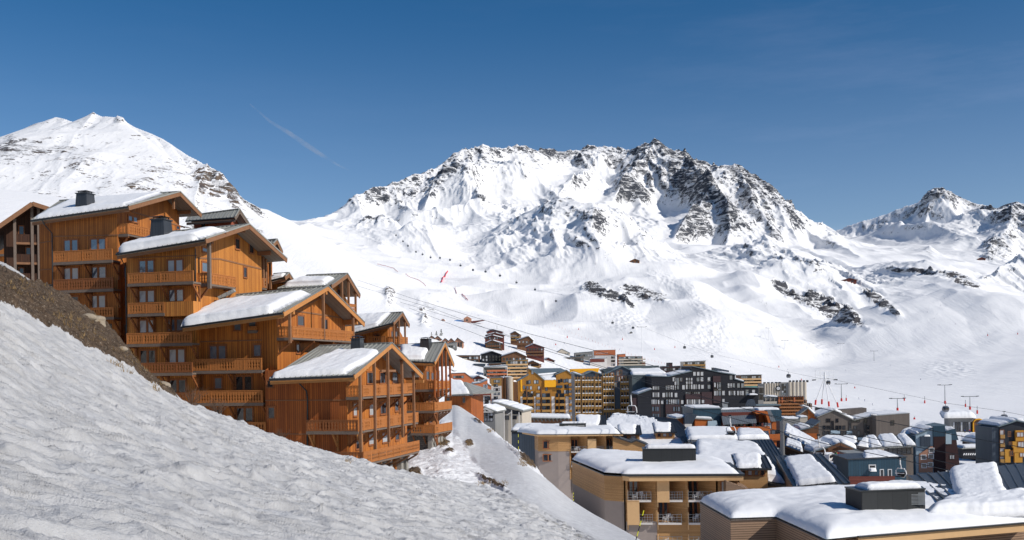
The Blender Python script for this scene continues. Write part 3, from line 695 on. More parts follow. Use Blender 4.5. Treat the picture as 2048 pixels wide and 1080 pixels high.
def railing_mesh(L, h=1.0, style='cut', seed=0, pitch=0.27, t=0.035):
    """one railing along +x from 0 to L, front towards -y"""
    m = MB(); r = random.Random(seed)
    m.box(0, L, -0.05, 0.05, h-0.07, h); m.box(0, L, -0.03, 0.03, 0.05, 0.12); m.box(0, L, -0.03, 0.03, h-0.2, h-0.14)
    n = max(2, int(L/pitch)); p = L/n
    for i in range(n):
        x0 = i*p; x1 = x0+p
        cut = style == 'cut' or (style == 'mix' and (i//5) % 2 == 0)
        g = p*0.06
        if not cut:
            m.box(x0+g, x1-g, -t/2-0.01, t/2-0.01, 0.04, h-0.08)
        else:
            q = p*0.34
            zs = [0.04, 0.22, 0.34, 0.46, 0.62, 0.74, h-0.08]
            ws = [g*1.5, g*2, q, g*2.2, q, g*2, g*1.5]
            for k in range(len(zs)-1):
                a0, a1 = ws[k], ws[k+1]
                m.hexa([(x0+a0,-t/2-0.01,zs[k]),(x1-a0,-t/2-0.01,zs[k]),(x1-a0,t/2-0.01,zs[k]),(x0+a0,t/2-0.01,zs[k]),
                        (x0+a1,-t/2-0.01,zs[k+1]),(x1-a1,-t/2-0.01,zs[k+1]),(x1-a1,t/2-0.01,zs[k+1]),(x0+a1,t/2-0.01,zs[k+1])])
    nposts = max(2, int(round(L/1.8))+1)
    for i in range(nposts):
        x = i*(L-0.08)/(nposts-1); m.box(x, x+0.08, -0.045, 0.06, 0, h-0.02)
    return m

def window(par, x0, x1, z0, z1, y, side='A', leaves=2, gl=None, fr=None, curtain=None, r=rnd, xo=0.0):
    """casement window: frame, mullion, sill (frame mesh) with a child pane for the glass"""
    fr = fr or FR_WOOD; w = abs(x1-x0); h = abs(z1-z0); x0 = min(x0, x1); z0 = min(z0, z1)
    f = MB(); t = min(0.08, w*0.09)
    f.box(0, w, -0.05, 0.02, 0, t); f.box(0, w, -0.05, 0.02, h-t, h); f.box(0, t, -0.048, 0.02, t, h-t); f.box(w-t, w, -0.048, 0.02, t, h-t)
    if leaves == 2: f.box(w/2-0.11, w/2+0.11, -0.055, 0.02, t, h-t)
    f.box(-0.06, w+0.06, -0.10, 0.0, -0.07, -0.002)
    # projecting architrave makes the opening read as recessed
    f.box(-0.07, 0, -0.06, 0.02, 0, h); f.box(w, w+0.07, -0.06, 0.02, 0, h); f.box(-0.07, w+0.07, -0.07, 0.02, h, h+0.08)
    p = MB(); segs = [(t, w/2-0.11), (w/2+0.11, w-t)] if leaves == 2 else [(t, w-t)]
    mats = [GL_DARK, GL_BLUE, GL_CURT]
    for a, b in segs:
        k = gl if gl is not None else r.choice([0, 1, 1, 2])
        p.box(a, b, -0.018, 0.0, t, h-t, k)
    if side == 'A': loc, rz = (x0, y, z0), 0.0
    else: loc, rz = (xo, min(y, y+0), z0), math.pi/2
    o = f.build('window', fr, par, loc=loc); o.rotation_euler = (0, 0, rz)
    p.build('pane', mats, o)
    return o
def winA(fr, par, rect, y0=0.0, **k):
    x0, z1 = fr.a(rect[0], rect[1], y0); x1, z0 = fr.a(rect[2], rect[3], y0)
    return window(par, x0, x1, z0, z1, y0-0.004, 'A', leaves=k.pop('leaves', 2 if rect[2]-rect[0] > 22 else 1), **k)
def winB(fr, par, rect, x0=0.0, **k):
    y0, z1 = fr.b(rect[0], rect[1], x0); y1, z0 = fr.b(rect[2], rect[3], x0)
    return window(par, 0, y1-y0, z0, z1, y0, 'B', leaves=k.pop('leaves', 1), xo=x0+0.004, **k)

def snow_patch(par, P, thick=0.5, seed=1, nu=46, nv=24, rag=0.05, sag=0.0, name='roof_snow', mat=None, lip=0.0, drop=0.0):
    """snow lying on a sloping quad P = (low left, low right, high right, high left)"""
    P = [np.array(p, float) for p in P]
    u = np.linspace(0, 1, nu)[None, :]; v = np.linspace(0, 1, nv)[:, None]
    S = (P[0][None,None]*((1-u)*(1-v))[...,None] + P[1][None,None]*(u*(1-v))[...,None] + P[2][None,None]*(u*v)[...,None] + P[3][None,None]*((1-u)*v)[...,None])
    Lu = np.linalg.norm(P[1]-P[0]); Lv = np.linalg.norm(P[3]-P[0])
    uu = np.broadcast_to(u, (nv, nu)); vv = np.broadcast_to(v, (nv, nu))
    du = (P[1]-P[0])/Lu; dv = (P[3]-P[0])/max(Lv, 1e-6)
    # ragged outline
    e1 = (fbm(uu*Lu/1.6+seed*3.1, vv*0+seed, seed, 4))*rag*Lv*1.6
    e2 = (fbm(vv*Lv/1.4+seed*5.7, uu*0+seed+4, seed+9, 4))*rag*Lu*0.9
    S = S + dv[None,None]*(e1*(np.where(vv > 0.5, (vv-0.5)*2, (0.5-vv)*0.5)))[...,None] + du[None,None]*(e2*np.abs(uu-0.5)*2)[...,None]
    N = np.cross(P[1]-P[0], P[3]-P[0]); N /= np.linalg.norm(N)
    if N[2] < 0: N = -N
    ru = thick*1.1/Lu; rv = thick*1.3/Lv
    def edge(t, r): 
        t = np.clip(t/r, 0, 1); return np.sqrt(np.clip(1-(1-t)**2, 0, 1))
    prof = np.minimum(edge(uu, ru), edge(1-uu, ru))*np.minimum(edge(vv, rv*0.6), edge(1-vv, rv*1.6))
    bump_ = 1+0.16*fbm(uu*Lu/4+seed, vv*Lv/3.5, seed+2, 3)+0.05*fbm(uu*Lu/1.1+seed, vv*Lv/1.1, seed+3, 3)
    T = thick*prof*bump_ + 0.05*fbm(uu*Lu/0.5, vv*Lv/0.5+seed, seed+5, 3)*prof
    top = S + N[None,None]*T[...,None]
    top[..., 2] -= drop*np.exp(-vv*Lv/0.35)*(0.6+0.4*vnoise(uu*Lu/0.7, uu*0, seed))
    top += -dv[None,None]*(lip*np.exp(-vv*Lv/0.5)*prof)[...,None]
    bot = S + N[None,None]*0.004
    m = MB(); n = nu*nv
    vs = [tuple(p) for p in top.reshape(-1, 3)] + [tuple(p) for p in bot.reshape(-1, 3)]
    fs = []
    for j in range(nv-1):
        for i in range(nu-1):
            a = j*nu+i; fs.append((a, a+1, a+nu+1, a+nu)); fs.append((n+a, n+a+nu, n+a+nu+1, n+a+1))
    for i in range(nu-1):
        fs.append((i, n+i, n+i+1, i+1)); a = (nv-1)*nu+i; fs.append((a, a+1, n+a+1, n+a))
    for j in range(nv-1):
        a = j*nu; fs.append((a, a+nu, n+a+nu, n+a)); a = j*nu+nu-1; fs.append((a, n+a, n+a+nu, a+nu))
    m.add(vs, fs); o = m.build(name, mat or SNOW, par, smooth=True)
    return o

def chimney(par, x, y, z0, w=1.1, h=1.7, name='chimney'):
    m = MB(); a, b = w/2, w*0.40
    m.hexa([(x-a,y-a,z0-1.2),(x+a,y-a,z0-1.2),(x+a,y+a,z0-1.2),(x-a,y+a,z0-1.2),(x-b,y-b,z0+h*0.78),(x+b,y-b,z0+h*0.78),(x+b,y+b,z0+h*0.78),(x-b,y+b,z0+h*0.78)])
    m.box(x-b*1.15, x+b*1.15, y-b*1.15, y+b*1.15, z0+h*0.78, z0+h*0.84)
    o = m.build(name, CHIM, par)
    c = MB(); t = b*0.9
    for sx in (-1, 1):
        for sy in (-1, 1): c.bar((x+sx*t*.8,y+sy*t*.8,z0+h*0.84), (x+sx*t*.8,y+sy*t*.8,z0+h*0.95), 0.07)
    q = [(x-b*1.15,y-b*1.15,z0+h*0.95),(x+b*1.15,y-b*1.15,z0+h*0.95),(x+b*1.15,y+b*1.15,z0+h*0.95),(x-b*1.15,y+b*1.15,z0+h*0.95),(x,y,z0+h*1.06)]
    c.add(q, [(0,3,2,1),(0,1,4),(1,2,4),(2,3,4),(3,0,4)])
    c.build('chimney_cap', GUTTER, o)
    return o

def balcony_local(par, xa, xb, ya, yb, z, h=1.0, sides='F', style='mix', rail=None, seed=0, slabt=0.16, brackets=2, bracket_mat=None, slab=None, wall_side='back'):
    """balcony plate between (xa..xb, ya..yb) with floor at z; sides: F front(-y) L left R right(+x)"""
    rail = rail or W_RAIL
    b = MB(); b.box(xa, xb, ya, yb, z-slabt, z)
    b.box(xa-0.03, xb+0.03, ya-0.05, ya+0.04, z-slabt-0.08, z+0.02)
    o = b.build('balcony', slab or W_GREY, par)
    def rl(L, loc, rz, sd):
        q = railing_mesh(L, h, style, sd).build('railing', rail, o, loc=loc); q.rotation_euler = (0, 0, rz)
    if 'F' in sides: rl(xb-xa, (xa, ya, z), 0, seed)
    if 'L' in sides: rl(yb-ya, (xa, yb, z), -math.pi/2, seed+1)
    if 'R' in sides: rl(yb-ya, (xb, ya, z), math.pi/2, seed+2)
    if brackets:
        for k in range(brackets):
            c = MB(); 
            if wall_side == 'back':
                x = xa+0.15+(xb-xa-0.3)*k/max(1, brackets-1)
                c.bar((x, yb, z-slabt-0.1), (x, ya+0.05, z-slabt-0.1), 0.14, 0.16); c.bar((x, yb-0.05, z-1.45), (x, ya+0.2, z-slabt-0.18), 0.13, 0.16)
                c.bar((x, yb-0.08, z-slabt-0.1), (x, yb-0.08, z-1.75), 0.16, 0.14)
            else:
                y = ya+0.2+(yb-ya-0.4)*k/max(1, brackets-1)
                c.bar((xa, y, z-slabt-0.1), (xb-0.05, y, z-slabt-0.1), 0.14, 0.16); c.bar((xa+0.02, y, z-1.4), (xb-0.2, y, z-slabt-0.18), 0.13, 0.16)
            c.build('bracket', bracket_mat or W_RAILD, o)
    return o
def balA(fr, par, px0, px1, pt, pb, y0=0.0, dep=1.25, **k):
    """balcony on the front wall, given by its railing's outline in the photo"""
    xa, zt = fr.a(px0, pt, y0-dep); xb, zb = fr.a(px1, pb, y0-dep)
    _, zt2 = fr.a((px0+px1)/2, pt, y0-dep); _, zb2 = fr.a((px0+px1)/2, pb, y0-dep)
    return balcony_local(par, xa, xb, y0-dep, y0, zb2+0.2, h=zt2-zb2-0.2, **k)

def gable_roof(par, fr, eL, eR, ap, fR, xo, wallx_left, ridge_left=None, mat=None, thick=0.22, rake=None, seams=True, yE=None):
    """two roof planes; eR, ap, fR are read on the gable plane x = xo; eL fixes the left end of the near eave"""
    ye, ze = fr.b(eR[0], eR[1], xo); yr, zr = fr.b(ap[0], ap[1], xo); yf, zf = fr.b(fR[0], fR[1], xo)
    xl, zl = fr.a(eL[0], eL[1], ye)
    if ridge_left is None: xr, zrl = xl, zr-0.05
    else: xr, zrl = fr.a(ridge_left[0], ridge_left[1], yr)
    mat = mat or R_METAL
    A = (xl, ye, zl); B = (xo, ye, ze); C = (xo, yr, zr); D = (xr, yr, zrl)
    E = (xo, yf, zf); G_ = (xr, yf, zf-(zr-zrl))
    m = MB(); m.slab([A, B, C, D], thick); m.slab([D, C, E, G_], thick)
    # standing ribs
    if seams:
        n = int(abs(xo-xl)/0.45)
        for i in range(n+1):
            t = i/n; p = Vector(A).lerp(Vector(B), t); q = Vector(D).lerp(Vector(C), t); r = Vector(G_).lerp(Vector(E), t)
            up = Vector((0,0,0.03)); m.bar(p+up, q+up, 0.05, 0.07); m.bar(q+up, r+up, 0.05, 0.07)
    m.bar(Vector(D)+Vector((0,0,.05)), Vector(C)+Vector((0.02,0,.05)), 0.3, 0.1)
    roof = m.build('roof', mat, par)
    b = MB(); dn = Vector((0,0,-0.20)); ox = Vector((0.05,0,0))
    b.bar(Vector(B)+dn+ox, Vector(C)+dn+ox, 0.09, 0.42); b.bar(Vector(C)+dn+ox, Vector(E)+dn+ox, 0.09, 0.42)
    b.bar(Vector(A)+Vector((0,0.12,-0.36)), Vector(B)+Vector((0,0.12,-0.36)), 0.07, 0.30)
    b.build('bargeboard', rake or W_BEAM, roof)
    t = MB(); t.bar(Vector(B)+Vector((0.07,0,0.06)), Vector(C)+Vector((0.07,0,0.06)), 0.12, 0.12); t.bar(Vector(C)+Vector((0.07,0,0.06)), Vector(E)+Vector((0.07,0,0.06)), 0.12, 0.12)
    t.build('rake_flashing', R_METAL, roof)
    g = MB(); g.tube([Vector(A)+Vector((0,-0.08,-0.1)), Vector(B)+Vector((0,-0.08,-0.1))], 0.09, 8); g.build('gutter', GUTTER, roof)
    return roof, dict(A=A, B=B, C=C, D=D, E=E, G=G_, ye=ye, yr=yr, yf=yf, ze=ze, zr=zr, zf=zf, zl=zl, xl=xl, xr=xr)
def roof_z(R, x, y):
    """underside height of the roof above a local point"""
    t = (x-R['xl'])/(R['B'][0]-R['xl']); t = min(1.2, max(-.2, t))
    ze = R['zl']+(R['ze']-R['zl'])*t; zr = R['D'][2]+(R['zr']-R['D'][2])*t; zf = R['zf']
    if y <= R['yr']: return ze+(zr-ze)*(y-R['ye'])/(R['yr']-R['ye'])
    return zr+(zf-zr)*(y-R['yr'])/(R['yf']-R['yr'])
def plane_pt(R, u, v):
    a = Vector(R['A']).lerp(Vector(R['B']), u); b = Vector(R['D']).lerp(Vector(R['C']), u); return a.lerp(b, v)
def gable_walls(par, R, plan, z0, mat, name='wall', top_gap=0.26, joints=()):
    """walls over a plan polygon [(x,y)...] (front edge first, anticlockwise seen from above) up to the roof"""
    m = MB(); pts = []
    n = len(plan)
    for i in range(n):
        (x0, y0), (x1, y1) = plan[i], plan[(i+1) % n]
        pts.append((x0, y0))
        if (y0-R['yr'])*(y1-R['yr']) < 0:
            t = (R['yr']-y0)/(y1-y0); pts.append((x0+t*(x1-x0), R['yr']))
    bot = [(x, y, z0) for x, y in pts]; top = [(x, y, roof_z(R, x, y)-top_gap) for x, y in pts]; k = len(pts)
    m.add(bot+top, [(i, (i+1) % k, k+(i+1) % k, k+i) for i in range(k)])
    o = m.build(name, mat, par)
    return o
def snow_on(R, roof, quad, thick, seed, **k):
    P = [plane_pt(R, u, v) for u, v in quad]
    return snow_patch(roof, P, thick, seed, **k)
# ================= wooden chalets =================
def belt(par, fr, pts, y=0.0, side='A', x0=0.0, mat=None):
    m = MB()
    for (p, q) in zip(pts[:-1], pts[1:]):
        if side == 'A':
            a = fr.a(p[0], p[1], y); b = fr.a(q[0], q[1], y); m.bar((a[0], y-0.02, a[1]), (b[0], y-0.02, b[1]), 0.05, 0.09)
        else:
            a = fr.b(p[0], p[1], x0); b = fr.b(q[0], q[1], x0); m.bar((x0+0.02, a[0], a[1]), (x0+0.02, b[0], b[1]), 0.05, 0.14)
    return m.build('belt_board', mat or W_BEAM, par)
def post(par, x, y, z0, z1, w=0.22, mat=None):
    m = MB(); m.box(x-w/2, x+w/2, y-w/2, y+w/2, z0, z1); m.box(x-w*.7, x+w*.7, y-w*.7, y+w*.7, z1-0.12, z1)
    return m.build('post', mat or W_BEAM, par)

# ---- chalet A: tall upper left block ----
def chalet_upper_left():
    fr = Frame(239, 95); t = fr.empty('chalet', 'tall upper left timber chalet with snowy roof and grey chimney above the dirt bank', 'chalet')
    roof, R = gable_roof(t, fr, (63,440), (256,412), (359,384), (402,428), 1.95, 0, ridge_left=(120,402), mat=R_METAL)
    zb = -6; xw = fr.a(107, 550)[0]; xl = fr.a(79, 500, 1.2)[0]
    gable_walls(t, R, [(xw,0),(0,0),(0,R['yf']-1.0),(xw,R['yf']-1.0)], zb, W_TAN)
    m = gable_walls(t, R, [(xl,1.2),(xw+0.02,1.2),(xw+0.02,R['yf']-1.1),(xl,R['yf']-1.1)], fr.a(90,569,1.2)[1], W_TAN)
    s = MB(); s.box(xl-0.05, xw, 1.15, 6, zb, fr.a(90,569,1.15)[1]-0.004); s.build('stone_base', STONE, t)
    s = MB(); x1, z1 = fr.a(212,697,-0.12); x2, _ = fr.a(252,697,-0.12); s.box(x1, 0.15, -0.12, 3, zb, z1); s.build('stone_base', STONE, t)
    for r in [(128,480,157,502),(181,478,212,500)]: winA(fr, t, r, gl=1)
    for i, r in enumerate([(128,536,158,559),(181,534,213,557)]): winA(fr, t, r, gl=2 if i == 0 else None)
    for i, r in enumerate([(128,593,158,617),(181,591,212,616)]): winA(fr, t, r, gl=0 if i == 0 else 2)
    winA(fr, t, (181,648,211,672), gl=0)
    s = MB()
    for (a, b) in [(155,180),(212,224)]:
        x1, z1 = fr.a(a,648,-0.03); x2, z2 = fr.a(b,672,-0.03); s.box(x1, x2, -0.03, 0.0, z2, z1)
    s.build('stone_panel', STONE, t)
    for i, (a, b, u, v) in enumerate([(107,225,500,527),(107,227,557,584),(110,228,616,640),(198,229,672,698)]):
        balA(fr, t, a, b, u, v, rail=W_RAIL if i in (0, 2) else W_RAILD, style='cut' if i else 'mix', seed=i, brackets=3 if i < 3 else 2)
    # gable balcony with its door
    yA, zt = fr.b(241,444,1.0); yB, zb2 = fr.b(296,471,1.0)
    balcony_local(t, 0, 1.05, fr.b(239,444)[0]-0.2, fr.b(292,452,0.5)[0], zt-1.0, h=1.0, sides='FR', style='cut', rail=W_RAIL, wall_side='left', seed=9)
    winB(fr, t, (256,430,275,446), leaves=2, gl=1); winB(fr, t, (303,448,310,466)); winB(fr, t, (352,451,359,460))
    for r in [(247,534,253,555),(248,591,254,612),(248,648,254,670)]: winB(fr, t, r, gl=1)
    belt(t, fr, [(107,473),(237,470)]); belt(t, fr, [(107,530),(237,528)])
    belt(t, fr, [(262,423),(370,455)], side='B'); belt(t, fr, [(79,486),(106,482)], y=1.2); belt(t, fr, [(79,540),(106,538)], y=1.2)
    post(t, 1.25, R['yr'], R['zr']-1.7, R['zr']-0.35, 0.2); 
    for y in (0.6, R['yr'], R['yf']-1.2):
        q = MB(); zz = roof_z(R, 1, y)-0.45; q.bar((-0.1, y, zz), (1.45, y, zz), 0.2, 0.34); q.build('purlin', W_BEAM, roof)
    d = MB(); x, z = fr.a(84,440,-1.2); xx, zz = fr.a(106,467,0.0)
    d.tube([(x,-1.2,z),(x+.1,-1.0,z-0.4),(xx,-0.12,zz),(xx,-0.12,zb)], 0.055, 6); d.build('downpipe', GUTTER, t)
    x, y = fr.a(171,415,R['ye']+2.6)[0], R['ye']+2.6
    chimney(roof, x, y, fr.a(171,413,y)[1], 1.45, fr.a(171,382,y)[1]-fr.a(171,413,y)[1])
    x2 = fr.a(214,414,R['yr'])[0]
    snow_on(R, roof, [(0.02,0.02),(0.97,0.01),(0.90,0.92),(0.10,0.95)], 0.34, 3, rag=0.02)
    return t
# ---- chalet B: block below it ----
def chalet_middle_left():
    fr = Frame(394, 90); t = fr.empty('chalet', 'five storey timber chalet with rounded snow on its roof, left of the long balconied gable', 'chalet')
    roof, R = gable_roof(t, fr, (233,507), (410,478), (497.5,449), (573,518), 1.85, 0, ridge_left=(330,465), mat=R_METAL)
    zb = -9; xw = fr.a(254, 600)[0]; yE = fr.b(523,520)[0]
    gable_walls(t, R, [(xw,0),(0,0),(0,yE),(-1.6,yE),(-1.6,R['yf']-0.6),(xw,R['yf']-0.6)], zb, W_HONEY)
    rows = [[(278,521,309,546),(335,520,367,544)],[(278,581,310,605),(336,579,368,603)],[(279,640,311,666),(336,638,368,662)],[(280,700,312,728),(338,698,371,726)],[(282,758,312,786),(339,759,373,786)]]
    gls = [[1,2],[2,1],[2,1],[0,2],[0,0]]
    for rr, gg in zip(rows, gls):
        for r, g_ in zip(rr, gg): winA(fr, t, r, gl=g_)
    for i, (a, b, u, v) in enumerate([(255.5,387,543.5,570),(256,329,605,632),(253.5,384,665,692),(258,385,725,751),(258,385,786,811)]):
        balA(fr, t, a, b, u, v, rail=W_RAIL if i < 3 else W_RAILD, style='mix' if i < 2 else 'cut', seed=20+i, brackets=3)
    p = MB(); x0, z1 = fr.a(329,604,-1.25); x1, z0 = fr.a(387,631,-1.25); p.box(x0, x1, -1.25, 0, z0, z1); p.build('boarded_bay', W_HONEY, t)
    for r in [(470,476,479,500),(498,484,507,508),(486.5,534,493.5,556),(403,523,417,546),(404,494,416,506)]: winB(fr, t, r, gl=0 if r[0] > 460 else 1)
    zt = fr.b(464,553,1.1)[1]
    balcony_local(t, 0, 1.15, fr.b(395,545)[0], fr.b(461,552,0.6)[0], zt-1.0, h=1.0, sides='FR', style='cut', rail=W_RAIL, wall_side='left', seed=31)
    y = fr.b(419,560,1.25)[0]; post(t, 1.25, y, fr.b(419,577,1.25)[1], roof_z(R, 1.2, y)-0.3, 0.28, W_GREY)
    yb, zq = fr.b(533,570,-0.4)
    balcony_local(t, -1.6, 0.0, yE+0.1, R['yf']-0.8, fr.b(540,578,0)[1], h=1.0, sides='FR', style='cut', rail=W_RAIL, brackets=0, wall_side='left', seed=32)
    for yy in (yE+0.4, yE+1.9, R['yf']-0.9): post(t, -0.05, yy, fr.b(540,578,0)[1], roof_z(R, 0, yy)-0.3, 0.22, W_BEAM)
    belt(t, fr, [(255,516),(394,511)]); belt(t, fr, [(255,573),(394,570)]); belt(t, fr, [(255,634),(394,631)]); belt(t, fr, [(255,694),(394,690)])
    belt(t, fr, [(396,516),(440,518),(522,538)], side='B')
    belt(t, fr, [(440,470),(497,459),(520,475)], side='B')
    for y in (0.6, R['yr'], R['yf']-2.6):
        q = MB(); zz = roof_z(R, 1, y)-0.48; q.bar((-0.3, y, zz), (1.45, y, zz), 0.22, 0.4); q.build('purlin', W_BEAM, roof)
    d = MB(); x, z = fr.a(238,511,-1.1); xx, zz = fr.a(253,535,0.0)
    d.tube([(x,-1.1,z),(x+.1,-0.9,z-0.3),(xx,-0.12,zz),(xx,-0.12,zb)], 0.055, 6); xx = fr.a(393,600)[0]; d.tube([(xx,-0.08,fr.a(393,497)[1]),(xx,-0.08,fr.a(393,610)[1])], 0.05, 6); d.build('downpipe', GUTTER, t)
    y = R['ye']+2.4; chimney(roof, fr.a(323,470,y)[0], y, fr.a(323,472,y)[1], 1.6, fr.a(323,433,y)[1]-fr.a(323,472,y)[1])
    snow_on(R, roof, [(0.0,-0.01),(0.90,0.02),(1.02,0.40),(0.10,0.62)], 0.72, 5, rag=0.05, lip=0.2)
    return t
# ---- chalet C: centre block ----
def chalet_centre():
    fr = Frame(555, 88); t = fr.empty('chalet', 'large central timber chalet with thick snow slab on its roof and long balconied gable', 'chalet')
    roof, R = gable_roof(t, fr, (364,652), (566,624), (654.5,572.5), (728,646), 1.55, 0, ridge_left=(452,592), mat=R_METAL, rake=W_BEAMO)
    zb = -12; y1 = 0.7; xw = fr.a(383, 700, y1)[0]; xm = fr.a(525, 700, y1)[0]; yE = fr.b(690,640)[0]
    gable_walls(t, R, [(xw,y1),(xm,y1),(0,0),(0,yE),(xw,yE)], zb, W_ORANGE)
    for r, g_ in [((468,638,483,661),1),((497,637,513,659),1),((419,691,453,719),1),((507,689,523,713),1),((429,755,445,778),1),((471,752,505,781),0),((431,818,446,838),0),((473,815,507,844),0)]:
        winA(fr, t, r, y1, gl=g_)
    x0, z1 = fr.a(496,653,y1-0.25); x1, z0 = fr.a(513.5,661,y1-0.25); balcony_local(t, x0, x1, y1-0.25, y1, z0, h=z1-z0, sides='F', style='solid', brackets=0, seed=3)
    for i, (a, b, u, v) in enumerate([(386,524,717,746),(388,526,781,811),(466,532,844,870)]):
        balA(fr, t, a, b, u, v, y1, rail=W_RAIL, style='mix' if i == 0 else 'cut', seed=41+i, brackets=3)
    yend = fr.b(706,664,1.45)[0]; zt = fr.b(583,651,1.45)[1]; zt2 = zt-1.05
    balcony_local(t, 0, 1.45, fr.b(555,650)[0]-0.1, yend, zt2, h=1.0, sides='FR', style='cut', rail=W_RAIL, wall_side='left', seed=51, brackets=4)
    for px, z_0 in [(579.5,0.5),(647,0.0),(706,0.0)]:
        y = fr.b(px,640,1.42)[0]; post(t, 1.42, y, zt2-z_0, roof_z(R, 1.42, y)-0.28, 0.22)
    for r in [(594,630,608,653),(642,637,655,660),(592,688,599,707)]: winB(fr, t, r, gl=0)
    belt(t, fr, [(385,684),(524,680)], y=y1); belt(t, fr, [(386,749),(524,745)], y=y1); belt(t, fr, [(386,812),(524,808)], y=y1)
    belt(t, fr, [(580,624),(650,592),(690,640)][:2], side='B'); belt(t, fr, [(556,617),(640,629),(690,637)], side='B')
    for y in (0.4, R['yr'], yE-0.3):
        q = MB(); zz = roof_z(R, 1, y)-0.5; q.bar((-0.3, y, zz), (1.5, y, zz), 0.26, 0.5); q.build('purlin', W_BEAMO, roof)
    c = MB(); y = R['yr']
    c.build('soffit_lining', W_BEAMO, roof) if False else None
    d = MB(); x, z = fr.a(367,655,-0.6); xx, zz = fr.a(384,672,y1)
    d.tube([(x,-0.8,z),(xx-.3,0.4,zz+0.1),(xx,y1-0.1,zz-0.2),(xx,y1-0.1,zb)], 0.05, 6); d.build('downpipe', GUTTER, t)
    snow_on(R, roof, [(-0.01,-0.02),(0.90,0.0),(1.0,0.62),(0.10,0.70)], 0.72, 8, rag=0.05, lip=0.25)
    # stone-slate upstand where the roof meets the block behind
    q = MB(); a = fr.a(390,606,2.6); b = fr.a(412,600,2.6); q.bar((a[0],2.6,a[1]),(b[0],2.9,b[1]),0.5,0.25)
    a = fr.a(438,596,3.2); b = fr.a(466,580,3.2); q.bar((a[0],3.2,a[1]),(b[0],3.5,b[1]),0.5,0.25); q.build('flashing', R_METAL, roof)
    return t
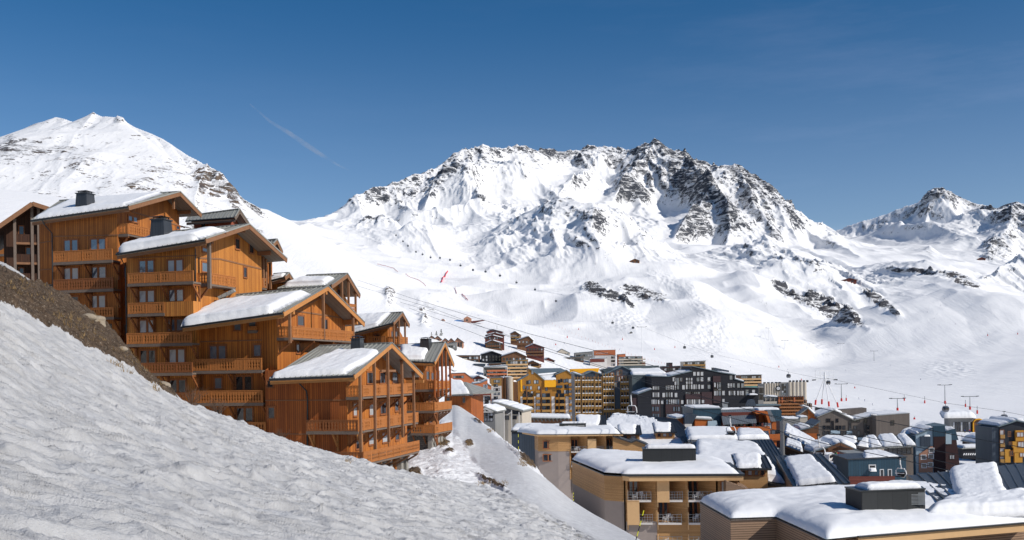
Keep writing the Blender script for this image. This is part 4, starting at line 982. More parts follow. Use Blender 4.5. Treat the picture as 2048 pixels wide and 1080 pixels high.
# ---- chalet D: lowest block in front ----
def chalet_front():
    fr = Frame(692, 86); t = fr.empty('chalet', 'lowest front timber chalet with blank boarded side and posts in front of stacked balconies', 'chalet')
    roof, R = gable_roof(t, fr, (539,757), (707,750), (782,686.5), (844,750), 2.0, 0, ridge_left=(640,692), mat=R_METAL, rake=W_BEAMO)
    zb = -11.5; xw = fr.a(531, 800)[0]; yE = fr.b(812,800)[0]; zst = fr.b(780,905)[1]
    gable_walls(t, R, [(xw,0),(0,0),(0,yE),(xw,yE)], zst, W_RED)  # shade of the side wall put into its darker, redder board colour
    s = MB(); s.box(xw+0.05, -0.08, 0.05, yE-0.05, zb, zst-0.004); s.build('stone_base', STONE, t)
    # same boards on the gable front, its sunlight put into a brighter tone
    m = MB(); pts = [(0.02,y,z) for y, z in [(0,zst),(yE,zst),(yE,roof_z(R,0,yE)-.27),(R['yr'],R['zr']-.27),(0,roof_z(R,0,0)-.27)]]
    m.add(pts+[(0.06,p[1],p[2]) for p in pts], [(0,1,2,3,4),(9,8,7,6,5)]+[(i,5+i,5+(i+1)%5,(i+1)%5) for i in range(5)]); m.build('sunlit_tone_cladding', W_ORANGE, t)
    XO = 1.55
    for px in (757, 771, 783, 805, 815):
        y = fr.b(px,930,1.0)[0]; q = MB(); q.box(0.1, 1.0, y-0.28, y+0.28, zb, fr.b(px,908,1.0)[1]+0.3); q.build('concrete_pier', SLAB, t)
    for px in (764, 777, 794):
        y = fr.b(px,930,0.5)[0]; q = MB(); q.box(0.0, 0.5, y-0.35, y+0.35, zb, zst); q.build('timber_panel', W_ORANGE, t)
    # three levels of balconies
    zt1 = fr.b(720,771,XO)[1]; y0 = fr.b(692,772,0.0)[0]
    balcony_local(t, 0.06, XO, y0-0.1, fr.b(828,769,XO)[0], zt1-1.0, h=1.0, sides='FR', style='mix', rail=W_RAIL, wall_side='left', seed=61, brackets=5)
    zt2 = fr.b(720,839,XO)[1]; ye2 = fr.b(836,823,XO)[0]; xa = fr.a(613,840,-1.2)[0]
    o = balcony_local(t, xa, XO, -1.2, 0, zt2-1.0, h=1.0, sides='F', style='cut', rail=W_RAILD, seed=64, brackets=3, bracket_mat=W_BEAMO)
    q = railing_mesh(1.2, 1.0, 'cut', 3).build('railing', W_RAILD, o, loc=(xa, 0, zt2-1.0)); q.rotation_euler = (0,0,-math.pi/2)
    balcony_local(t, 0.06, XO, 0.004, ye2, zt2-1.0, h=1.0, sides='R', style='mix', rail=W_RAIL, wall_side='left', seed=66, brackets=5)
    q = railing_mesh(1.2, 1.0, 'cut', 3).build('railing', W_RAIL, o, loc=(XO, -1.2, zt2-1.0)); q.rotation_euler = (0,0,math.pi/2)
    XL = 2.2; zt3 = fr.b(712,907,XL)[1]; ye3 = fr.b(838,877,XL)[0]; xa3 = fr.a(636,905,-1.7)[0]
    balcony_local(t, xa3, XL, -1.7, -0.004, zt3-1.05, h=1.05, sides='F', style='cut', rail=W_RAILD, seed=71, brackets=2, bracket_mat=W_BEAMO)
    o = balcony_local(t, 0.06, XL, 0.004, ye3, zt3-1.05, h=1.05, sides='R', style='cut', rail=W_RAIL, wall_side='left', seed=72, brackets=6, bracket_mat=W_BEAM)
    q = railing_mesh(1.7, 1.05, 'cut', 3).build('railing', W_RAIL, o, loc=(XL, -1.7, zt3-1.05)); q.rotation_euler = (0,0,math.pi/2)
    for px, zz in [(720,zt2-2.8),(749,zt2-2.8),(776,zt2-2.4),(804,zt2-2.2),(827,zt2-1.4)]:
        y = fr.b(px,770,XO+0.12)[0]; post(t, XO+0.12, y, zz, roof_z(R, XO, y)-0.26, 0.22)
    for r, g_ in [((733,744,746,767),0),((759,744,771,767),0),((784,744,795,767),1),((706,806,714,832),2),((738,808,749,831),2),((760,805,772,828),0),((789,800,797,822),0),((711,876,719,898),0),((737,868,752,888),2),((764,866,776,884),2),((790,862,798,880),0)]:
        winB(fr, t, r, 0.06, gl=g_)
    for r in [(536,814,550,837),(534,761,547,775)]: winA(fr, t, r, gl=0)
    belt(t, fr, [(531,801),(691,800)]); belt(t, fr, [(531,868),(612,868)])
    d = MB(); pts = []
    for px, py, y in [(594,759,-0.9),(596,764,-0.75),(613,782,-0.1),(615,800,-0.1),(615,905,-0.1)]:
        x, z = fr.a(px,py,y); pts.append((x,y,z))
    d.tube(pts, 0.06, 6); d.build('downpipe', GUTTER, t)
    q = MB(); q.bar((XO-0.1, fr.b(775,722,XO)[0]-1.4, R['zr']-2.5),(XO-0.1, fr.b(775,722,XO)[0]+2.2, R['zr']-2.5),0.16,0.2)
    q.bar((XO+0.12,R['yr'],R['zr']-2.5),(XO+0.12,R['yr'],R['zr']-0.3),0.16,0.16); q.build('gable_truss', W_BEAM, roof)
    for y in (0.3, R['yr'], yE-0.1):
        q = MB(); zz = roof_z(R, 1, y)-0.4; q.bar((-0.3, y, zz), (1.95, y, zz), 0.2, 0.3); q.build('purlin', W_BEAMO, roof)
    y = R['ye']+0.72*(R['yr']-R['ye']); chimney(roof, fr.a(715,700,y)[0], y, fr.a(715,700,y)[1], 1.05, fr.a(715,672,y)[1]-fr.a(715,700,y)[1])
    snow_on(R, roof, [(0.0,0.0),(0.90,0.03),(1.02,0.66),(0.45,0.80)], 0.45, 11, rag=0.05, lip=0.1)
    return t
# ---- chalet E: behind D to the right ----
def chalet_behind_front():
    fr = Frame(848, 118); t = fr.empty('chalet', 'narrow timber chalet on a stone base beside the snow track, gable screened by posts', 'chalet')
    roof, R = gable_roof(t, fr, (806,721), (868.5,724), (889,684.5), (907,729), 1.9, 0, ridge_left=(800,690), mat=R_METAL, rake=W_BEAMO)
    yE = fr.b(878,800)[0]; zb = -11; zst = fr.b(855,857)[1]; xw = -7
    gable_walls(t, R, [(xw,0),(0,0),(0,yE),(xw,yE)], zst, W_TAN)
    s = MB(); s.box(xw, 0.8, -0.3, yE, zb, zst-0.004); s.build('stone_base', STONE, t)
    for px in (866, 872, 878, 884):
        y = fr.b(px,875,1.2)[0]; q = MB(); q.box(0.7, 1.2, y-0.4, y+0.4, zb, zst+0.1); q.build('concrete_pier', SLAB, t)
    XO = 1.7
    for lv, (za, zend, xl, rr) in enumerate([(762,901,812,W_RAIL),(805,903,812,W_RAIL),(850,904,822,W_RAIL)]):
        zt = fr.b(868,za,XO)[1]; yend = fr.b(zend,za-3,XO)[0]; xa = fr.a(xl,za,-1.3)[0]
        balcony_local(t, xa, XO, -1.3, 0, zt-1.0, h=1.0, sides='FR', style='mix', rail=rr, seed=80+lv, brackets=3)
        balcony_local(t, 0.0, XO, 0.004, yend, zt-1.0, h=1.0, sides='R', style='solid' if lv else 'mix', rail=rr, seed=84+lv, wall_side='left', brackets=5, bracket_mat=W_BEAM)
    zt = fr.b(868,762,XO)[1]
    for px in (869, 876, 884, 892, 900):
        y = fr.b(px,740,XO+0.1)[0]; post(t, XO+0.1, y, zt-1.9, roof_z(R, XO, y)-0.26, 0.2, W_RED)
    for r in [(852,742,858,760),(862,745,868,760),(872,743,878,758),(856,790,862,803),(866,788,872,801),(858,834,864,846)]: winB(fr, t, r, gl=0)
    for r in [(826,748,838,764),(828,790,840,805),(832,830,843,846)]: winA(fr, t, r, gl=0)
    y = R['ye']+0.7*(R['yr']-R['ye'])
    x = fr.a(852,692,y)[0]; chimney(roof, x, y, fr.a(852,690,y)[1], 1.3, fr.a(852,673,y)[1]-fr.a(852,688,y)[1])
    x = fr.a(817,690,y)[0]; snow_on(R, roof, [(-0.1,0.05),(0.66,0.10),(0.70,0.92),(0.0,0.95)], 0.45, 13, rag=0.05)
    return t
# ---- chalet F: behind C, right, small with snow roof ----
def chalet_snow_dormer():
    fr = Frame(777, 128); t = fr.empty('chalet', 'small timber chalet with wide snow roof and open double gable behind the front chalet', 'chalet')
    roof, R = gable_roof(t, fr, (680,672), (786,645), (804,624.5), (818,650), 1.6, 0, ridge_left=(706,630), mat=R_METAL, rake=W_BEAM)
    yE = fr.b(805,670)[0]; xw = -12
    gable_walls(t, R, [(xw,0),(0,0),(0,yE),(xw,yE)], -10, W_ORANGE)
    r2 = fr.b(790,660,1.4)[1]
    zt = fr.b(785,672,1.4)[1]; balcony_local(t, 0, 1.5, -0.1, fr.b(815,675,1.5)[0], zt-1.0, h=1.0, sides='FR', style='mix', rail=W_RAIL, wall_side='left', seed=91)
    for px in (787, 798, 810): 
        y = fr.b(px,660,1.5)[0]; post(t, 1.5, y, zt-1, roof_z(R, 1.5, y)-0.26, 0.2)
    for r in [(782,662,786,676),(790,662,795,676)]: winB(fr, t, r, gl=0)
    for r in [(716,674,730,686),(748,668,760,682)]: winA(fr, t, r, gl=0)
    balA(fr, t, 735, 772, 672, 690, rail=W_RAIL, seed=93, brackets=2)
    q = MB(); a = fr.a(720,655,R['ye']-0.6); 
    snow_on(R, roof, [(-0.02,0.0),(0.72,0.04),(0.80,0.95),(0.02,0.97)], 0.5, 15, rag=0.04)
    return t
# ---- chalet G: behind C, upper ----
def chalet_green_roof():
    fr = Frame(655, 104); t = fr.empty('chalet', 'timber chalet with grey green gable roof behind the central chalet', 'chalet')
    roof, R = gable_roof(t, fr, (555,577), (662,570), (693.5,547.5), (719,590), 1.6, 0, ridge_left=(614,551), mat=R_METAL, rake=W_BEAM)
    yE = fr.b(708,600)[0]; gable_walls(t, R, [(-10,0),(0,0),(0,yE),(-10,yE)], -6, W_HONEY)
    for r in [(674,577,680,590),(688,580,694,592)]: winB(fr, t, r, gl=0)
    zt = fr.b(690,606,1.4)[1]; balcony_local(t, 0, 1.5, 0, fr.b(712,612,1.5)[0], zt-1.0, h=1.0, sides='FR', style='mix', rail=W_RAIL, wall_side='left', seed=95)
    for px in (684, 697, 711):
        y = fr.b(px,590,1.5)[0]; post(t, 1.5, y, zt-1.3, roof_z(R, 1.5, y)-0.26, 0.2)
    snow_on(R, roof, [(0.05,0.1),(0.88,0.05),(0.86,0.55),(0.15,0.75)], 0.5, 17, rag=0.04); return t
# ---- chalet H: red-clad upper house ----
def chalet_coral():
    fr = Frame(467, 112); t = fr.empty('chalet', 'faded red boarded house with low stone grey roof peeping over the chalet roofs', 'chalet')
    roof, R = gable_roof(t, fr, (372,441), (469,434), (478,418.5), (497,447), 1.0, 0, ridge_left=(377,432), mat=R_METAL, rake=W_GREY)
    yE = fr.b(490,460)[0]; x0 = fr.a(388,450)[0]; gable_walls(t, R, [(x0,0),(0,0),(0,yE),(x0,yE)], -4, W_CORAL)
    winA(fr, t, (443,434,454,444), gl=1, leaves=1); winB(fr, t, (474,440,480,456), gl=0); winA(fr, t, (402,446,412,458), gl=0, leaves=1)
    return t
# ---- open-fronted chalet at the far left, its shade put into the board colour ----
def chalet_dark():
    fr = Frame(120, 122, rz=20); t = fr.empty('chalet', 'open fronted timber chalet in dark shade at the left edge above the dirt bank', 'chalet')
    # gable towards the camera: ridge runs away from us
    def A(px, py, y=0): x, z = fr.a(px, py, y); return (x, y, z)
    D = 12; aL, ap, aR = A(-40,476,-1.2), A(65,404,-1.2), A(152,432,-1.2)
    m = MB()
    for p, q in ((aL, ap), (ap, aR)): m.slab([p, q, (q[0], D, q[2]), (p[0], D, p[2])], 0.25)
    roof = m.build('roof', W_SHADED, t)
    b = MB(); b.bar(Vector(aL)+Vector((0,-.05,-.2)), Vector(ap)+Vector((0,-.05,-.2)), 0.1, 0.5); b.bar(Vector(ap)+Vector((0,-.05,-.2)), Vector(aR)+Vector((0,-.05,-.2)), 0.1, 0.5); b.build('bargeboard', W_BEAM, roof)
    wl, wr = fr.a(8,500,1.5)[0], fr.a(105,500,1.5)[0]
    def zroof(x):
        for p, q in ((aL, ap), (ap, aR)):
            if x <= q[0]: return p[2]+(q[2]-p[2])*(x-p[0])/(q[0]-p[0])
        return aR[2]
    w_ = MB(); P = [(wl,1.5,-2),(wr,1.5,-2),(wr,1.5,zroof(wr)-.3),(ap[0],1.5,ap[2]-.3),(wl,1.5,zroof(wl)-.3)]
    solid_profiles(P, [(x, D-0.5, z) for x, _, z in P], w_); w_.build('wall', W_SHADED, t)
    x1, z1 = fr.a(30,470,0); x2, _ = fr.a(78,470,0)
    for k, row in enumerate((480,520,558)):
        z = fr.a(50,row,0)[1]; balcony_local(t, x1, x2+1.2, 0.0, 1.5, z-0.3, h=1.0, sides='FR', style='solid', rail=W_SHADED, brackets=0, seed=97+k, slab=W_BEAM)
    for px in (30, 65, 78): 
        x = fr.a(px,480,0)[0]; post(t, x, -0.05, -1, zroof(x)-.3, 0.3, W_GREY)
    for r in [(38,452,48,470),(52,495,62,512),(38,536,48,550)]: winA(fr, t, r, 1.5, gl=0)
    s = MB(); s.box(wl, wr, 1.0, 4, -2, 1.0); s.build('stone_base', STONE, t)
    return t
def chalet_sliver():
    fr = Frame(14, 150, rz=-14.3); t = fr.empty('chalet', 'sliver of a sunlit orange chalet with snow roof cut by the left photo edge', 'chalet')
    roof, R = gable_roof(t, fr, (-60,478), (12,472), (20,466), (30,480), 0.8, 0, mat=R_METAL)
    gable_walls(t, R, [(-7,0),(0,0),(0,6),(-7,6)], -3, W_ORANGE)
    balA(fr, t, -30, 10, 497, 512, rail=W_RAIL, seed=99, brackets=2); winA(fr, t, (-2,484,8,495), gl=0, leaves=1)
    snow_on(R, roof, [(0.0,0.0),(0.95,0.02),(0.95,0.9),(0.0,0.9)], 0.5, 19); return t
def chalet_right_behind():
    fr = Frame(548, 112); t = fr.empty('chalet', 'orange chalet half hidden behind the five storey chalet, its open gable facing right', 'chalet')
    roof, R = gable_roof(t, fr, (520,505), (545,488), (553,479), (564,503), 1.5, 0, mat=R_METAL)
    gable_walls(t, R, [(-6,0),(0,0),(0,R['yf']-.5),(-6,R['yf']-.5)], -4, W_ORANGE); winB(fr, t, (551,500,555,512), gl=0)
    return t
def chalet_right_low():
    fr = Frame(572, 106); t = fr.empty('chalet', 'low orange chalet gable under the end of the five storey chalet roof', 'chalet')
    roof, R = gable_roof(t, fr, (540,560), (569,553), (577,546), (590,567), 1.2, 0, mat=R_METAL)
    gable_walls(t, R, [(-5,0),(0,0),(0,R['yf']-.5),(-5,R['yf']-.5)], -4, W_ORANGE); winB(fr, t, (574,560,579,570), gl=0)
    snow_on(R, roof, [(0.0,0.0),(0.9,0.02),(0.9,0.9),(0.0,0.9)], 0.25, 21)
    return t
def chalet_low_roof():
    fr = Frame(940, 178, rz=-14.3); t = fr.empty('chalet', 'low timber house with broad snow roof at the top of the groomed track', 'chalet')
    roof, R = gable_roof(t, fr, (884,788), (941,787), (925,763), (960,775), 0.9, 0, ridge_left=(880,762), mat=R_METAL, rake=W_BEAM) if False else (None, None)
    def A(px, py, y=0): x, z = fr.a(px, py, y); return (x, y, z)
    a, b = A(880,790,-1), A(946,787,-1); c, d = A(932,764,6), A(880,760,6)
    m = MB(); m.slab([a, b, c, d], 0.25); e = A(958,790,9); m.slab([b, (b[0]+2,9,b[2]), c], 0.2); roof = m.build('roof', R_METAL, t)
    w_ = MB(); x0 = a[0]+0.5; w_.box(x0, b[0]-0.7, 0, 8, -12, a[2]-0.3); w_.build('wall', W_RED, t)
    P = [np.array(a)*0.98+np.array(b)*0.02, np.array(b)*0.9+np.array(a)*.1, np.array(c)*.85+np.array(d)*.15, d]
    snow_patch(roof, P, 0.6, 23, rag=0.04)
    for r in [(893,795,900,806),(925,794,931,806)]: winA(fr, t, r, gl=0, leaves=1)
    belt(t, fr, [(884,793),(940,792)])
    return t
for f in (chalet_upper_left, chalet_middle_left, chalet_centre, chalet_front, chalet_behind_front, chalet_snow_dormer, chalet_green_roof, chalet_coral, chalet_dark, chalet_sliver, chalet_right_behind, chalet_right_low, chalet_low_roof):
    f()
for o in list(COL.objects):
    if o.get('category') == 'chalet' and not o.get('group'): o['group'] = 'timber chalets on the hillside'
# ================= town kit =================
T_YEL = mat_boards('ochre_yellow_cladding', (0.46,0.21,0.035), (0.39,0.175,0.03), width=0.9, gap=0.03, weather=0.1)
T_YELB = mat_plain('bright_yellow_panel', (0.80,0.38,0.015), 0.5, 0.06, 1)
T_NAVY = mat_seam('blue_grey_sheet_cladding', (0.055,0.075,0.105), 0.6, 0.5, 3, 0.2)
T_BLACK = mat_boards('anthracite_cladding', (0.020,0.022,0.030), (0.014,0.016,0.022), horiz=True, width=0.5, gap=0.05, weather=0.1)
T_PLUM = mat_boards('dark_plum_cladding', (0.070,0.040,0.045), (0.055,0.032,0.036), horiz=True, width=0.4, gap=0.05, weather=0.1)
T_GREEN = mat_seam('grey_green_sheet', (0.105,0.135,0.145), 0.7, 0.55, 3, 0.2)
T_ORW = mat_boards('orange_wood', (0.60,0.17,0.035), (0.46,0.12,0.03), horiz=True, width=0.22, gap=0.05)
T_BRN = mat_boards('brown_wood', (0.24,0.115,0.055), (0.16,0.075,0.04), width=0.25)
T_GRYW = mat_boards('grey_brown_timber', (0.20,0.165,0.14), (0.155,0.13,0.115), width=0.3, weather=0.2)
T_LARCH = mat_boards('larch_battens', (0.66,0.38,0.165), (0.50,0.27,0.11), horiz=True, width=0.14, gap=0.16, weather=0.15)
T_LARCHG = mat_boards('greying_larch_battens', (0.40,0.26,0.17), (0.32,0.21,0.14), horiz=True, width=0.16, gap=0.18, weather=0.3)
T_LARCHP = mat_plain('pale_larch_board', (0.60,0.38,0.19), 0.6, 0.12, 2)
T_STUC = mat_plain('taupe_render', (0.30,0.255,0.235), 0.9, 0.1, 1.2); T_BEIGE = mat_plain('beige_concrete', (0.50,0.44,0.36), 0.9, 0.15, 0.7, streak=True)
T_WHITE = mat_plain('off_white_render', (0.62,0.59,0.56), 0.9, 0.12, 0.7, streak=True); T_GREY = mat_plain('grey_concrete', (0.24,0.235,0.225), 0.9, 0.2, 0.7, streak=True)
T_RED = mat_boards('red_wood', (0.20,0.055,0.04), (0.14,0.036,0.028), horiz=True, width=0.3); T_ORG = mat_plain('orange_render', (0.44,0.14,0.06), 0.85, 0.12, 1)
T_OCH = mat_plain('brown_ochre_panel', (0.34,0.19,0.06), 0.8, 0.12, 1); T_BLUE = mat_seam('petrol_blue_sheet', (0.028,0.075,0.115), 0.45, 0.5, 3, 0.2)
T_PINKB = mat_plain('pink_brick_cladding', (0.42,0.215,0.14), 0.9, 0.15, 1.2); T_STEELB = mat_plain('pale_blue_panel', (0.33,0.42,0.48), 0.5, 0.08, 1)
_wc = {}
def twin(par, x, y, z, w, h, rz=0.0, gl=None, fr=None, cols=1):
    """small town window: frame and pane"""
    gl = gl or GL_DARK; fr = fr or FR_DARK
    k = (round(w, 2), round(h, 2), gl.name, fr.name, cols)
    if k not in _wc:
        m = MB(); t = min(0.10, w*0.12)
        m.box(0, w, -0.02, 0.0, 0, h, 0); m.box(-t, 0, -0.09, 0, -t, h+t, 1); m.box(w, w+t, -0.09, 0, -t, h+t, 1); m.box(0, w, -0.09, 0, -t, 0, 1); m.box(0, w, -0.09, 0, h, h+t, 1)
        for i in range(1, cols): m.box(w*i/cols-t*.4, w*i/cols+t*.4, -0.05, -0.02, 0, h, 1)
        _wc[k] = m.mesh('window', [gl, fr])
    return place('window', _wc[k], par, (x, y, z), rz)
def tgrid(par, fr, rect, nc, nr, w, h, y0=0.0, gls=None, frm=None, side='A', x0=0.0, skip=(), cols=1, seed=0):
    """regular rows of windows inside a photo rectangle on a wall"""
    r = random.Random(seed+nc*7+nr); f = fr.a if side == 'A' else fr.b; o = y0 if side == 'A' else x0
    xa, zt = f(rect[0], rect[1], o); xb, zb = f(rect[2], rect[3], o)
    for i in range(nc):
        for j in range(nr):
            if (i, j) in skip: continue
            g_ = r.choice(gls or [GL_DARK, GL_DARK, GL_BLUE, GL_CURT])
            u = xa+(xb-xa)*(i+0.5)/nc - w/2; z = zt+(zb-zt)*(j+0.5)/nr - h/2
            if side == 'A': twin(par, u, y0-0.01, z, w, h, 0, g_, frm, cols)
            else: twin(par, x0+0.01, u, z, w, h, math.pi/2, g_, frm, cols)
def strip(par, x0, x1, y, z, dep, h, mat, side='A', ends=True, name='balcony', fins=0, finmat=None, finh=2.7):
    m = MB(); 
    def bx(a, b, c, d, e, f_):
        if side == 'A': m.box(a, b, y-d, y-c, e, f_)
        else: m.box(y+c, y+d, a, b, e, f_)
    bx(x0, x1, 0, dep, z-0.15, z); bx(x0, x1, dep-0.08, dep, z-0.15, z+h)
    if ends: bx(x0, x0+0.08, 0, dep-0.08, z, z+h); bx(x1-0.08, x1, 0, dep-0.08, z, z+h)
    for i in range(fins):
        x = x0+(x1-x0)*(i+0.5)/fins; bx(x-0.07, x+0.07, 0.002, dep-0.09, z+0.003, z+finh)
    return m.build(name, mat, par)
def strips(par, fr, px0, px1, pys, mat, y0=0.0, dep=1.2, h=1.0, side='A', x0=0.0, **k):
    f = fr.a if side == 'A' else fr.b; o = y0 if side == 'A' else x0
    o2 = o-dep if side == 'A' else o+dep
    for py in pys:
        a, zt = f(px0, py, o2); b, _ = f(px1, py, o2)
        strip(par, a, b, o, zt-h, dep, h, mat, side, **k)
def block(par, fr, prof, D, wall, y0=0.0, z0=None, roof=None, ov=0.4, th=0.3, snow=None, sthick=0.5, name='wall', seed=1, snowrect=None, nu=26, nv=14):
    """volume with an outline of its front given in the photo (left to right), run back by D metres"""
    P = [fr.a(px, py, y0) for px, py in prof]
    if z0 is None: z0 = min(p[1] for p in P)-25
    m = MB(); pts = [(P[0][0], z0)]+P+[(P[-1][0], z0)]
    m.prism([(x, z) for x, z in pts][::-1], 'y', y0, y0+D); o = m.build(name, wall, par)
    rf = None
    if roof is not None:
        r = MB(); n = len(P)-1; quads = []
        for i in range(n):
            a, b = P[i], P[i+1]
            dx = 0 if 0 < i else ov; dx2 = 0 if i < n-1 else ov
            t = Vector((b[0]-a[0], 0, b[1]-a[1])).normalized()
            A = Vector((a[0], y0-ov, a[1]+th))-t*dx; B = Vector((b[0], y0-ov, b[1]+th))+t*dx2
            q = [A, B, B+Vector((0, D+2*ov, 0)), A+Vector((0, D+2*ov, 0))]; quads.append(q)
            if abs(t.z) < 0.9: r.slab(q, th-0.02)
        rf = r.build('roof', roof, par)
        for i, q in enumerate(quads):
            if snow is not None and (snow is True or i in snow):
                sr = snowrect or [(0.03,0.02),(0.97,0.02),(0.97,0.97),(0.03,0.97)]
                Q = [q[0].lerp(q[1], u).lerp(q[3].lerp(q[2], u), v) for u, v in sr]
                snow_patch(rf, Q, sthick, seed+i, nu, nv, rag=0.03)
    return o, rf
def snow_poly(par, poly, z, T=0.9, r=1.3, cell=0.5, seed=1, name='roof_snow', tilt=None, bumpy=0.25, fine=0.04):
    """deep snow over a polygonal flat roof, rounded at its edges"""
    P = np.array(poly, float); n = len(P)
    x0, y0 = P.min(0)-cell; x1, y1 = P.max(0)+cell
    nx = int((x1-x0)/cell)+2; ny = int((y1-y0)/cell)+2
    X, Y = np.meshgrid(np.linspace(x0, x1, nx), np.linspace(y0, y1, ny))
    D = np.full(X.shape, 1e9); BX = X.copy(); BY = Y.copy(); ins = np.zeros(X.shape, bool)
    for i in range(n):
        a = P[i]; b = P[(i+1) % n]; e = b-a; L = (e**2).sum()
        t = np.clip(((X-a[0])*e[0]+(Y-a[1])*e[1])/L, 0, 1); qx = a[0]+t*e[0]; qy = a[1]+t*e[1]
        d = np.hypot(X-qx, Y-qy); m = d < D; D[m] = d[m]; BX[m] = qx[m]; BY[m] = qy[m]
        c = ((a[1] > Y) != (b[1] > Y)) & (X < (b[0]-a[0])*(Y-a[1])/((b[1]-a[1]) or 1e-9)+a[0]); ins ^= c
    keep = ins | (D < cell*1.5)
    XX = np.where(ins, X, BX); YY = np.where(ins, Y, BY); d = np.where(ins, D, 0)
    ed = np.sqrt(np.clip(1-(1-np.clip(d/r, 0, 1))**2, 0, 1))
    H = T*ed*(1+bumpy*fbm(X/5+seed, Y/5, seed, 3)) + fine*fbm(X/0.7, Y/0.7, seed+3, 3)*ed + 0.12*ed*fbm(X/2.2, Y/1.6, seed+5, 3)
    Z = z+H+0.004 + (0 if tilt is None else tilt(XX, YY))
    idx = -np.ones(X.shape, int); idx[keep] = np.arange(keep.sum())
    m = MB(); m.v = list(zip(XX[keep].tolist(), YY[keep].tolist(), Z[keep].tolist()))
    for j in range(ny-1):
        for i in range(nx-1):
            q = (idx[j,i], idx[j,i+1], idx[j+1,i+1], idx[j+1,i])
            if min(q) >= 0 and (ins[j,i] or ins[j,i+1] or ins[j+1,i+1] or ins[j+1,i]): m.f.append(tuple(int(k) for k in q)); m.m.append(0)
    me = bpy.data.meshes.new(name); me.from_pydata(m.v, [], m.f); me.materials.append(SNOW)
    me.polygons.foreach_set('use_smooth', [True]*len(me.polygons)); me.update()
    o = bpy.data.objects.new(name, me); link(o, par); return o
def at_z(fr, px, py, z):
    """local point where the sight line of a photo pixel crosses the height z (camera level = 0)"""
    r = fr.ray(px, py); P = r*(z/r.z) - fr.C; return P.dot(fr.u), P.dot(fr.v)
def tilted(par, fr, corners, mat=None, th=0.3, name='roof'):
    """roof plane from four (px, py, depth) corners: low left, low right, high right, high left"""
    Q = []
    for px, py, d in corners:
        P = W(px, py, d)-fr.C; Q.append(Vector((P.dot(fr.u), P.dot(fr.v), P.z)))
    m = MB(); m.slab(Q[:3], th); 
    m = MB(); nrm = (Q[1]-Q[0]).cross(Q[3]-Q[0]).normalized()
    if nrm.z < 0: nrm = -nrm
    dn = -nrm*th; V = Q+[q+dn for q in Q]
    m.add(V, [(0,1,2,3),(7,6,5,4),(0,4,5,1),(1,5,6,2),(2,6,7,3),(3,7,4,0)])
    # ribs run up the slope
    L = (Q[1]-Q[0]).length; n = max(4, int(L/0.6))
    for i in range(n+1):
        a = Q[0].lerp(Q[1], i/n)+nrm*0.05; b = Q[3].lerp(Q[2], i/n)+nrm*0.05; m.bar(a, b, 0.10, 0.12)
    o = m.build(name, mat or R_DARK, par); return o, Q
def quad_uv(Q, u, v): return Q[0].lerp(Q[1], u).lerp(Q[3].lerp(Q[2], u), v)
def pchair(par_name='balcony_chair'):
    m = MB(); 
    for x in (0.04, 0.46):
        m.bar((x,0.05,0),(x,0.0,0.45),0.04); m.bar((x,0.45,0),(x,0.5,0.45),0.04); m.bar((x,0.45,0.42),(x,0.60,0.95),0.04); m.bar((x,0.02,0.62),(x,0.50,0.64),0.04)
        m.bar((x,0.02,0.42),(x,0.02,0.62),0.035)
    m.box(0.02,0.48,0.0,0.48,0.42,0.46); m.hexa([(0.05,0.46,0.50),(0.45,0.46,0.50),(0.45,0.50,0.50),(0.05,0.50,0.50),(0.05,0.58,0.93),(0.45,0.58,0.93),(0.45,0.62,0.93),(0.05,0.62,0.93)])
    return m.mesh('garden_chair', WHITE)
CHAIR = pchair()
# ================= foreground hotel wings =================
def dark_box(par, fr, x0, x1, y0, y1, z0, z1, snow_t=0.35, seed=5, mat=None, name='plant_box'):
    m = MB(); m.box(x0, x1, y0, y1, z0, z1); o = m.build(name, mat or T_DBOX, par)
    c = MB(); c.box(x0-0.06, x1+0.06, y0-0.06, y1+0.06, z1+0.002, z1+0.10); c.build('coping', GUTTER, o)
    if snow_t: snow_patch(o, [(x0+.3,y0+.1,z1+.1),(x1-.1,y0+.1,z1+.1),(x1-.1,y1-.1,z1+.1),(x0+.5,y1-.1,z1+.1)], snow_t, seed, 40, 14, rag=0.08)
    return o
T_DBOX = mat_boards('anthracite_sheet_panels', (0.045,0.048,0.05), (0.035,0.038,0.04), width=1.3, gap=0.02, weather=0.25, dark=(0.015,0.015,0.016))
def hotel_balcony(par, x0, x1, yb, yf, z, glass=True, seed=0):
    m = MB(); m.box(x0, x1, yf, yb, z-0.22, z); o = m.build('balcony', T_WHITE, par)
    g = MB()
    for zz in (0.35, 0.65, 1.0): g.bar((x0, yf, z+zz), (x1, yf, z+zz), 0.04); g.bar((x1, yf, z+zz), (x1, yb, z+zz), 0.04)
    n = 5
    for i in range(n+1): x = x0+(x1-x0)*i/n; g.bar((x, yf, z), (x, yf, z+1.0), 0.045)
    g.bar((x1, yb-0.05, z), (x1, yb-0.05, z+1.0), 0.045); g.build('railing', STEEL, o)
    return o
def hotel_bay_wall(par, xs, z0, z1, depth, mat, name='wall'):
    """saw-tooth front: pier, step back, then the wall runs forward again to the next pier"""
    m = MB()
    for a, b in zip(xs[:-1], xs[1:]):
        m.box(a-0.12, a+0.12, 0, depth+0.3, z0, z1)
        p = [(a+0.12, depth), (a+1.5, depth), (b-0.12, 0.0), (b-0.12, depth+0.3), (a+0.12, depth+0.3)]
        m.prism(p, 'z', z0, z1)
    return m.build(name, mat, par)
CHAIRS = []
def put_chairs(fr, x, y, z, r):
    for k in range(2):
        p = fr.C+fr.u*(x+k*1.1)+fr.v*(y+r.uniform(-.15,.25)); q = Vector((p.x, p.y, fr.C.z+z))
        CHAIRS.append((q, fr.rz+(0.6 if k else -0.9)+r.uniform(-.3,.3)))
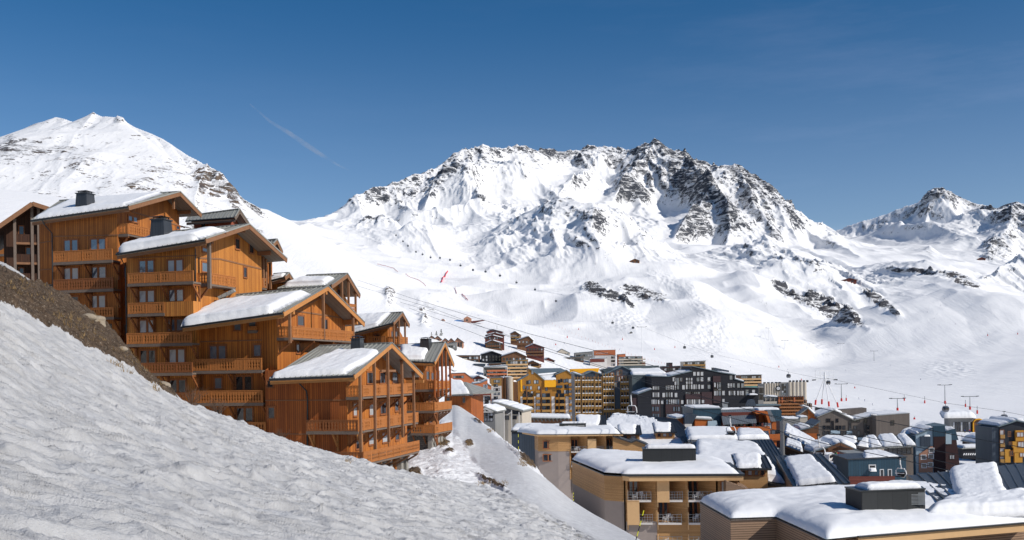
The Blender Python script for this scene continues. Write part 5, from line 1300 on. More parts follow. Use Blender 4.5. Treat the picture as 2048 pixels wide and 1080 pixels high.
def hotel_mid():
    """larch clad wing with the balconies"""
    fr = Frame(1243, 120.5, rz=-6, py=951); t = fr.empty('hotel_wing', 'larch clad hotel wing with three balcony bays, white rails and a deep smooth snow roof', 'hotel')
    Z = fr.C.z; top = 0.0; zb = -16
    pts = [at_z(fr, px, py, Z) for px, py in [(1144,922),(1208.5,949),(1243,951)]]
    pl = [pts[0], pts[1], (0, 0)]; R_ = at_z(fr, 1475, 940, Z); xr = R_[0]-1.6
    zs = fr.a(1230, 1003)[1]
    back = at_z(fr, 1160, 906, Z); D = 20
    # left faces
    m = MB(); seq = [(pts[0][0]+1, pts[0][1]+12), pts[0], pts[1], (0,0), (0.25,0), (0.25,3), (xr, 3), (xr, 16), (pts[0][0]+1, 16)]
    m.prism(seq, 'z', zs, 0); m.build('wall', T_LARCH, t)
    m = MB(); 
    seq2 = [(x+(0.06 if i < 3 else 0), y+0.06) for i, (x, y) in enumerate(seq)]; m.prism(seq2, 'z', zb, zs-0.01); m.build('rendered_base', T_STUC, t)
    g = MB(); g.bar((pts[0][0],pts[0][1]-0.02,-0.06),(pts[1][0],pts[1][1]-0.02,-0.06),0.12,0.12); g.bar((pts[1][0],pts[1][1]-0.02,-0.06),(0,-0.02,-0.06),0.12,0.12); g.build('roof_edging', GUTTER, t)
    xs = [fr.a(px, 980)[0] for px in (1253, 1313, 1373.6, 1434)]
    hotel_bay_wall(t, xs, fr.a(1300,1043)[1], 0.0, 1.9, T_LARCH)
    lo = MB(); lo.box(xs[0]-.1, xs[1], 0.05, 3, zb, fr.a(1300,1043)[1]-0.01); lo.build('rendered_base', T_STUC, t)
    lo = MB(); lo.box(xs[1], xs[3]+1.2, 0.1, 3, zb, fr.a(1300,1043)[1]-0.01); lo.build('wall', T_LARCH, t)
    # roof slab with fascia
    q = MB(); y_ = -1.5
    poly = [(0.0,-0.5),(0.8,y_),(R_[0],y_+0.3),(R_[0],15),(0.0,15)]
    q.prism(poly, 'z', 0.02, 0.24); roof = q.build('roof', GUTTER, t)
    q = MB(); q.prism([(x+(0.1 if x < 1 else -0.15), y+(0.12 if y < 1 else 0)) for x, y in poly], 'z', -0.55, 0.018); q.build('fascia', T_LARCHP, roof)
    snow_poly(roof, [pts[0], pts[1], (-0.1,0.0), (0.2,-0.8), (R_[0]-0.6,y_+0.6), (R_[0]-0.8,15), back, ], 0.26, 0.85, 3.4, 0.45, 3)
    q0 = at_z(fr, 1286, 924, Z+1.0); yb_ = q0[1]; b = fr.a(1392, 915, yb_); c = fr.a(1290, 899, yb_)
    dark_box(t, fr, q0[0], b[0], yb_, yb_+3, 0.2, c[1], 0.45, 7)
    rows = [fr.a(1263,1000,-0.2)[1], fr.a(1263,1045,-0.2)[1], fr.a(1263,1089,-0.2)[1]]; r = random.Random(4)
    for i in range(3):
        for j, z in enumerate(rows):
            x = xs[i]+0.15
            if (i, j) in ((1, 0), (0, 1)):
                m = MB(); m.box(x-0.1, x+1.35, -0.55, -0.40, z-0.25, z+2.6); m.box(x+1.23, x+1.35, -0.40, 1.0, z-0.25, z+2.6); m.box(x-0.1, x+1.35, -0.6, 1.0, z+2.6, z+2.7)
                m.build('balcony_screen', T_LARCHP, t)
                hotel_balcony(t, x+1.36, x+2.9, 1.6, -0.45, z, seed=i)
            elif (i, j) != (0, 2):
                hotel_balcony(t, x, x+2.75, 1.7, -0.5, z, seed=i*3+j); put_chairs(fr, x+0.5, 0.1, z, r)
            window(t, x+0.15, x+1.25, z+0.05, z+2.25, 1.89, 'A', leaves=2, gl=0, fr=FR_WOOD)
            m = MB(); m.box(x-0.1, x+0.05, -0.03, -0.002, z-0.9, z+1.2); m.build('corner_strip', T_LARCHP, t)
    xw = fr.a(1447, 985)[0]; window(t, xs[3]+0.5, xs[3]+1.6, rows[0]+0.1, rows[0]+2.2, 0.3, 'A', leaves=1, gl=2, fr=FR_WOOD)
    m = MB(); m.box(xs[3]+0.12, xs[3]+2.5, 0.31, 3, -5, -0.6); m.build('wall', T_LARCH, t)
    # lower gabled wing to the right
    m = MB(); P = [fr.a(1452,1000,-2.5), fr.a(1452,962,-2.5), fr.a(1500,980,-2.5), fr.a(1512,1010,-2.5)]
    m.prism([(x, z) for x, z in P], 'y', -2.5, 3); m.build('wall', T_LARCHG, t)
    return t
def hotel_left():
    fr = Frame(1076, 200, rz=-2, py=870); t = fr.empty('hotel_wing', 'farther larch hotel wing with two paired windows and taupe rendered base beside the groomed slope', 'hotel')
    xr = fr.a(1237, 868)[0]; D = 22; zs = fr.a(1090,903)[1]; zb = -14
    xs = [fr.a(px, 880)[0] for px in (1140,1174,1211,1236)]; x1 = fr.a(1116,880)[0]
    m = MB(); m.prism([(0,0.8),(x1,0.0),(xs[0],0.0),(xs[0],3),(xr,3),(xr,D),(0.5,D),(-0.8,8)], 'z', zs, -0.3); m.build('wall', T_LARCH, t)
    m = MB(); m.prism([(0.04,0.86),(x1,0.06),(xs[0],0.06),(xs[0],3.1),(xr,3.1),(xr,D),(0.5,D),(-0.8,8)], 'z', zb, zs-0.01); m.build('rendered_base', T_STUC, t)
    hotel_bay_wall(t, xs, -9, -0.3, 2.2, T_LARCH)
    q = MB(); q.prism([(-0.3,0.3),(x1,-0.6),(xr+0.8,-1.4),(xr+0.8,D),(-3,D),(-3.4,9)], 'z', -0.28, 0.02); roof = q.build('roof', T_LARCHP, t)
    q = MB(); q.prism([(-0.35,0.25),(x1,-0.66),(xr+0.85,-1.46),(xr+0.85,D),(-3,D),(-3.45,9)], 'z', 0.022, 0.12); q.build('roof_edging', GUTTER, roof)
    snow_poly(roof, [(-0.3,0.4),(x1,-0.4),(xr+0.3,-1.1),(xr+0.3,D),(-3,D),(-4.5,9)], 0.13, 1.0, 2.0, 0.6, 13)
    for (a, b, c, d) in [(1086,882,1106,897),(1086,909,1107,922)]: 
        x0, z1 = fr.a(a,b,0.4); x2, z0 = fr.a(c,d,0.4); window(t, x0, x2, z0, z1, 0.38, 'A', leaves=2, gl=0, fr=FR_WOOD)
    r = random.Random(8)
    rows = [fr.a(1150,903,-.2)[1], fr.a(1150,932,-.2)[1]]
    for i in range(3):
        for j, z in enumerate(rows):
            x = xs[i]+0.2
            if i == 1 and j == 0:
                m = MB(); m.box(x-.1, x+1.6, -0.5, -0.35, z-0.2, z+2.5); m.build('balcony_screen', T_LARCHP, t)
            hotel_balcony(t, x+(1.7 if i == 1 else 0), x+3.0, 1.8, -0.4, z); window(t, x+0.15, x+1.35, z+0.05, z+2.2, 2.19, 'A', leaves=2, gl=0, fr=FR_WOOD)
            if i != 1 and j == 0: put_chairs(fr, x+0.6, 0.2, z, r)
    a = fr.a(1119,866,9); b = fr.a(1172,862,9); c = fr.a(1120,848,9); dark_box(t, fr, a[0], b[0], 9, 12, 0.1, c[1], 0.3, 17)
    m = MB(); a2 = fr.a(1136,860,8.9); b2 = fr.a(1153,850,8.9); m.box(a2[0], b2[0], 8.85, 8.99, a2[1], b2[1]); a2 = fr.a(1154,860,8.9); b2 = fr.a(1169,850,8.9); m.box(a2[0], b2[0], 8.85, 8.99, a2[1], b2[1]); m.build('louvre_panel', T_GREY, t)
    # gable wing at the right end
    m = MB(); P = [(1226,903),(1226,874),(1262,886),(1272,882),(1300,893),(1300,903)]
    m.prism([fr.a(px, py, -1.5) for px, py in P][::-1], 'y', -1.5, 6); m.build('wall', T_LARCH, t)
    g = MB(); 
    for p, q_ in zip(P[1:4], P[2:5]):
        a = fr.a(*p, -1.7); b = fr.a(*q_, -1.7); g.hexa([(a[0],-1.9,a[1]),(b[0],-1.9,b[1]),(b[0],6,b[1]),(a[0],6,a[1]),(a[0],-1.9,a[1]+.3),(b[0],-1.9,b[1]+.3),(b[0],6,b[1]+.3),(a[0],6,a[1]+.3)])
    g.build('roof', R_DARK, t)
    return t
def dormer(par, fr, px0, px1, pt, pm, pb, d, snow=True, wins=3, seed=3, wall=None):
    """dormer with a low ribbed roof; rows: roof top, eave, foot"""
    x0, zt = 0, 0
    P = lambda px, py: (W(px, py, d)-fr.C)
    a = P(px0, pb); b = P(px1, pb); e = P(px0, pm); tp = P(px0, pt)
    xa, ya = a.dot(fr.u), a.dot(fr.v); xb = b.dot(fr.u); zb, ze, zr = a.z, e.z, tp.z
    m = MB(); m.box(xa+0.4, xb-0.4, ya, ya+6, zb-1.5, ze); o = m.build('dormer', wall or T_LARCH, par)
    r = MB(); A, B = Vector((xa, ya-0.7, ze)), Vector((xb, ya-0.7, ze)); C_, D_ = Vector((xb, ya+5, zr+0.5)), Vector((xa, ya+5, zr+0.5))
    nrm = (B-A).cross(D_-A).normalized(); dn = nrm*-0.25; up = nrm*0.06
    r.add([A,B,C_,D_,A+dn,B+dn,C_+dn,D_+dn], [(0,1,2,3),(7,6,5,4),(0,4,5,1),(1,5,6,2),(2,6,7,3),(3,7,4,0)])
    n = int((xb-xa)/0.5)
    for i in range(n+1): r.bar(A.lerp(B, i/n)+up, D_.lerp(C_, i/n)+up, 0.1, 0.1)
    r.build('dormer_roof', R_DARK, o)
    if snow: snow_patch(o, [A.lerp(B,.03)+up, A.lerp(B,.72)+up, D_.lerp(C_,.85)+up, D_+up], 0.5, seed, 40, 18, rag=0.08)
    w = (xb-xa-1.2)/max(1, wins)
    for i in range(wins): window(o, xa+0.7+i*w, xa+0.7+i*w+w*0.62, zb+0.15, ze-0.3, ya-0.01, 'A', leaves=1, gl=[0,2,1][i % 3])
    return o
def slope_roof(label, corners, snow_uv, T=0.6, seed=3, walls=None, rz=-10, mat=None, extra=None, cell=None, name='roofed_wing', cat='building', rag=0.03):
    px, py, d = corners[0]; fr = Frame(px, d, rz=rz, py=py); t = fr.empty(name, label, cat)
    roof, Q = tilted(t, fr, corners, mat)
    for s in snow_uv:
        P = [quad_uv(Q, u, v)+Vector((0,0,0.08)) for u, v in s]
        L = (P[1]-P[0]).length; snow_patch(roof, P, T, seed, int(min(90, max(24, L/0.4))), int(min(60, max(14, (P[3]-P[0]).length/0.4))), rag=rag); seed += 3
    # body under the roof
    m = MB(); B0 = [Q[0], Q[1], Q[2], Q[3]]; cen = sum(B0, Vector())/4
    top = [cen.lerp(q, 0.97)-Vector((0,0,0.42)) for q in B0]; back = top[2].y
    bot = [Vector((q.x, q.y, -16)) for q in top]
    m.add([*bot, *top], [(0,3,2,1),(4,5,6,7),(0,1,5,4),(1,2,6,5),(2,3,7,6),(3,0,4,7)]); m.build('wall', walls or T_LARCHG, t)
    return fr, t, roof, Q
def near_roofs():
    fr, t, roof, Q = slope_roof('long snow roof above the farther larch wing, its right edge bare and ribbed', [(1150,893,212),(1416,914,196),(1352,846,232),(1236,829,248)], [[(0.02,0.0),(0.93,0.0),(0.62,0.97),(-0.02,0.98)]], 0.8, 31, T_LARCH, rz=-4)
    dormer(roof, fr, 1153, 1213, 838, 852, 862, 214, wins=0, seed=33); dormer(roof, fr, 1237, 1283, 858, 868, 879, 207, wins=2, seed=34); dormer(roof, fr, 1308, 1353, 854, 864, 875, 211, wins=3, seed=35)
    # stepped ribbed roof behind
    slope_roof('bare dark ribbed roof with a stepped top edge in front of the anthracite block', [(1262,862,250),(1426,905,232),(1352,838,262),(1264,828,268)], [], 0.5, 37, T_GRYW, rz=-4)
    slope_roof('low snow covered roof between the ribbed edge and the orange balcony block', [(1376,884,186),(1540,882,188),(1536,862,214),(1372,860,216)], [[(0.0,0.12),(0.62,0.10),(0.55,1.0),(-.02,1.0)],[(0.60,0.10),(1.0,0.12),(0.92,0.75),(0.62,0.95)]], 0.9, 41, T_LARCHG, rz=-4)
    fr, t, roof, Q = slope_roof('broad snow roof with ribbed right edge and timber dormer behind the balconied larch wing', [(1388,948,131),(1604,974,121),(1542,879,152),(1385,884,154)], [[(0.0,0.0),(0.86,0.02),(0.78,0.84),(0.04,0.98)]], 0.9, 43, T_LARCHG, rz=-6)
    dormer(roof, fr, 1472, 1541, 925, 936, 953, 124, wins=4, seed=45)
    fr, t, roof, Q = slope_roof('ribbed dark roof with a rounded snow patch beside the petrol blue building', [(1588,976,112),(1700,966,110),(1640,906,134),(1551,912,136)], [[(0.06,0.02),(0.80,0.04),(0.74,0.86),(0.12,0.80)]], 0.6, 47, T_LARCHG, rz=-8)
def hotel_front():
    fr = Frame(1461, 68.5, rz=-4, py=1041); t = fr.empty('hotel_wing', 'nearest hotel wing of greying larch with a wide smooth snow roof and dark plant box', 'hotel')
    Z = fr.C.z
    E = [at_z(fr, px, py, Z) for px, py in [(1400,1006),(1461,1041),(1552,1038),(1652,1084),(1716,1078),(2060,1049)]]
    B = [at_z(fr, 2250, 985, Z+.9), at_z(fr, 1800, 960, Z+0.9), at_z(fr, 1442, 977, Z+0.9)]
    wallp = [E[0], E[1], E[2], E[3], (E[4][0]+0.1, E[4][1]+1.2), (E[5][0], E[5][1]+1.2), B[0], B[1], B[2]]
    m = MB(); m.prism(wallp, 'z', -14, 0); m.build('wall', T_LARCHG, t)
    g = MB()
    for a, b in zip(E[:3], E[1:4]): g.bar((a[0],a[1]-.02,0.03),(b[0],b[1]-.02,0.03),0.14,0.08)
    g.build('roof_edging', T_GRYW, t)
    # overhanging pale eave on the right
    q = MB(); e0 = (E[4][0], E[4][1]); q.prism([e0, (E[5][0], E[5][1]), (E[5][0], E[5][1]+3), (e0[0]+0.5, e0[1]+3)], 'z', -0.42, 0.1); q.build('eave', T_LARCHP, t)
    q = MB(); q.bar((e0[0],e0[1]-.06,0.14),(E[5][0],E[5][1]-.06,0.14),0.2,0.1); q.build('gutter', GUTTER, t)
    roof = MB(); roof.prism([E[0],E[1],E[2],E[3],E[4],E[5],B[0],B[1],B[2]], 'z', 0.102, 0.16); rf = roof.build('roof', GUTTER, t)
    snow_poly(rf, [E[0], E[1], E[2], E[3], (E[4][0],E[4][1]+.1), (E[5][0],E[5][1]+.1), B[0], B[1], B[2]], 0.16, 0.85, 3.0, 0.26, 23, fine=0.07)
    a = at_z(fr, 1724, 1027, Z+0.85); x1 = a[0]; y1 = a[1]
    c = at_z(fr, 1702, 1015, Z+0.5)
    # plant box: rectangular, long side to the camera
    zt = fr.a(1724, 984, y1)[1]; xe = fr.a(1852, 984, y1+0.9)[0]
    P = [(x1, y1), (xe, y1+1.1), (xe-0.3, y1+3.4), (x1-0.45, y1+2.3)]
    m = MB(); m.prism(P, 'z', 0.2, zt); o = m.build('plant_box', T_DBOX, t)
    m = MB(); m.prism([(P[0][0]-.05,P[0][1]-.05),(P[1][0]+.05,P[1][1]-.05),(P[2][0]+.05,P[2][1]+.05),(P[3][0]-.05,P[3][1]+.05)], 'z', zt+.002, zt+0.09); m.build('coping', GUTTER, o)
    snow_patch(o, [(P[0][0]+.5,P[0][1]+.15,zt+.09),(P[1][0]-.1,P[1][1]+.1,zt+.09),(P[2][0]-.1,P[2][1]-.1,zt+.09),(P[3][0]+.6,P[3][1]-.1,zt+.09)], 0.4, 61, 60, 20, rag=0.1)
    v = MB(); vx0 = xe-1.05; 
    for k in range(8): v.box(vx0, xe-0.1, y1+0.86, y1+0.90, zt-0.95+k*0.09, zt-0.95+k*0.09+0.05)
    v.box(vx0-.05, xe-.05, y1+0.98, y1+1.02, zt-1.0, zt-0.18); g_ = v.build('louvre', STEEL, o)
    l = MB(); l.ball((x1-0.31, y1+1.15, 0.95), 0.06, 0.13, 0.15); l.build('lamp', FR_WHITE, o)
    # gabled roof right of the box, half buried in snow
    o2, Q = tilted(t, fr, [(1880,1007,68.5),(2120,1000,69),(2085,922,92),(1815,951,86)], R_DARK, 0.35, 'dormer_roof')
    up = Vector((0,0,.06))
    snow_patch(o2, [quad_uv(Q,.15,.0)+up, quad_uv(Q,.58,-.01)+up, quad_uv(Q,.64,1.0)+up, quad_uv(Q,.28,.98)+up], 0.5, 65, 90, 50, rag=0.06)
    w_ = MB(); A0 = Q[0]+Vector((.3,.3,-.5)); A1 = Q[3]+Vector((.3,0,-.5)); A2 = Q[1]+Vector((0,.3,-.5)); A3 = Q[2]+Vector((0,0,-.5))
    V = [Vector((p.x, p.y, -0.1)) for p in (A0, A2, A3, A1)]+[A0, A2, A3, A1]; w_.hexa(V); w_.build('dormer_wall', T_LARCHP, t)
    def L(px, py, d): p = (W(px, py, d)-fr.C); return Vector((p.dot(fr.u), p.dot(fr.v), p.z))
    snow_patch(t, [L(1850,1040,64.5), L(2080,1032,65), L(2060,992,69.5), L(1900,1008,69)], 0.9, 67, 70, 30, rag=0.12, name='snow_drift')
    return t
hotel_mid(); hotel_left(); near_roofs(); hotel_front()
for i, (p, rz) in enumerate(CHAIRS):
    o = place('garden_chair', CHAIR, None, p, rz)
    tag(o, 'white garden chair on a larch hotel balcony', 'chair', 'white chairs on the hotel balconies')
# ================= the resort =================
APT = 'apartment building'
def bd(px, d, rz, label, name='apartment_building', cat='building', py=760, group=None):
    fr = Frame(px, d, rz=rz, py=py); return fr, fr.empty(name, label, cat, group)
SN = [GL_DARK, GL_DARK, GL_CURT, GL_BLUE]
def zpx(fr, px, py, y=0): return fr.a(px, py, y)
# --- ochre yellow block ---
def yellow_block():
    fr, t = bd(1040, 470, 2, 'ochre yellow apartment block with grey lower bays, directly left of the blue grey block')
    block(t, fr, [(1036,762),(1057,750),(1057,737),(1074,748),(1090,762),(1112,762)], 16, T_YEL, z0=-26, roof=R_BLUE, ov=0.5, th=0.4)
    block(t, fr, [(1112,749),(1133,741),(1149,752)], 16, T_YEL, 0, -26, R_BLUE, 0.5, 0.4)
    block(t, fr, [(1112,752),(1112.2,752),(1112.4,762)], 4, T_YEL, 0, -26)
    # sloping blue grey roof behind and its band
    m = MB(); a = fr.a(1072,746,3); b = fr.a(1133,741,3); c = fr.a(1057,737,20); d = fr.a(1121,736,20)
    m.hexa([(a[0],3,a[1]-.4),(b[0],3,b[1]-.4),(d[0],20,d[1]-.4),(c[0],20,c[1]-.4),(a[0],3,a[1]),(b[0],3,b[1]),(d[0],20,d[1]),(c[0],20,c[1])]); m.build('roof', R_BLUE, t)
    P = lambda px, py, y: Vector((fr.a(px,py,y)[0], y, fr.a(px,py,y)[1]))
    q = [P(1089,759,-0.5), P(1112,759,-0.5), P(1112,749,5), P(1077,751,5)]; snow_patch(t, q, 0.5, 3, 24, 12, rag=0.02)
    x0, z1 = fr.a(1089,760,-0.9); x1, z0 = fr.a(1112,774,-0.9); m = MB(); m.box(x0, x1, -0.9, 0.5, z0, z1-0.1); m.build('panel', T_YELB, t)
    x0, z1 = fr.a(1041,759,-0.3); x1, z0 = fr.a(1044.5,783,-0.3); m = MB(); m.box(x0, x1, -0.3, -0.01, z0, z1); m.build('panel', T_YELB, t)
    x0, z1 = fr.a(1140,738,10); x1, z0 = fr.a(1190,750,10); m = MB(); m.prism([(x0,z0-3),(x1,z0-3),(fr.a(1199,737,10)[0],z1+.2),(x0,z1)], 'y', 10, 12); m.build('attic_wall', T_YELB, t)
    for (a, b, py0) in [(1044,1058,793),(1068,1071,793),(1103,1109,793),(1131,1137,793),(1041,1044,793)]:
        x0, z1 = fr.a(a, py0); x1, _ = fr.a(b, py0); m = MB(); m.box(x0, x1, -0.06, 0, -26, z1); m.build('rendered_panel', T_WHITE, t)
    cols_ = [(1045,1053),(1055,1067),(1072,1081),(1084,1101),(1111,1117),(1119,1130),(1138,1148)]
    rows = [794.5, 807, 819.5, 832]
    for i, (a, b) in enumerate(cols_):
        strips(t, fr, a, b, rows if i not in (0, 2) else rows, T_OCH if i % 2 else T_YEL, 0, 1.3, 1.0)
        for py in (789.5,802,815,827): 
            x0, z = fr.a(a, py+3); x1, _ = fr.a(b, py); n = max(1, int((x1-x0)/1.6))
            for k in range(n): twin(t, x0+0.2+k*(x1-x0)/n, -0.08, z-0.6, (x1-x0)/n*0.75, 1.9, 0, SN[(i+k) % 4])
    strips(t, fr, 1071, 1080, [781], T_YEL, 0, 1.2, 1.0); strips(t, fr, 1138, 1149, [776, 767.5, 786], T_YEL, 0, 1.2, 1.0); strips(t, fr, 1113, 1125, [771], T_BLUE, 0, 1.2, 1.0)
    for (x, y) in [(1065,745),(1055,765),(1059,764),(1048,775),(1055,776),(1062,776),(1070,764),(1075,764),(1093,778),(1118,763),(1123,761),(1129,762),(1134,761),(1131,773),(1134,773),(1130,784),(1135,784),(1057,787),(1050,786),(1064,786),(1078,776),(1120,784),(1116,784)]:
        a = fr.a(x, y); twin(t, a[0]-.45, -0.02, a[1]-.7, 0.9, 1.5, 0, SN[(x+y) % 4])
    for (x, y) in [(1141,762),(1147,761),(1141,773),(1147,772),(1142,784),(1147,784)]:
        a = fr.a(x, y); twin(t, a[0]-.9, -0.02, a[1]-.8, 1.5, 1.7, 0, GL_CURT if x < 1145 else GL_DARK)
    for px in (1053, 1082): 
        x0, z1 = fr.a(px-1.2, 775); x1, _ = fr.a(px+1.2, 775); m = MB(); m.box(x0, x1, -0.35, -0.061, -26, z1); m.build('fin', T_BRN, t)
yellow_block()
# --- blue grey block with yellow balconies ---
def blue_block():
    fr, t = bd(1149, 384, 1, 'blue grey apartment block with yellow balcony frames and gabled tops')
    block(t, fr, [(1149,748),(1164,752),(1184,743),(1206,750),(1213,748),(1244,733),(1263,742),(1264,750)], 16, T_NAVY, 0, -24, R_BLUE, 0.5, 0.4, snow={0})
    m = MB(); a = fr.a(1204,739,8); b = fr.a(1318,731,8); m.prism([(a[0]+4,a[1]-5),(b[0],b[1]-3),(b[0],b[1]),(fr.a(1250,731,8)[0],b[1]+.1),(a[0],a[1])], 'y', 8, 20); m.build('roof_volume', T_GREEN, t)
    y = 0
    for (x0, x1, pys) in [(1150,1161,[761,774,787,799.5,812.5,825]),(1164,1188,[761,774,787,799.5,812.5,825]),(1190,1203,[761,774,787,799.5,812.5,825]),(1206,1228,[754,766,779,792,806,819]),(1241,1263,[764.5,778.5,792,806.5,819])]:
        n = max(2, int((x1-x0)/5.5)); a = fr.a(x0, 770, -1.3)[0]; b = fr.a(x1, 770, -1.3)[0]
        for k, py in enumerate(pys):
            z = fr.a(x0, py, -1.3)[1]-1.0
            s_ = strip(t, a, b, 0, z, 1.3, 0.95, T_OCH, fins=0)
            sn = MB(); sn.box(a, b, -1.42, -1.22, z+0.95, z+1.22); sn.build('snow_ledge', SNOW, s_)
            for q in range(n): twin(t, a+(b-a)*(q+.15)/n, -0.02, z+0.05, (b-a)/n*0.68, 2.0, 0, SN[(q+k) % 4 if (q*k) % 3 else 0], FR_WOOD, 1)
        f = MB(); zt = fr.a(x0, pys[0]-8)[1]
        for q in range(n+1): xx = a+(b-a)*q/n; f.box(xx-0.1, xx+0.1, -1.5, -1.31, -22, zt)
        f.build('timber_screen', T_OCH, t)
    for (x, y) in [(1167,756),(1194,751),(1236,747),(1241,745),(1240,758),(1231,756),(1243,757),(1251,756),(1260,755),(1231,770),(1166,752),(1218,751),(1224,750)]:
        a = fr.a(x, y); twin(t, a[0]-.5, -0.02, a[1]-.8, 1.0, 1.7, 0, SN[(x*3+y) % 4], FR_WOOD)
    x0, z1 = fr.a(1227,818,-0.3); x1, z0 = fr.a(1258,832,-0.3); m = MB(); m.box(x0, x1, -0.3, -0.01, z0-6, z1); m.build('panel', T_OCH, t)
blue_block()
def green_block():
    fr, t = bd(1264, 378, 8, 'windowless grey green sheet metal volume with domed snow roof left of the anthracite block', 'building')
    block(t, fr, [(1264,751),(1306,752)], 20, T_GREEN, 0, -22, R_BLUE, 0.2, 0.3)
    P = lambda px, py, y: Vector((fr.a(px,py,y)[0], y, fr.a(px,py,y)[1]))
    snow_patch(t, [P(1263,750,-.2), P(1334,749,-.2), P(1318,739,14), P(1255,741,14)], 1.0, 7, 40, 16, rag=0.02)
    m = MB(); a = fr.a(1305,752); b = fr.a(1325,752); m.box(a[0], b[0]+3, 3, 18, -22, a[1]-.2); m.build('wall', T_GREEN, t)
green_block()
# --- anthracite block ---
def black_block():
    fr, t = bd(1267, 366, 3, 'big anthracite zigzag roofed apartment block with rows of light curtained windows')
    block(t, fr, [(1275,789),(1303,779)], 14, T_BLACK, -0.8, -22, R_BLUE, 0.3, 0.25, snow={0}, name='low_wing_wall')
    block(t, fr, [(1303,753),(1336,754),(1384,743),(1384,733),(1443,746)], 18, T_BLACK, 0, -22, R_BLUE, 0.3, 0.3, snow={0,1}, sthick=0.6)
    block(t, fr, [(1443,746),(1470,750)], 16, T_BLACK, 0.5, -22, R_BLUE, 0.3, 0.3, snow={0}, name='wing_wall')
    block(t, fr, [(1470,759),(1488,764)], 14, T_BLACK, 0.5, -22, R_BLUE, 0.3, 0.3, snow={0}, name='wing_wall')
    block(t, fr, [(1488,775),(1516,776)], 12, T_BLACK, 0.5, -22, R_BLUE, 0.3, 0.3, name='wing_wall')
    # plum lower storeys
    def panel(x0, x1, y0, y1, dep, mat, nm='cladding_panel'):
        a, zt = fr.a(x0, y0, -dep); b, zb = fr.a(x1, y1, -dep); m = MB(); m.box(a, b, -dep, -0.01 if dep < 1 else 0, zb, zt); return m.build(nm, mat, t)
    for (x0, x1, y0) in [(1264,1290,796),(1291,1321,799),(1331,1361,799),(1371,1402,788),(1403,1425,784)]: panel(x0, x1, y0, 842, 0.5, T_PLUM)
    panel(1426,1442,752,806,0.7,T_PLUM,'stair_tower')
    W3 = 1.1
    def row(xs, y, w=1.0, h=1.6, dep=0.03, gl=GL_CURT, cols=1):
        for i, x in enumerate(xs):
            a = fr.a(x, y, -dep); twin(t, a[0]-w/2, -dep, a[1]-h/2, w, h, 0, gl if (i*7+int(y)) % 5 else GL_BLUE, FR_DARK, cols)
    tri = lambda x: [x-4, x, x+4]
    row([1389,1396.5,1404],747.5,1.0,1.4); row([1351.5,1355.5],763,.9,2.6); row([1348,1396,1404,1418],758.5,1.0,1.5); row(tri(1378.5)+[1362],759,0.95,1.2); row(tri(1378.5),764.5,0.95,1.2); row([1362.5],759,1.0,1.4)
    row([1308,1312,1316],776,.9,1.2); row([1334,1338,1342,1347,1351,1355],775,.95,1.5); row([1367],774.5,1.0,1.6); row(tri(1378.5)+tri(1393.5),773.5,1.0,1.7); row([1405,1418],773.5,1.0,1.4)
    row([1298,1327.5,1352],790,1.0,1.6); row(tri(1312)+tri(1338.5),789.5,1.0,1.7); row(tri(1378)+[1385,1389,1393,1397],788.5,1.0,1.6,gl=GL_BLUE); row([1406,1419],788,1.0,1.4)
    row([1295,1299,1303,1308.5,1312.5,1316.5,1335,1339,1343,1348,1352,1356,1376,1380,1384,1390,1394,1398],803.5,0.95,1.7,0.52); row([1324.5,1364.5],804,.9,1.4); row([1406],803,.9,1.2,.52)
    row([1295,1299,1307,1311,1315,1349,1353,1357,1380,1387],818,0.95,1.6,0.52,GL_BLUE); row([1369],818,.9,1.2); row([1308,1312,1316,1336,1341,1349,1353],831.5,0.95,1.4,.52,GL_BLUE)
    row([1431,1435,1439],771,1.0,2.2,.72); row([1431,1435,1439],786,1.0,1.8,.72); row([1431,1439],778,1.0,1.2,.72,GL_DARK)
    row([1462],755,1,1.5,-.49); row([1458,1462,1467],771,1.0,1.6,-.49); row([1478,1484],771,1.4,1.6,-.49,GL_BLUE); row([1447,1460,1464,1468,1477,1481,1485],786,1.0,1.6,-.49); row([1494,1507],785,1.1,2.0,-.49); row([1447],801,.9,1.2,-.49)
    m = MB(); a = fr.a(1498,790,-1.5); b = fr.a(1516,790,-1.5); m.box(a[0], b[0], -1.5, 0.5, a[1]-.3, a[1]); o = m.build('canopy', T_BLACK, t); snow_patch(o, [(a[0],-1.5,a[1]),(b[0],-1.5,a[1]),(b[0],.4,a[1]+.1),(a[0],.4,a[1]+.1)], .5, 3, 16, 8)
    m = MB(); a = fr.a(1490,773,1); b = fr.a(1514,766,1); m.box(a[0], b[0], 1.0, 1.06, a[1]-.4, b[1]-1.2); m.build('glass_balustrade', mat_glass('turquoise_glass', (0.03,0.42,0.36)), t)
    m = MB(); a = fr.a(1516,773,0.5); b = fr.a(1527,800,0.5); m.box(a[0], b[0], 0.5, 10, -22, a[1]); m.build('stair_wing', T_GREY, t)
    for y in (781, 794): row([1520, 1524], y, 0.9, 1.8, -.49, GL_DARK)
    m = MB(); a = fr.a(1428,735,9); b = fr.a(1458,741,9); m.hexa([(a[0],9,a[1]-3),(b[0],9,b[1]-3),(b[0],13,b[1]-3),(a[0],13,a[1]-3),(a[0],9,a[1]),(b[0],9,b[1]),(b[0],13,b[1]),(a[0],13,a[1])]); m.build('roof_plant', T_NAVY, t)
black_block()
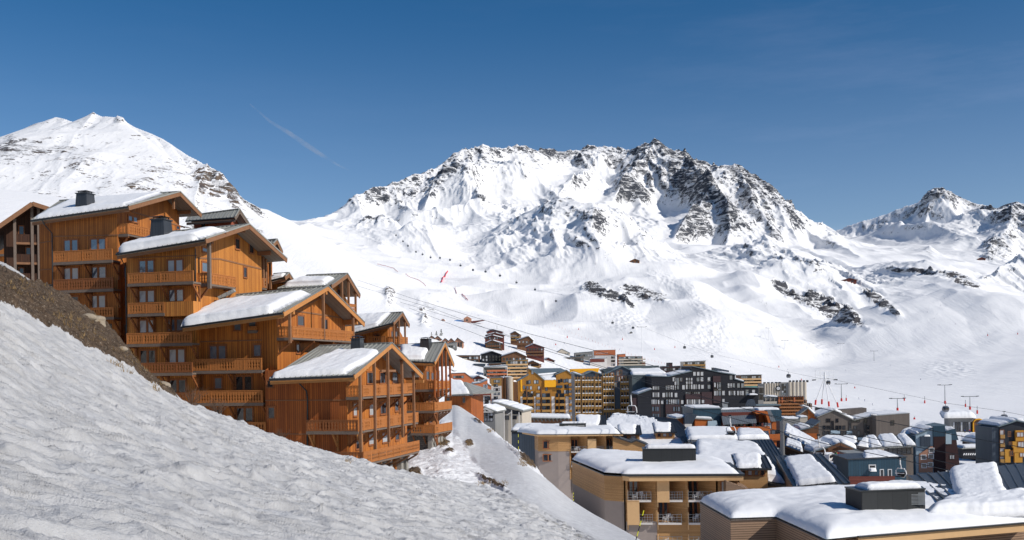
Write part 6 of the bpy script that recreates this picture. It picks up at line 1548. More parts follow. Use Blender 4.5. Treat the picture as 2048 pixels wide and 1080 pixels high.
# --- silo-like grey building with the round emblem ---
def silo_block():
    fr, t = bd(1523, 560, -4, 'grey concrete tower block with rounded ribs and a black sign bearing a white ring emblem')
    a = fr.a(1524,768); b = fr.a(1560,768); c = fr.a(1587,766); zb = -30
    m = MB(); m.box(a[0], b[0], 0, 14, zb, a[1]); m.box(b[0]+.01, c[0], -1, 14, zb, c[1]+.3); m.build('wall', T_GREY, t)
    r = MB()
    for i in range(5): x = b[0]+5.2+i*1.35*1.5; r.tube([(x,-1.2,zb),(x,-1.2,c[1]+.6)], 0.95, 10)
    for i in range(7): x = a[0]+1.6+i*1.35; r.tube([(x,-.1,zb),(x,-.1,a[1]+.3)], 0.6, 8)
    r.build('rounded_ribs', T_BEIGE, t)
    q = MB()
    for i in range(6): x = b[0]+5+i*1.9; q.box(x, x+1.0, -0.8, 1, c[1]+.32, c[1]+1.5)
    for i in range(5): x = a[0]+1+i*2.1; q.box(x, x+1.2, 0.2, 2, a[1]+.02, a[1]+1.0)
    q.build('roof_hoods', GUTTER, t); tgrid(t, fr, (1563,768,1572,790), 2, 5, 1.0, 1.2, y0=-1.0)
    x0, z1 = fr.a(1552.5,772,-1.3); x1, z0 = fr.a(1560.5,781.5,-1.3); s = MB(); s.box(x0, x1, -1.3, -1.01, z0, z1); sg = s.build('sign', BLACK, t)
    cx, cz = (x0+x1)/2, (z0+z1)/2; R = (x1-x0)*0.40; e = MB(); n = 24
    for (ra, rb) in ((R, R*0.62), (R*0.34, 0.0)):
        vs = []
        for i in range(n): th = 2*math.pi*i/n; vs += [(cx+ra*math.cos(th), -1.34, cz+ra*math.sin(th)), (cx+rb*math.cos(th), -1.34, cz+rb*math.sin(th))]
        e.add(vs, [(2*i, 2*i+1, (2*i+3) % (2*n), (2*i+2) % (2*n)) for i in range(n)])
    e.build('emblem', WHITE, sg)
silo_block()
T_ORG2 = mat_plain('orange_brown_parapet', (0.36,0.15,0.06), .8, .3, 1)
def balcony_heap():
    fr, t = bd(1525, 450, -8, 'terraced block of brown and orange balconies below the tower with the ring sign')
    block(t, fr, [(1526,794),(1555,795)], 10, T_GREY, 0, -28, R_BLUE, .3, .3, snow=True, name='wall')
    steps = [(1556,1608,794,834),(1598,1614,801,834),(1610,1624,808,834)]
    for i, (x0, x1, y0, y1) in enumerate(steps):
        block(t, fr, [(x0,y0),(x1,y0)], 8, T_BRN, i*0.8, -30, R_BLUE, .1, .25, name='wall')
        rows = [y for y in np.arange(y0+6, 834, 6.6)]
        strips(t, fr, x0, x1, rows, T_BEIGE if i else T_ORG2, i*.8, 1.4, 0.6, fins=int((x1-x0)/4), finmat=T_BRN, finh=2.4)
        tgrid(t, fr, (x0+1,y0+1,x1-1,y0+1+6.6*(len(rows))), int((x1-x0)/4), len(rows), .7, 1.5, y0=i*.8, gls=[GL_DARK, GL_DARK, FR_DARK, GL_CURT], frm=T_ORG, seed=i)
    strips(t, fr, 1527, 1554, [803], T_BEIGE, 0, 1.3, 1.0, fins=3)
    for px in (1558.5,1564.5,1589):
        x0, z1 = fr.a(px-1.6,795,-1.6); x1, z0 = fr.a(px+1.6,805,-1.6); m = MB(); m.box(x0, x1, -1.6, -1.42, z0, z1); m.build('orange_panel', T_ORG, t)
balcony_heap()
def simple_apts():
    # distant slabs with balconies
    def slab(px, d, rz, label, prof, D, wall, rows=(), bal=None, win=None, z0=None, roof=R_BLUE, snow=None, gls=None, extra=None, dep=1.2, seed=1, bx=None, sth=.5, name='apartment_building'):
        fr, t = bd(px, d, rz, label, name); block(t, fr, prof, D, wall, 0, z0, roof, .3, .3, snow=snow, sthick=sth, nu=18, nv=9)
        if bal is not None: strips(t, fr, (bx or (prof[0][0], 0))[0], (bx[1] if bx else prof[-1][0]), rows, bal, 0, dep, 1.0)
        if win: tgrid(t, fr, win[0], win[1], win[2], win[3], win[4], gls=gls, seed=seed)
        if extra: extra(fr, t)
        return fr, t
    slab(905, 700, 0, 'brown grey apartment slab with balcony rows left of the two dark chalets', [(903,711),(959,711)], 14, T_BRN, [717,723.5,730,736.5,743], T_BEIGE, ((906,713,957,746), 11, 5, 1.6, 1.7), seed=2, bx=(903,934))
    slab(945, 680, 0, 'dark low building under the brown grey apartment slab', [(948,728),(970,728)], 12, T_NAVY, win=((950,731,968,740), 3, 1, 1.4, 2.0))
    slab(966, 640, 3, 'long block of white columns and orange balconies', [(967,735),(1015,731)], 12, T_WHITE, [740,747,754], T_ORG, ((968,735,1014,758), 12, 4, 1.1, 1.5), snow=True, bx=(974,1014), sth=.4)
    fr, t = slab(1015, 650, 0, 'ochre and white apartment block with stacked timber balconies behind the beige tower', [(1012,722),(1056,719)], 14, T_OCH, [728,734.5,741,747.5,754], T_LARCHP, ((1016,722,1055,756), 8, 5, 1.5, 1.7), seed=5)
    slab(1010, 690, 0, 'flat brown roofed apartment strip above the white column block', [(978,727),(1016,726)], 14, T_BRN, win=((980,729,1014,733), 8, 1, 1.3, 1.4), snow=None)
    slab(903, 560, 5, 'terracotta low building with a small gabled dormer beside the low timber roof', [(903,747),(930,746),(945,757)], 14, T_ORG, snow=(), win=((906,751,928,757),4,1,1.2,1.3), name='building')
    slab(930, 570, 0, 'snow roofed low terracotta building behind the orange rendered house', [(932,755),(962,754)], 22, T_ORG, snow=True, sth=.7, name='building')
    fr, t = slab(946, 470, 4, 'orange rendered house with white trims and snow roof left of the beige tower', [(945,768),(962,766),(975,760),(975,768),(982,772)], 14, T_ORG, snow={0,1,3}, sth=.5, name='building')
    a = fr.a(946,791,-.4); b = fr.a(981,810,-.4); m = MB(); m.box(a[0], b[0], -.4, -.01, b[1]-4, a[1]); m.build('base_wall', T_WHITE, t); tgrid(t, fr, (947,793,980,808), 8, 2, 1.6, 1.6, y0=-.41)
    strips(t, fr, 950, 982, [786], T_RED, 0, 1.6, 1.0); tgrid(t, fr, (968,771,974,784), 2, 2, 1.2, 2.3, gls=[GL_CURT, GL_BLUE], frm=FR_WHITE)
    # beige tower group
    fr, t = bd(982, 500, 5, 'beige and brown tower with a tall white rounded stair shaft, left of the yellow block')
    block(t, fr, [(982,756),(1003,755)], 12, T_OCH, 0, -28, R_BLUE, .2, .3, name='wall'); a = fr.a(982.4,772,-.05); b = fr.a(1003,772,-.05); m = MB(); m.box(a[0], b[0], -.05, 0, -28, a[1]); m.build('rendered_panel', T_WHITE, t)
    for k in range(5): 
        for x in (989.5, 994, 998): 
            if (k+int(x)) % 3 or x < 996: a = fr.a(x, 763+k*8.2, -.06); twin(t, a[0]-.4, -.06, a[1]-.5, .8, 1.2, 0, [GL_DARK, GL_CURT, GL_BLUE][(k+int(x)) % 3])
    m = MB(); 
    for x0, x1, mt in ((1003,1006,0),(1009,1012,0)): a = fr.a(x0,754,1); b = fr.a(x1,754,1); m.box(a[0], b[0], 1, 8, -28, a[1])
    m.build('brown_fins', T_BRN, t)
    a = fr.a(1013,754,0); b = fr.a(1026,754,0); m = MB(); r_ = (b[0]-a[0])/2; m.tube([(a[0]+r_, r_, -28), (a[0]+r_, r_, a[1])], r_, 20); m.build('stair_shaft', T_BEIGE, t, smooth=False)
    a = fr.a(1027,764,2); b = fr.a(1036,764,2); m = MB(); m.box(a[0], b[0], 2, 12, -28, a[1]); m.build('wall', T_BRN, t)
    a = fr.a(1003,757,2); b = fr.a(1027,757,2); m = MB(); m.box(a[0], b[0], 2.01, 11, -28, a[1]-.2); m.build('wall', T_OCH, t); snow_patch(t, [(a[0],1.9,a[1]),(b[0],1.9,a[1]),(b[0],11,a[1]+.4),(a[0],11,a[1]+.4)], .6, 5, 20, 10)
    # right of centre, behind the blue block
    slab(1126, 900, 0, 'brown grey balcony block at the left of the snowy saddle buildings', [(1125,716),(1160,713),(1167,709)], 16, T_GRYW, [722,728,734], T_BRN, ((1127,717,1166,738), 9, 4, 1.7, 1.9), seed=3)
    slab(1121, 950, 0, 'small stone coloured block peeping above the brown grey balcony block', [(1115,704),(1124,698),(1140,706)], 12, T_BEIGE, win=((1118,706,1138,712),4,1,1.6,1.6), snow={0})
    slab(1160, 930, 0, 'long grey roofed block right behind the brown grey balcony block', [(1150,706),(1186,703)], 16, T_GREY, win=((1152,708,1184,714),7,1,1.8,1.6), snow=None)
    fr, t = slab(1180, 880, 0, 'white rendered block with dark red upper storey and snow rim', [(1180,718),(1214,716)], 14, T_WHITE, win=((1182,718,1210,723),4,1,1.2,1.6), snow=True, sth=.5)
    a = fr.a(1180,718,-.2); b = fr.a(1209,724,-.2); m = MB(); m.box(a[0], b[0], -.2, -.01, b[1], a[1]-.1); m.build('upper_cladding', T_RED, t)
    fr, t = slab(1190, 905, 0, 'white block crowned by an orange storey carrying white lettering', [(1189,701),(1231,700)], 14, T_WHITE, win=((1222,704,1230,733),2,4,1.6,1.8), snow=None)
    a = fr.a(1188,701,-.3); b = fr.a(1231,710,-.3); m = MB(); m.box(a[0], b[0], -.3, -.01, b[1], a[1]+.3); m.build('orange_storey', T_ORG, t)
    l = MB(); x = fr.a(1192,706,-.4)[0]; z = fr.a(1192,707.5,-.4)[1]
    rr = random.Random(3)
    for k in range(21):
        if k in (3, 11): x += 0.25; continue
        ww = 0.35; l.box(x, x+.12, -.42, -.31, z, z+.9); l.box(x+.13, x+ww, -.42, -.31, z+rr.choice([0,.38,.75]), z+rr.choice([0,.38,.75])+.14) if False else l.box(x+.13, x+ww, -.42, -.31, z+[0,.38,.76][k % 3], z+[.14,.52,.9][k % 3]); x += 0.55
    l.build('lettering', WHITE, t)
    slab(1237, 880, 0, 'orange stepped balcony block at the end of the saddle buildings', [(1237,709),(1251,708),(1251.2,713),(1285,713),(1285.3,722),(1291,727)], 14, T_ORG, [718,723.5,729,734], T_BEIGE, ((1238,713,1284,735), 10, 4, 2.0, 1.6), seed=6)
    slab(1326, 640, 0, 'dark plum block with a chimney stack just behind the anthracite zigzag roof', [(1325,733),(1338,733),(1338.1,726),(1345,726),(1345.1,733),(1365,732)], 12, T_PLUM, win=((1328,735,1362,742), 6, 1, 1.4, 1.5))
    slab(1367, 620, 0, 'cream and ochre block rising behind the peak of the anthracite roof', [(1367,724),(1411,722)], 12, T_BEIGE, [729,735], T_OCH, ((1370,725,1409,740), 8, 3, 1.3, 1.8), seed=8)
    slab(1481, 600, 0, 'brown balcony block above the right end of the anthracite block', [(1480,751),(1523,750)], 12, T_BRN, [757,763,769,775], T_LARCHP, ((1482,752,1521,777), 9, 4, 1.2, 1.7), seed=9)
simple_apts()
# --- hillside houses ---
def hill_houses():
    def gh(px, d, label, x0, x1, xp, ye, yp, yb, wall, rz=0, snow=0.5, D=12, rows=2, roof=R_DARK, cols=4, bal=None):
        fr, t = bd(px, d, rz, label, 'house', 'house'); block(t, fr, [(x0,ye),(xp,yp),(x1,ye)], D, wall, 0, None, roof, .8, .35, snow=True if snow else None, sthick=snow or .1, nu=18, nv=12)
        tgrid(t, fr, (x0+1.5,ye+1,x1-1.5,yb), cols, rows, 1.1, 1.5, gls=[GL_DARK, GL_DARK, GL_CURT])
        if bal: strips(t, fr, x0, x1, bal, T_BRN, 0, 1.2, 1.0)
        return fr, t
    gh(865, 740, 'first pink brown gabled house of the hillside row', 857,869,863,677,672,690, T_PINKB, snow=0, rows=3, cols=2)
    gh(876, 740, 'second pink brown gabled house of the hillside row', 869,881,875,678,672.5,690, T_PINKB, snow=0, rows=3, cols=2)
    gh(892, 742, 'third pink brown gabled house, lower than its neighbours', 885,896,890,682,677,692, T_PINKB, snow=0, rows=2, cols=2)
    gh(903, 745, 'fourth pink brown gabled house standing over grey fronts', 896,909,902,684,677,692, T_PINKB, snow=0, rows=2, cols=2)
    gh(918, 748, 'rightmost pink brown gabled house of the hillside row', 909,926,915,684,676,698, T_PINKB, snow=0, rows=3, cols=3)
    fr, t = bd(898, 725, 0, 'grey fronted low house below the pink gables', 'house', 'house'); block(t, fr, [(890,688),(913,685)], 8, T_GREY, 0, None, R_BLUE, .3, .3); tgrid(t, fr, (892,690,911,703), 4, 2, 1.2, 1.4)
    block(t, fr, [(893,700),(912,700)], 6, T_RED, -3, None, R_BLUE, .2, .2)
    # tall red brown stacked house
    fr, t = bd(972, 790, 0, 'tall red brown house of stacked snow rimmed gables on the hillside', 'house', 'house')
    for i, (x0, x1, xp, ye, yp, y0) in enumerate([(974,1005,985,664,659,9),(972,1008,990,671,666,6),(970,1004,984,676,671,3),(971,1004,984,687,681,0)]):
        block(t, fr, [(x0,ye),(xp,yp),(x1,ye)], 9-i, T_RED if i < 3 else T_BRN, y0, -5, R_DARK, .9, .3, snow=True, sthick=.7, name='wall', nu=18, nv=8)
    tgrid(t, fr, (973,686,1002,703), 6, 3, 1.1, 1.6, gls=[GL_DARK, GL_DARK, GL_CURT]); strips(t, fr, 972, 1003, [691,697], T_BRN, 0, 1.2, 1.0)
    tgrid(t, fr, (972,673,1002,680), 6, 1, 1.1, 1.6, y0=3)
    m = MB(); a = fr.a(994,659,12); m.tube([(a[0],12,a[1]-2),(a[0],12,a[1]+3)], .12, 6); m.build('mast', GUTTER, t)
    gh(1045, 830, 'brown chalet house with wide snow roof highest on the hillside', 1034,1066,1057,681,673,690, T_BRN, rows=2, bal=[687], snow=.8)
    gh(1054, 770, 'bright red house with white gable window on the hillside', 1052,1088,1068,695,688,712, T_RED, rows=3, snow=.7, bal=[703,709], cols=6)
    gh(975, 700, 'black timber house with snow roof and open gable below the tall red brown house', 962,1004,984,710,703,722, T_BLACK, rows=2, snow=.8, cols=6)
    gh(1012, 690, 'reddish timber house with snow roof right of the black timber house', 1003,1052,1032,713,704,722, T_BRN, rows=1, snow=.8, cols=7)
hill_houses()
def infill():
    data = [(884,712,28,690,'brown snow roofed house just behind the posts of the narrow chalet gable',T_BRN),
            (893,741,26,600,'narrow brown timber house squeezed left of the terracotta low building',T_BRN),
            (958,757,22,540,'red brown snow roofed house between the white columns and the orange house',T_RED),
            (948,722,20,740,'small ochre house half hidden behind the dark low building',T_OCH),
            (1066,727,24,720,'small brown timber house on the snow just above the yellow block roof',T_BRN),
            (1098,721,22,800,'lone reddish house on the open snow left of the saddle buildings',T_RED),
            (1030,668,18,880,'little dark timber chalet just left of the highest brown chalet house',T_BRN)]
    for px, py, w_, d, lb, mt in data:
        fr, t = bd(px, d, rnd.uniform(-12, 8), lb, 'house', 'house'); x0, x1 = px-w_/2, px+w_/2; xp = px+rnd.uniform(-2, 2)
        block(t, fr, [(x0,py),(xp,py-5),(x1,py+.5)], 11, mt, 0, None, R_DARK, .8, .3, snow=True, sthick=.7, nu=18, nv=12)
        n = max(3, int(w_/4)); tgrid(t, fr, (x0+1,py+1,x1-1,py+12), n, 2, 1.0, 1.4, gls=[GL_DARK, GL_DARK, GL_CURT]); strips(t, fr, x0, x1, [py+5.5, py+11], T_OCH, 0, 1.2, .9)
infill()
# --- grey white hall with the bowed roof, arcade ---
def halls():
    fr, t = bd(990, 290, -12, 'pale grey hall with bowed snow roof and raking window frames beside the groomed slope', 'hall', py=820)
    block(t, fr, [(988,806),(1000,808),(1020,814),(1044,822)], 14, T_BEIGE, 0, -24, R_METAL, .7, .4, snow=True, sthick=.35, nu=14)
    for r in [(995,819,1004,825),(1010,820,1018,827),(1025,822,1036,828),(994,832,1003,839),(1010,832,1018,839),(1025,832,1033,838)]:
        x0, z1 = fr.a(r[0], r[1]); x1, z0 = fr.a(r[2], r[3]); twin(t, x0, -.02, z0, x1-x0, z1-z0, 0, GL_DARK, None, 2)
    m = MB()
    for px in (991, 1008, 1023, 1038): x, z = fr.a(px, 809+(px-990)*.26, -.5); m.bar((x,-.5,z-.4),(x,-.5,-24),.25)
    for px in (1008, 1023): x, z = fr.a(px, 826, -.6); m.bar((x-1.4,-.6,z-.6),(x,-.6,z+.3),.2)
    m.build('frame_posts', T_WHITE, t)
    # clerestory band
    a = fr.a(990,811,-.03); b = fr.a(1043,824,-.03); m = MB(); m.hexa([(a[0],-.03,a[1]-1.3),(b[0],-.03,b[1]-.9),(b[0],0,b[1]-.9),(a[0],0,a[1]-1.3),(a[0],-.03,a[1]),(b[0],-.03,b[1]),(b[0],0,b[1]),(a[0],0,a[1])]); m.build('clerestory', GL_DARK, t)
    fr, t = bd(953, 262, -12, 'small snow roofed porch building with a timber truss gable at the slope edge', 'hall', py=820)
    block(t, fr, [(946,822),(969,815),(990,823)], 10, T_GREY, 0, -20, R_METAL, .8, .35, snow=True, sthick=.6)
    m = MB(); P = [fr.a(957,824,-.9), fr.a(970,817,-.9), fr.a(986,824,-.9)]
    for p, q in ((P[0],P[1]),(P[1],P[2]),(P[0],P[2])): m.bar((p[0],-.9,p[1]),(q[0],-.9,q[1]),.3)
    m.bar((P[1][0],-.9,P[1][1]),(P[1][0],-.9,P[0][1]),.25); m.bar((P[1][0]-1.5,-.9,P[0][1]),(P[1][0],-.9,P[0][1]+1.0),.2); m.bar((P[1][0]+1.5,-.9,P[0][1]),(P[1][0],-.9,P[0][1]+1.0),.2); m.build('truss', T_WHITE, t)
    tgrid(t, fr, (958,828,985,840), 5, 2, .9, 1.2)
    fr, t = bd(1046, 330, -3, 'low arcade with scalloped snow edge in front of the yellow block', 'hall', py=840)
    block(t, fr, [(1046,836),(1140,838)], 14, T_BRN, 0, -24, R_METAL, .5, .3, snow=True, sthick=.9, nu=60)
    m = MB(); a = fr.a(1046,838,-.6); b = fr.a(1138,840,-.6); n = 12
    for i in range(n): 
        x0 = a[0]+(b[0]-a[0])*i/n; x1 = a[0]+(b[0]-a[0])*(i+1)/n; m.tube([(x0,-.6,a[1]-.9),(x0+(x1-x0)*.25,-.6,a[1]-.2),((x0+x1)/2,-.6,a[1]),(x1-(x1-x0)*.25,-.6,a[1]-.2),(x1,-.6,a[1]-.9)], .15, 5)
    m.build('scalloped_edge', GUTTER, t)
    slope_roof('low snow roof with a dark grey edge at the far end of the hotel', [(1022,862,240),(1078,862,240),(1085,850,262),(1030,851,262)], [[(0.0,0.05),(1,0.05),(1,1),(0,1)]], .6, 71, T_NAVY, rz=-2)
halls()
# --- wood and steel block in the middle ---
def steel_wood():
    fr, t = bd(1360, 268, 2, 'angular building of grey sheet roofs over an orange timber gallery below the anthracite block', 'building', py=830)
    block(t, fr, [(1386,818),(1442,818)], 14, T_BLUE, 2, -24, R_BLUE, .2, .3, snow=True, sthick=.5)
    block(t, fr, [(1352,838),(1372,835)], 12, T_ORW, 1, -24, R_METAL, .3, .3, snow=True, sthick=.4)
    block(t, fr, [(1390,838),(1424,840)], 12, T_ORW, 0, -24, R_METAL, .3, .3, snow=True, sthick=.5)
    m = MB(); P = [fr.a(*p, -1) for p in [(1369,848),(1369,837),(1375,828),(1395,829),(1384,848)]]; m.prism(P[::-1], 'y', -1, 4); m.build('sheet_cowl', T_NAVY, t)
    a = fr.a(1369.5,848,-1.02); b = fr.a(1384,861,-1.02); m = MB(); m.box(a[0], b[0], -1.02, 3, b[1], a[1]-.01); m.build('white_panel', T_WHITE, t)
    a = fr.a(1415,842,-.6); b = fr.a(1438,861,-.6); m = MB(); m.hexa([(a[0],-.6,b[1]),(b[0],-.6,b[1]),(b[0],3,b[1]),(a[0],3,b[1]),(a[0]+.2,-.2,a[1]),(b[0]-.5,-.2,a[1]),(b[0]-.5,3,a[1]),(a[0]+.2,3,a[1])]); m.build('sheet_bay', T_STEELB, t)
    # big leaning grey roof
    a0 = fr.a(1446,847.5,-2.5); a1 = fr.a(1513,844,-2.5); b0 = fr.a(1441,820,3); b1 = fr.a(1509,817,3)
    m = MB(); m.hexa([(a0[0],-2.5,a0[1]-.3),(a1[0],-2.5,a1[1]-.3),(b1[0],3,b1[1]-.3),(b0[0],3,b0[1]-.3),(a0[0],-2.5,a0[1]),(a1[0],-2.5,a1[1]),(b1[0],3,b1[1]),(b0[0],3,b0[1])]); rf = m.build('roof', R_METALB, t)
    snow_patch(rf, [(b0[0],2.9,b0[1]),(b1[0],2.9,b1[1]),(b1[0],6,b1[1]+.1),(b0[0],6,b0[1]+.1)], .4, 9, 30, 8)
    m = MB(); m.box(a0[0]+.6, a1[0]+1.5, 0.5, 10, -24, b0[1]-.6); m.build('wall', T_RED, t)
    a = fr.a(1510,818,0.8); c = fr.a(1563,823,0.8); m = MB(); m.box(a[0], c[0]-1.5, .8, 10, -24, a[1]-.5); m.build('wall', T_ORW, t)
    a = fr.a(1541,820,.5); c = fr.a(1563,842,.5); m = MB(); P = [fr.a(1540,820,.5), fr.a(1563,820,.5), fr.a(1563,842,.5), fr.a(1552,842,.5)]; m.prism(P, 'y', .5, 8); m.build('navy_volume', T_BLUE, t)
    m = MB(); P = [fr.a(*p, -.3) for p in [(1534,821),(1541,820),(1552,843),(1542,843)]]; m.prism(P[::-1], 'y', -.3, 3); m.build('sheet_panel', R_METALB, t)
    m = MB(); P = [fr.a(*p, -2.2) for p in [(1509,824),(1535,823),(1541,846),(1537,846),(1531,827),(1513,828)]]; m.prism(P[::-1], 'y', -2.2, 1); m.build('orange_frame', T_ORW, t)
    m = MB()
    for px in (1447, 1469, 1489, 1509, 1525): x, z = fr.a(px, 846, -2.3); m.box(x-.25, x+.25, -2.3, -1.9, -20, z)
    m.build('posts', T_RED, t)
    strips(t, fr, 1461, 1540, [854], T_ORW, .5, 3.0, 1.9); strips(t, fr, 1500, 1560, [869], T_ORW, .5, 2.0, 1.6)
    tgrid(t, fr, (1448,848,1540,856), 11, 1, 1.8, 1.6, y0=.49); tgrid(t, fr, (1500,862,1560,880), 7, 2, 1.0, 1.5, y0=.49)
    block(t, fr, [(1508,812),(1559,811)], 5, T_PLUM, 9, -10, R_BLUE, .3, .3, name='back_wall'); 
    a = fr.a(1513,818,3); b = fr.a(1559,818,3); snow_patch(t, [(a[0],2.5,a[1]-.5),(b[0],2.5,a[1]-.5),(b[0],9,a[1]-.3),(a[0],9,a[1]-.3)], .7, 5, 30, 10, rag=.06)
    a = fr.a(1447,818,5); m = MB(); m.box(a[0], a[0]+1.2, 5, 6.2, a[1]-2, a[1]+1.6); m.box(a[0]-.15, a[0]+1.35, 4.85, 6.35, a[1]+1.6, a[1]+1.75); m.build('chimney', STEEL, t)
    P = [fr.a(*p, 8) for p in [(1496,812),(1501,800),(1508,799),(1513,812)]]; m = MB(); m.prism(P[::-1], 'y', 8, 11); m.build('roof_light', T_NAVY, t)
R_METALB = mat_seam('pale_blue_grey_roof_sheet', (0.20,0.23,0.26), 0.6, 0.45)
steel_wood()
# --- brown grey timber building and neighbours ---
def right_group():
    fr, t = bd(1636, 345, -6, 'brown grey timber block with saddle shaped snow roof and many small windows', 'building', py=840)
    block(t, fr, [(1636,834),(1668,821),(1686,830),(1708,841),(1751,831)], 14, T_GRYW, 0, -30, R_METAL, .4, .3, snow={0,1,2,3}, sthick=.7)
    for r, row_ in enumerate([(841,),(855,),(866,)]):
        for px in (1648,1655,1658,1674,1680,1688,1705,1710,1717,1731,1736):
            if (px*7+r*5) % 4: a = fr.a(px, row_[0]); twin(t, a[0]-.4, -.02, a[1]-.6, .8, 1.2, 0, GL_DARK)
    strips(t, fr, 1662, 1680, [861, 872], T_STEELB, 0, 1.2, 1.0); strips(t, fr, 1694, 1704, [862, 873], T_STEELB, 0, 1.2, 1.0); strips(t, fr, 1716, 1732, [875], T_STEELB, 0, 1.2, 1.0)
    for px in (1665,1700,1730): 
        a = fr.a(px-2.5,842); b = fr.a(px+2.5,875); twin(t, a[0], -.05, b[1], b[0]-a[0], a[1]-b[1], 0, GL_DARK, FR_DARK, 2)
    a = fr.a(1747,848); twin(t, a[0]-.6, -.04, a[1]-.8, 1.4, 2.0, 0, GL_CURT, FR_WOOD, 2)
    m = MB(); a = fr.a(1669,821,9); b = fr.a(1733,816,9); m.hexa([(a[0],9,a[1]-4),(b[0],9,b[1]-4),(b[0],16,b[1]-4),(a[0],16,a[1]-4),(a[0],9,a[1]),(b[0],9,b[1]),(b[0],16,b[1]),(a[0],16,a[1])]); m.build('rear_volume', T_GRYW, t)
    fr, t = bd(1752, 338, -2, 'windowless brown box wing with a single dark opening, right of the saddle roofed block', 'building', py=840)
    block(t, fr, [(1752,832),(1819,827)], 16, T_GRYW, 0, -30, R_METAL, .1, .2, snow=True, sthick=.5); a = fr.a(1785,846); twin(t, a[0]-.5, -.02, a[1]-.7, 1.0, 1.5)
    fr, t = bd(1620, 350, -10, 'orange brown timber house with a roof plant box above the dark ribbed lane', 'building', py=830)
    block(t, fr, [(1597,831),(1616,817)], 10, T_BRN, 0, -28, R_METAL, .2, .3, name='wall'); block(t, fr, [(1616,817),(1636,836)], 22, T_ORW, 0, -28, R_METAL, .4, .3, snow=True, sthick=.6)
    a = fr.a(1632,816,8); b = fr.a(1653,823,8); m = MB(); m.box(a[0], b[0], 8, 12, b[1]-2, a[1]); m.build('plant_box', T_DBOX, t); a = fr.a(1622,848); twin(t, a[0]-.5, -.02, a[1]-3, 1.4, 4.5)
    fr, t = bd(1565, 300, -4, 'grey concrete terrace wall with snow strip right of the orange gallery', 'building', py=850)
    block(t, fr, [(1566,839),(1600,839)], 8, T_GREY, 0, -24, R_METAL, .1, .2, snow=True, sthick=.5); block(t, fr, [(1600,836),(1615,835)], 6, T_BEIGE, 0, -24, R_METAL, .1, .2, snow=True, sthick=.4)
    fr, t = bd(1604, 270, -8, 'dark timber house whose curved roof edge sweeps up beside the brown grey block', 'building', py=860)
    block(t, fr, [(1600,861),(1622,856),(1637,845)], 14, T_BRN, 0, -28, R_BLUE, .4, .3, snow={0}, sthick=.8); a = fr.a(1607,867,-.2); b = fr.a(1634,884,-.2); m = MB(); m.box(a[0], b[0], -.2, -.01, b[1]-2, a[1]); m.build('timber_panel', T_ORW, t)
    # long sloping walkway roofs
    slope_roof('long dark lattice walkway descending with a snow roof', [(1568,868,232),(1634,904,215),(1630,884,226),(1572,850,246)], [[(0.0,0.0),(1,0.0),(1,1),(0,1)]], .7, 81, T_BLACK, rz=-30, name='walkway')
    slope_roof('short snow roofed porch below the lattice walkway', [(1570,892,205),(1606,905,198),(1602,890,206),(1572,880,214)], [[(0.0,0.0),(1,0.0),(1,1),(0,1)]], .7, 83, T_BLACK, rz=-25)
    # entrance chalet
    fr, t = bd(1628, 215, -4, 'dark timber entrance building with wide snow roofs and a gabled porch over a crowd', 'building', py=900)
    block(t, fr, [(1628,903),(1662,893),(1680,886),(1706,898)], 10, T_BRN, 0, -26, R_BLUE, .8, .3, snow=True, sthick=.9, nu=30)
    slope = [(1628,888,238),(1716,896,232),(1712,878,252),(1650,876,256)]
    rf, Q = tilted(t, fr, slope, R_METAL); snow_patch(rf, [quad_uv(Q,u,v)+Vector((0,0,.1)) for u, v in ((0,0),(1,0),(1,1),(0,1))], .9, 85, 50, 20)
    m = MB(); P = [fr.a(*p, -2.5) for p in [(1656,899),(1680,888),(1706,900)]]
    m.bar((P[0][0],-2.5,P[0][1]),(P[1][0],-2.5,P[1][1]),.5,.6); m.bar((P[1][0],-2.5,P[1][1]),(P[2][0],-2.5,P[2][1]),.5,.6)
    for px in (1666, 1689): x, z = fr.a(px, 903, -2.5); m.box(x-.5, x+.5, -2.9, -2.1, -26, z)
    m.bar((P[0][0]+1,-2.5,P[0][1]-.5),(P[2][0]-1,-2.5,P[2][1]-.5),.4,.5); m.build('porch', T_BRN, t)
    a = fr.a(1670,905,-.05); b = fr.a(1688,922,-.05); m = MB(); m.box(a[0], b[0], -.06, -.01, b[1], a[1]); m.build('opening', BLACK, t)
    # stone chalet with snow roof
    fr, t = bd(1728, 222, -5, 'brown block with a four part snow roof and a pale sign board on its edge', 'building', py=900)
    block(t, fr, [(1730,894),(1826,891)], 12, T_GRYW, 0, -28, None, name='wall'); 
    rf, Q = tilted(t, fr, [(1738,896,221),(1832,891,219),(1812,870,240),(1730,876,244)], R_METAL)
    for (u0, u1, s_) in ((.0,.28,5),(.29,.72,7),(.75,1.0,9)): snow_patch(rf, [quad_uv(Q,u,v)+Vector((0,0,.1)) for u, v in ((u0,0),(u1,0),(u1-.02,.97),(u0+.02,.97))], .8, s_, 36, 20, rag=.05)
    tgrid(t, fr, (1740,898,1822,906), 9, 1, .9, 1.3, gls=[GL_DARK]); strips(t, fr, 1730, 1766, [902], T_BRN, 0, 1.5, 1.0)
    rf, Q = tilted(t, fr, [(1714,892,224),(1738,896,221),(1733,876,240),(1727,880,238)], R_METAL); snow_patch(rf, [quad_uv(Q,u,v)+Vector((0,0,.1)) for u, v in ((0,0),(1,0),(1,1),(0,1))], .7, 15, 24, 14)
    a = fr.a(1754,903,-1.6); b = fr.a(1768,899,-1.6); sg = MB(); sg.box(a[0], b[0], -1.6, -1.5, a[1], b[1]+.15); s_ = sg.build('sign', T_BEIGE, t)
    l = MB(); 
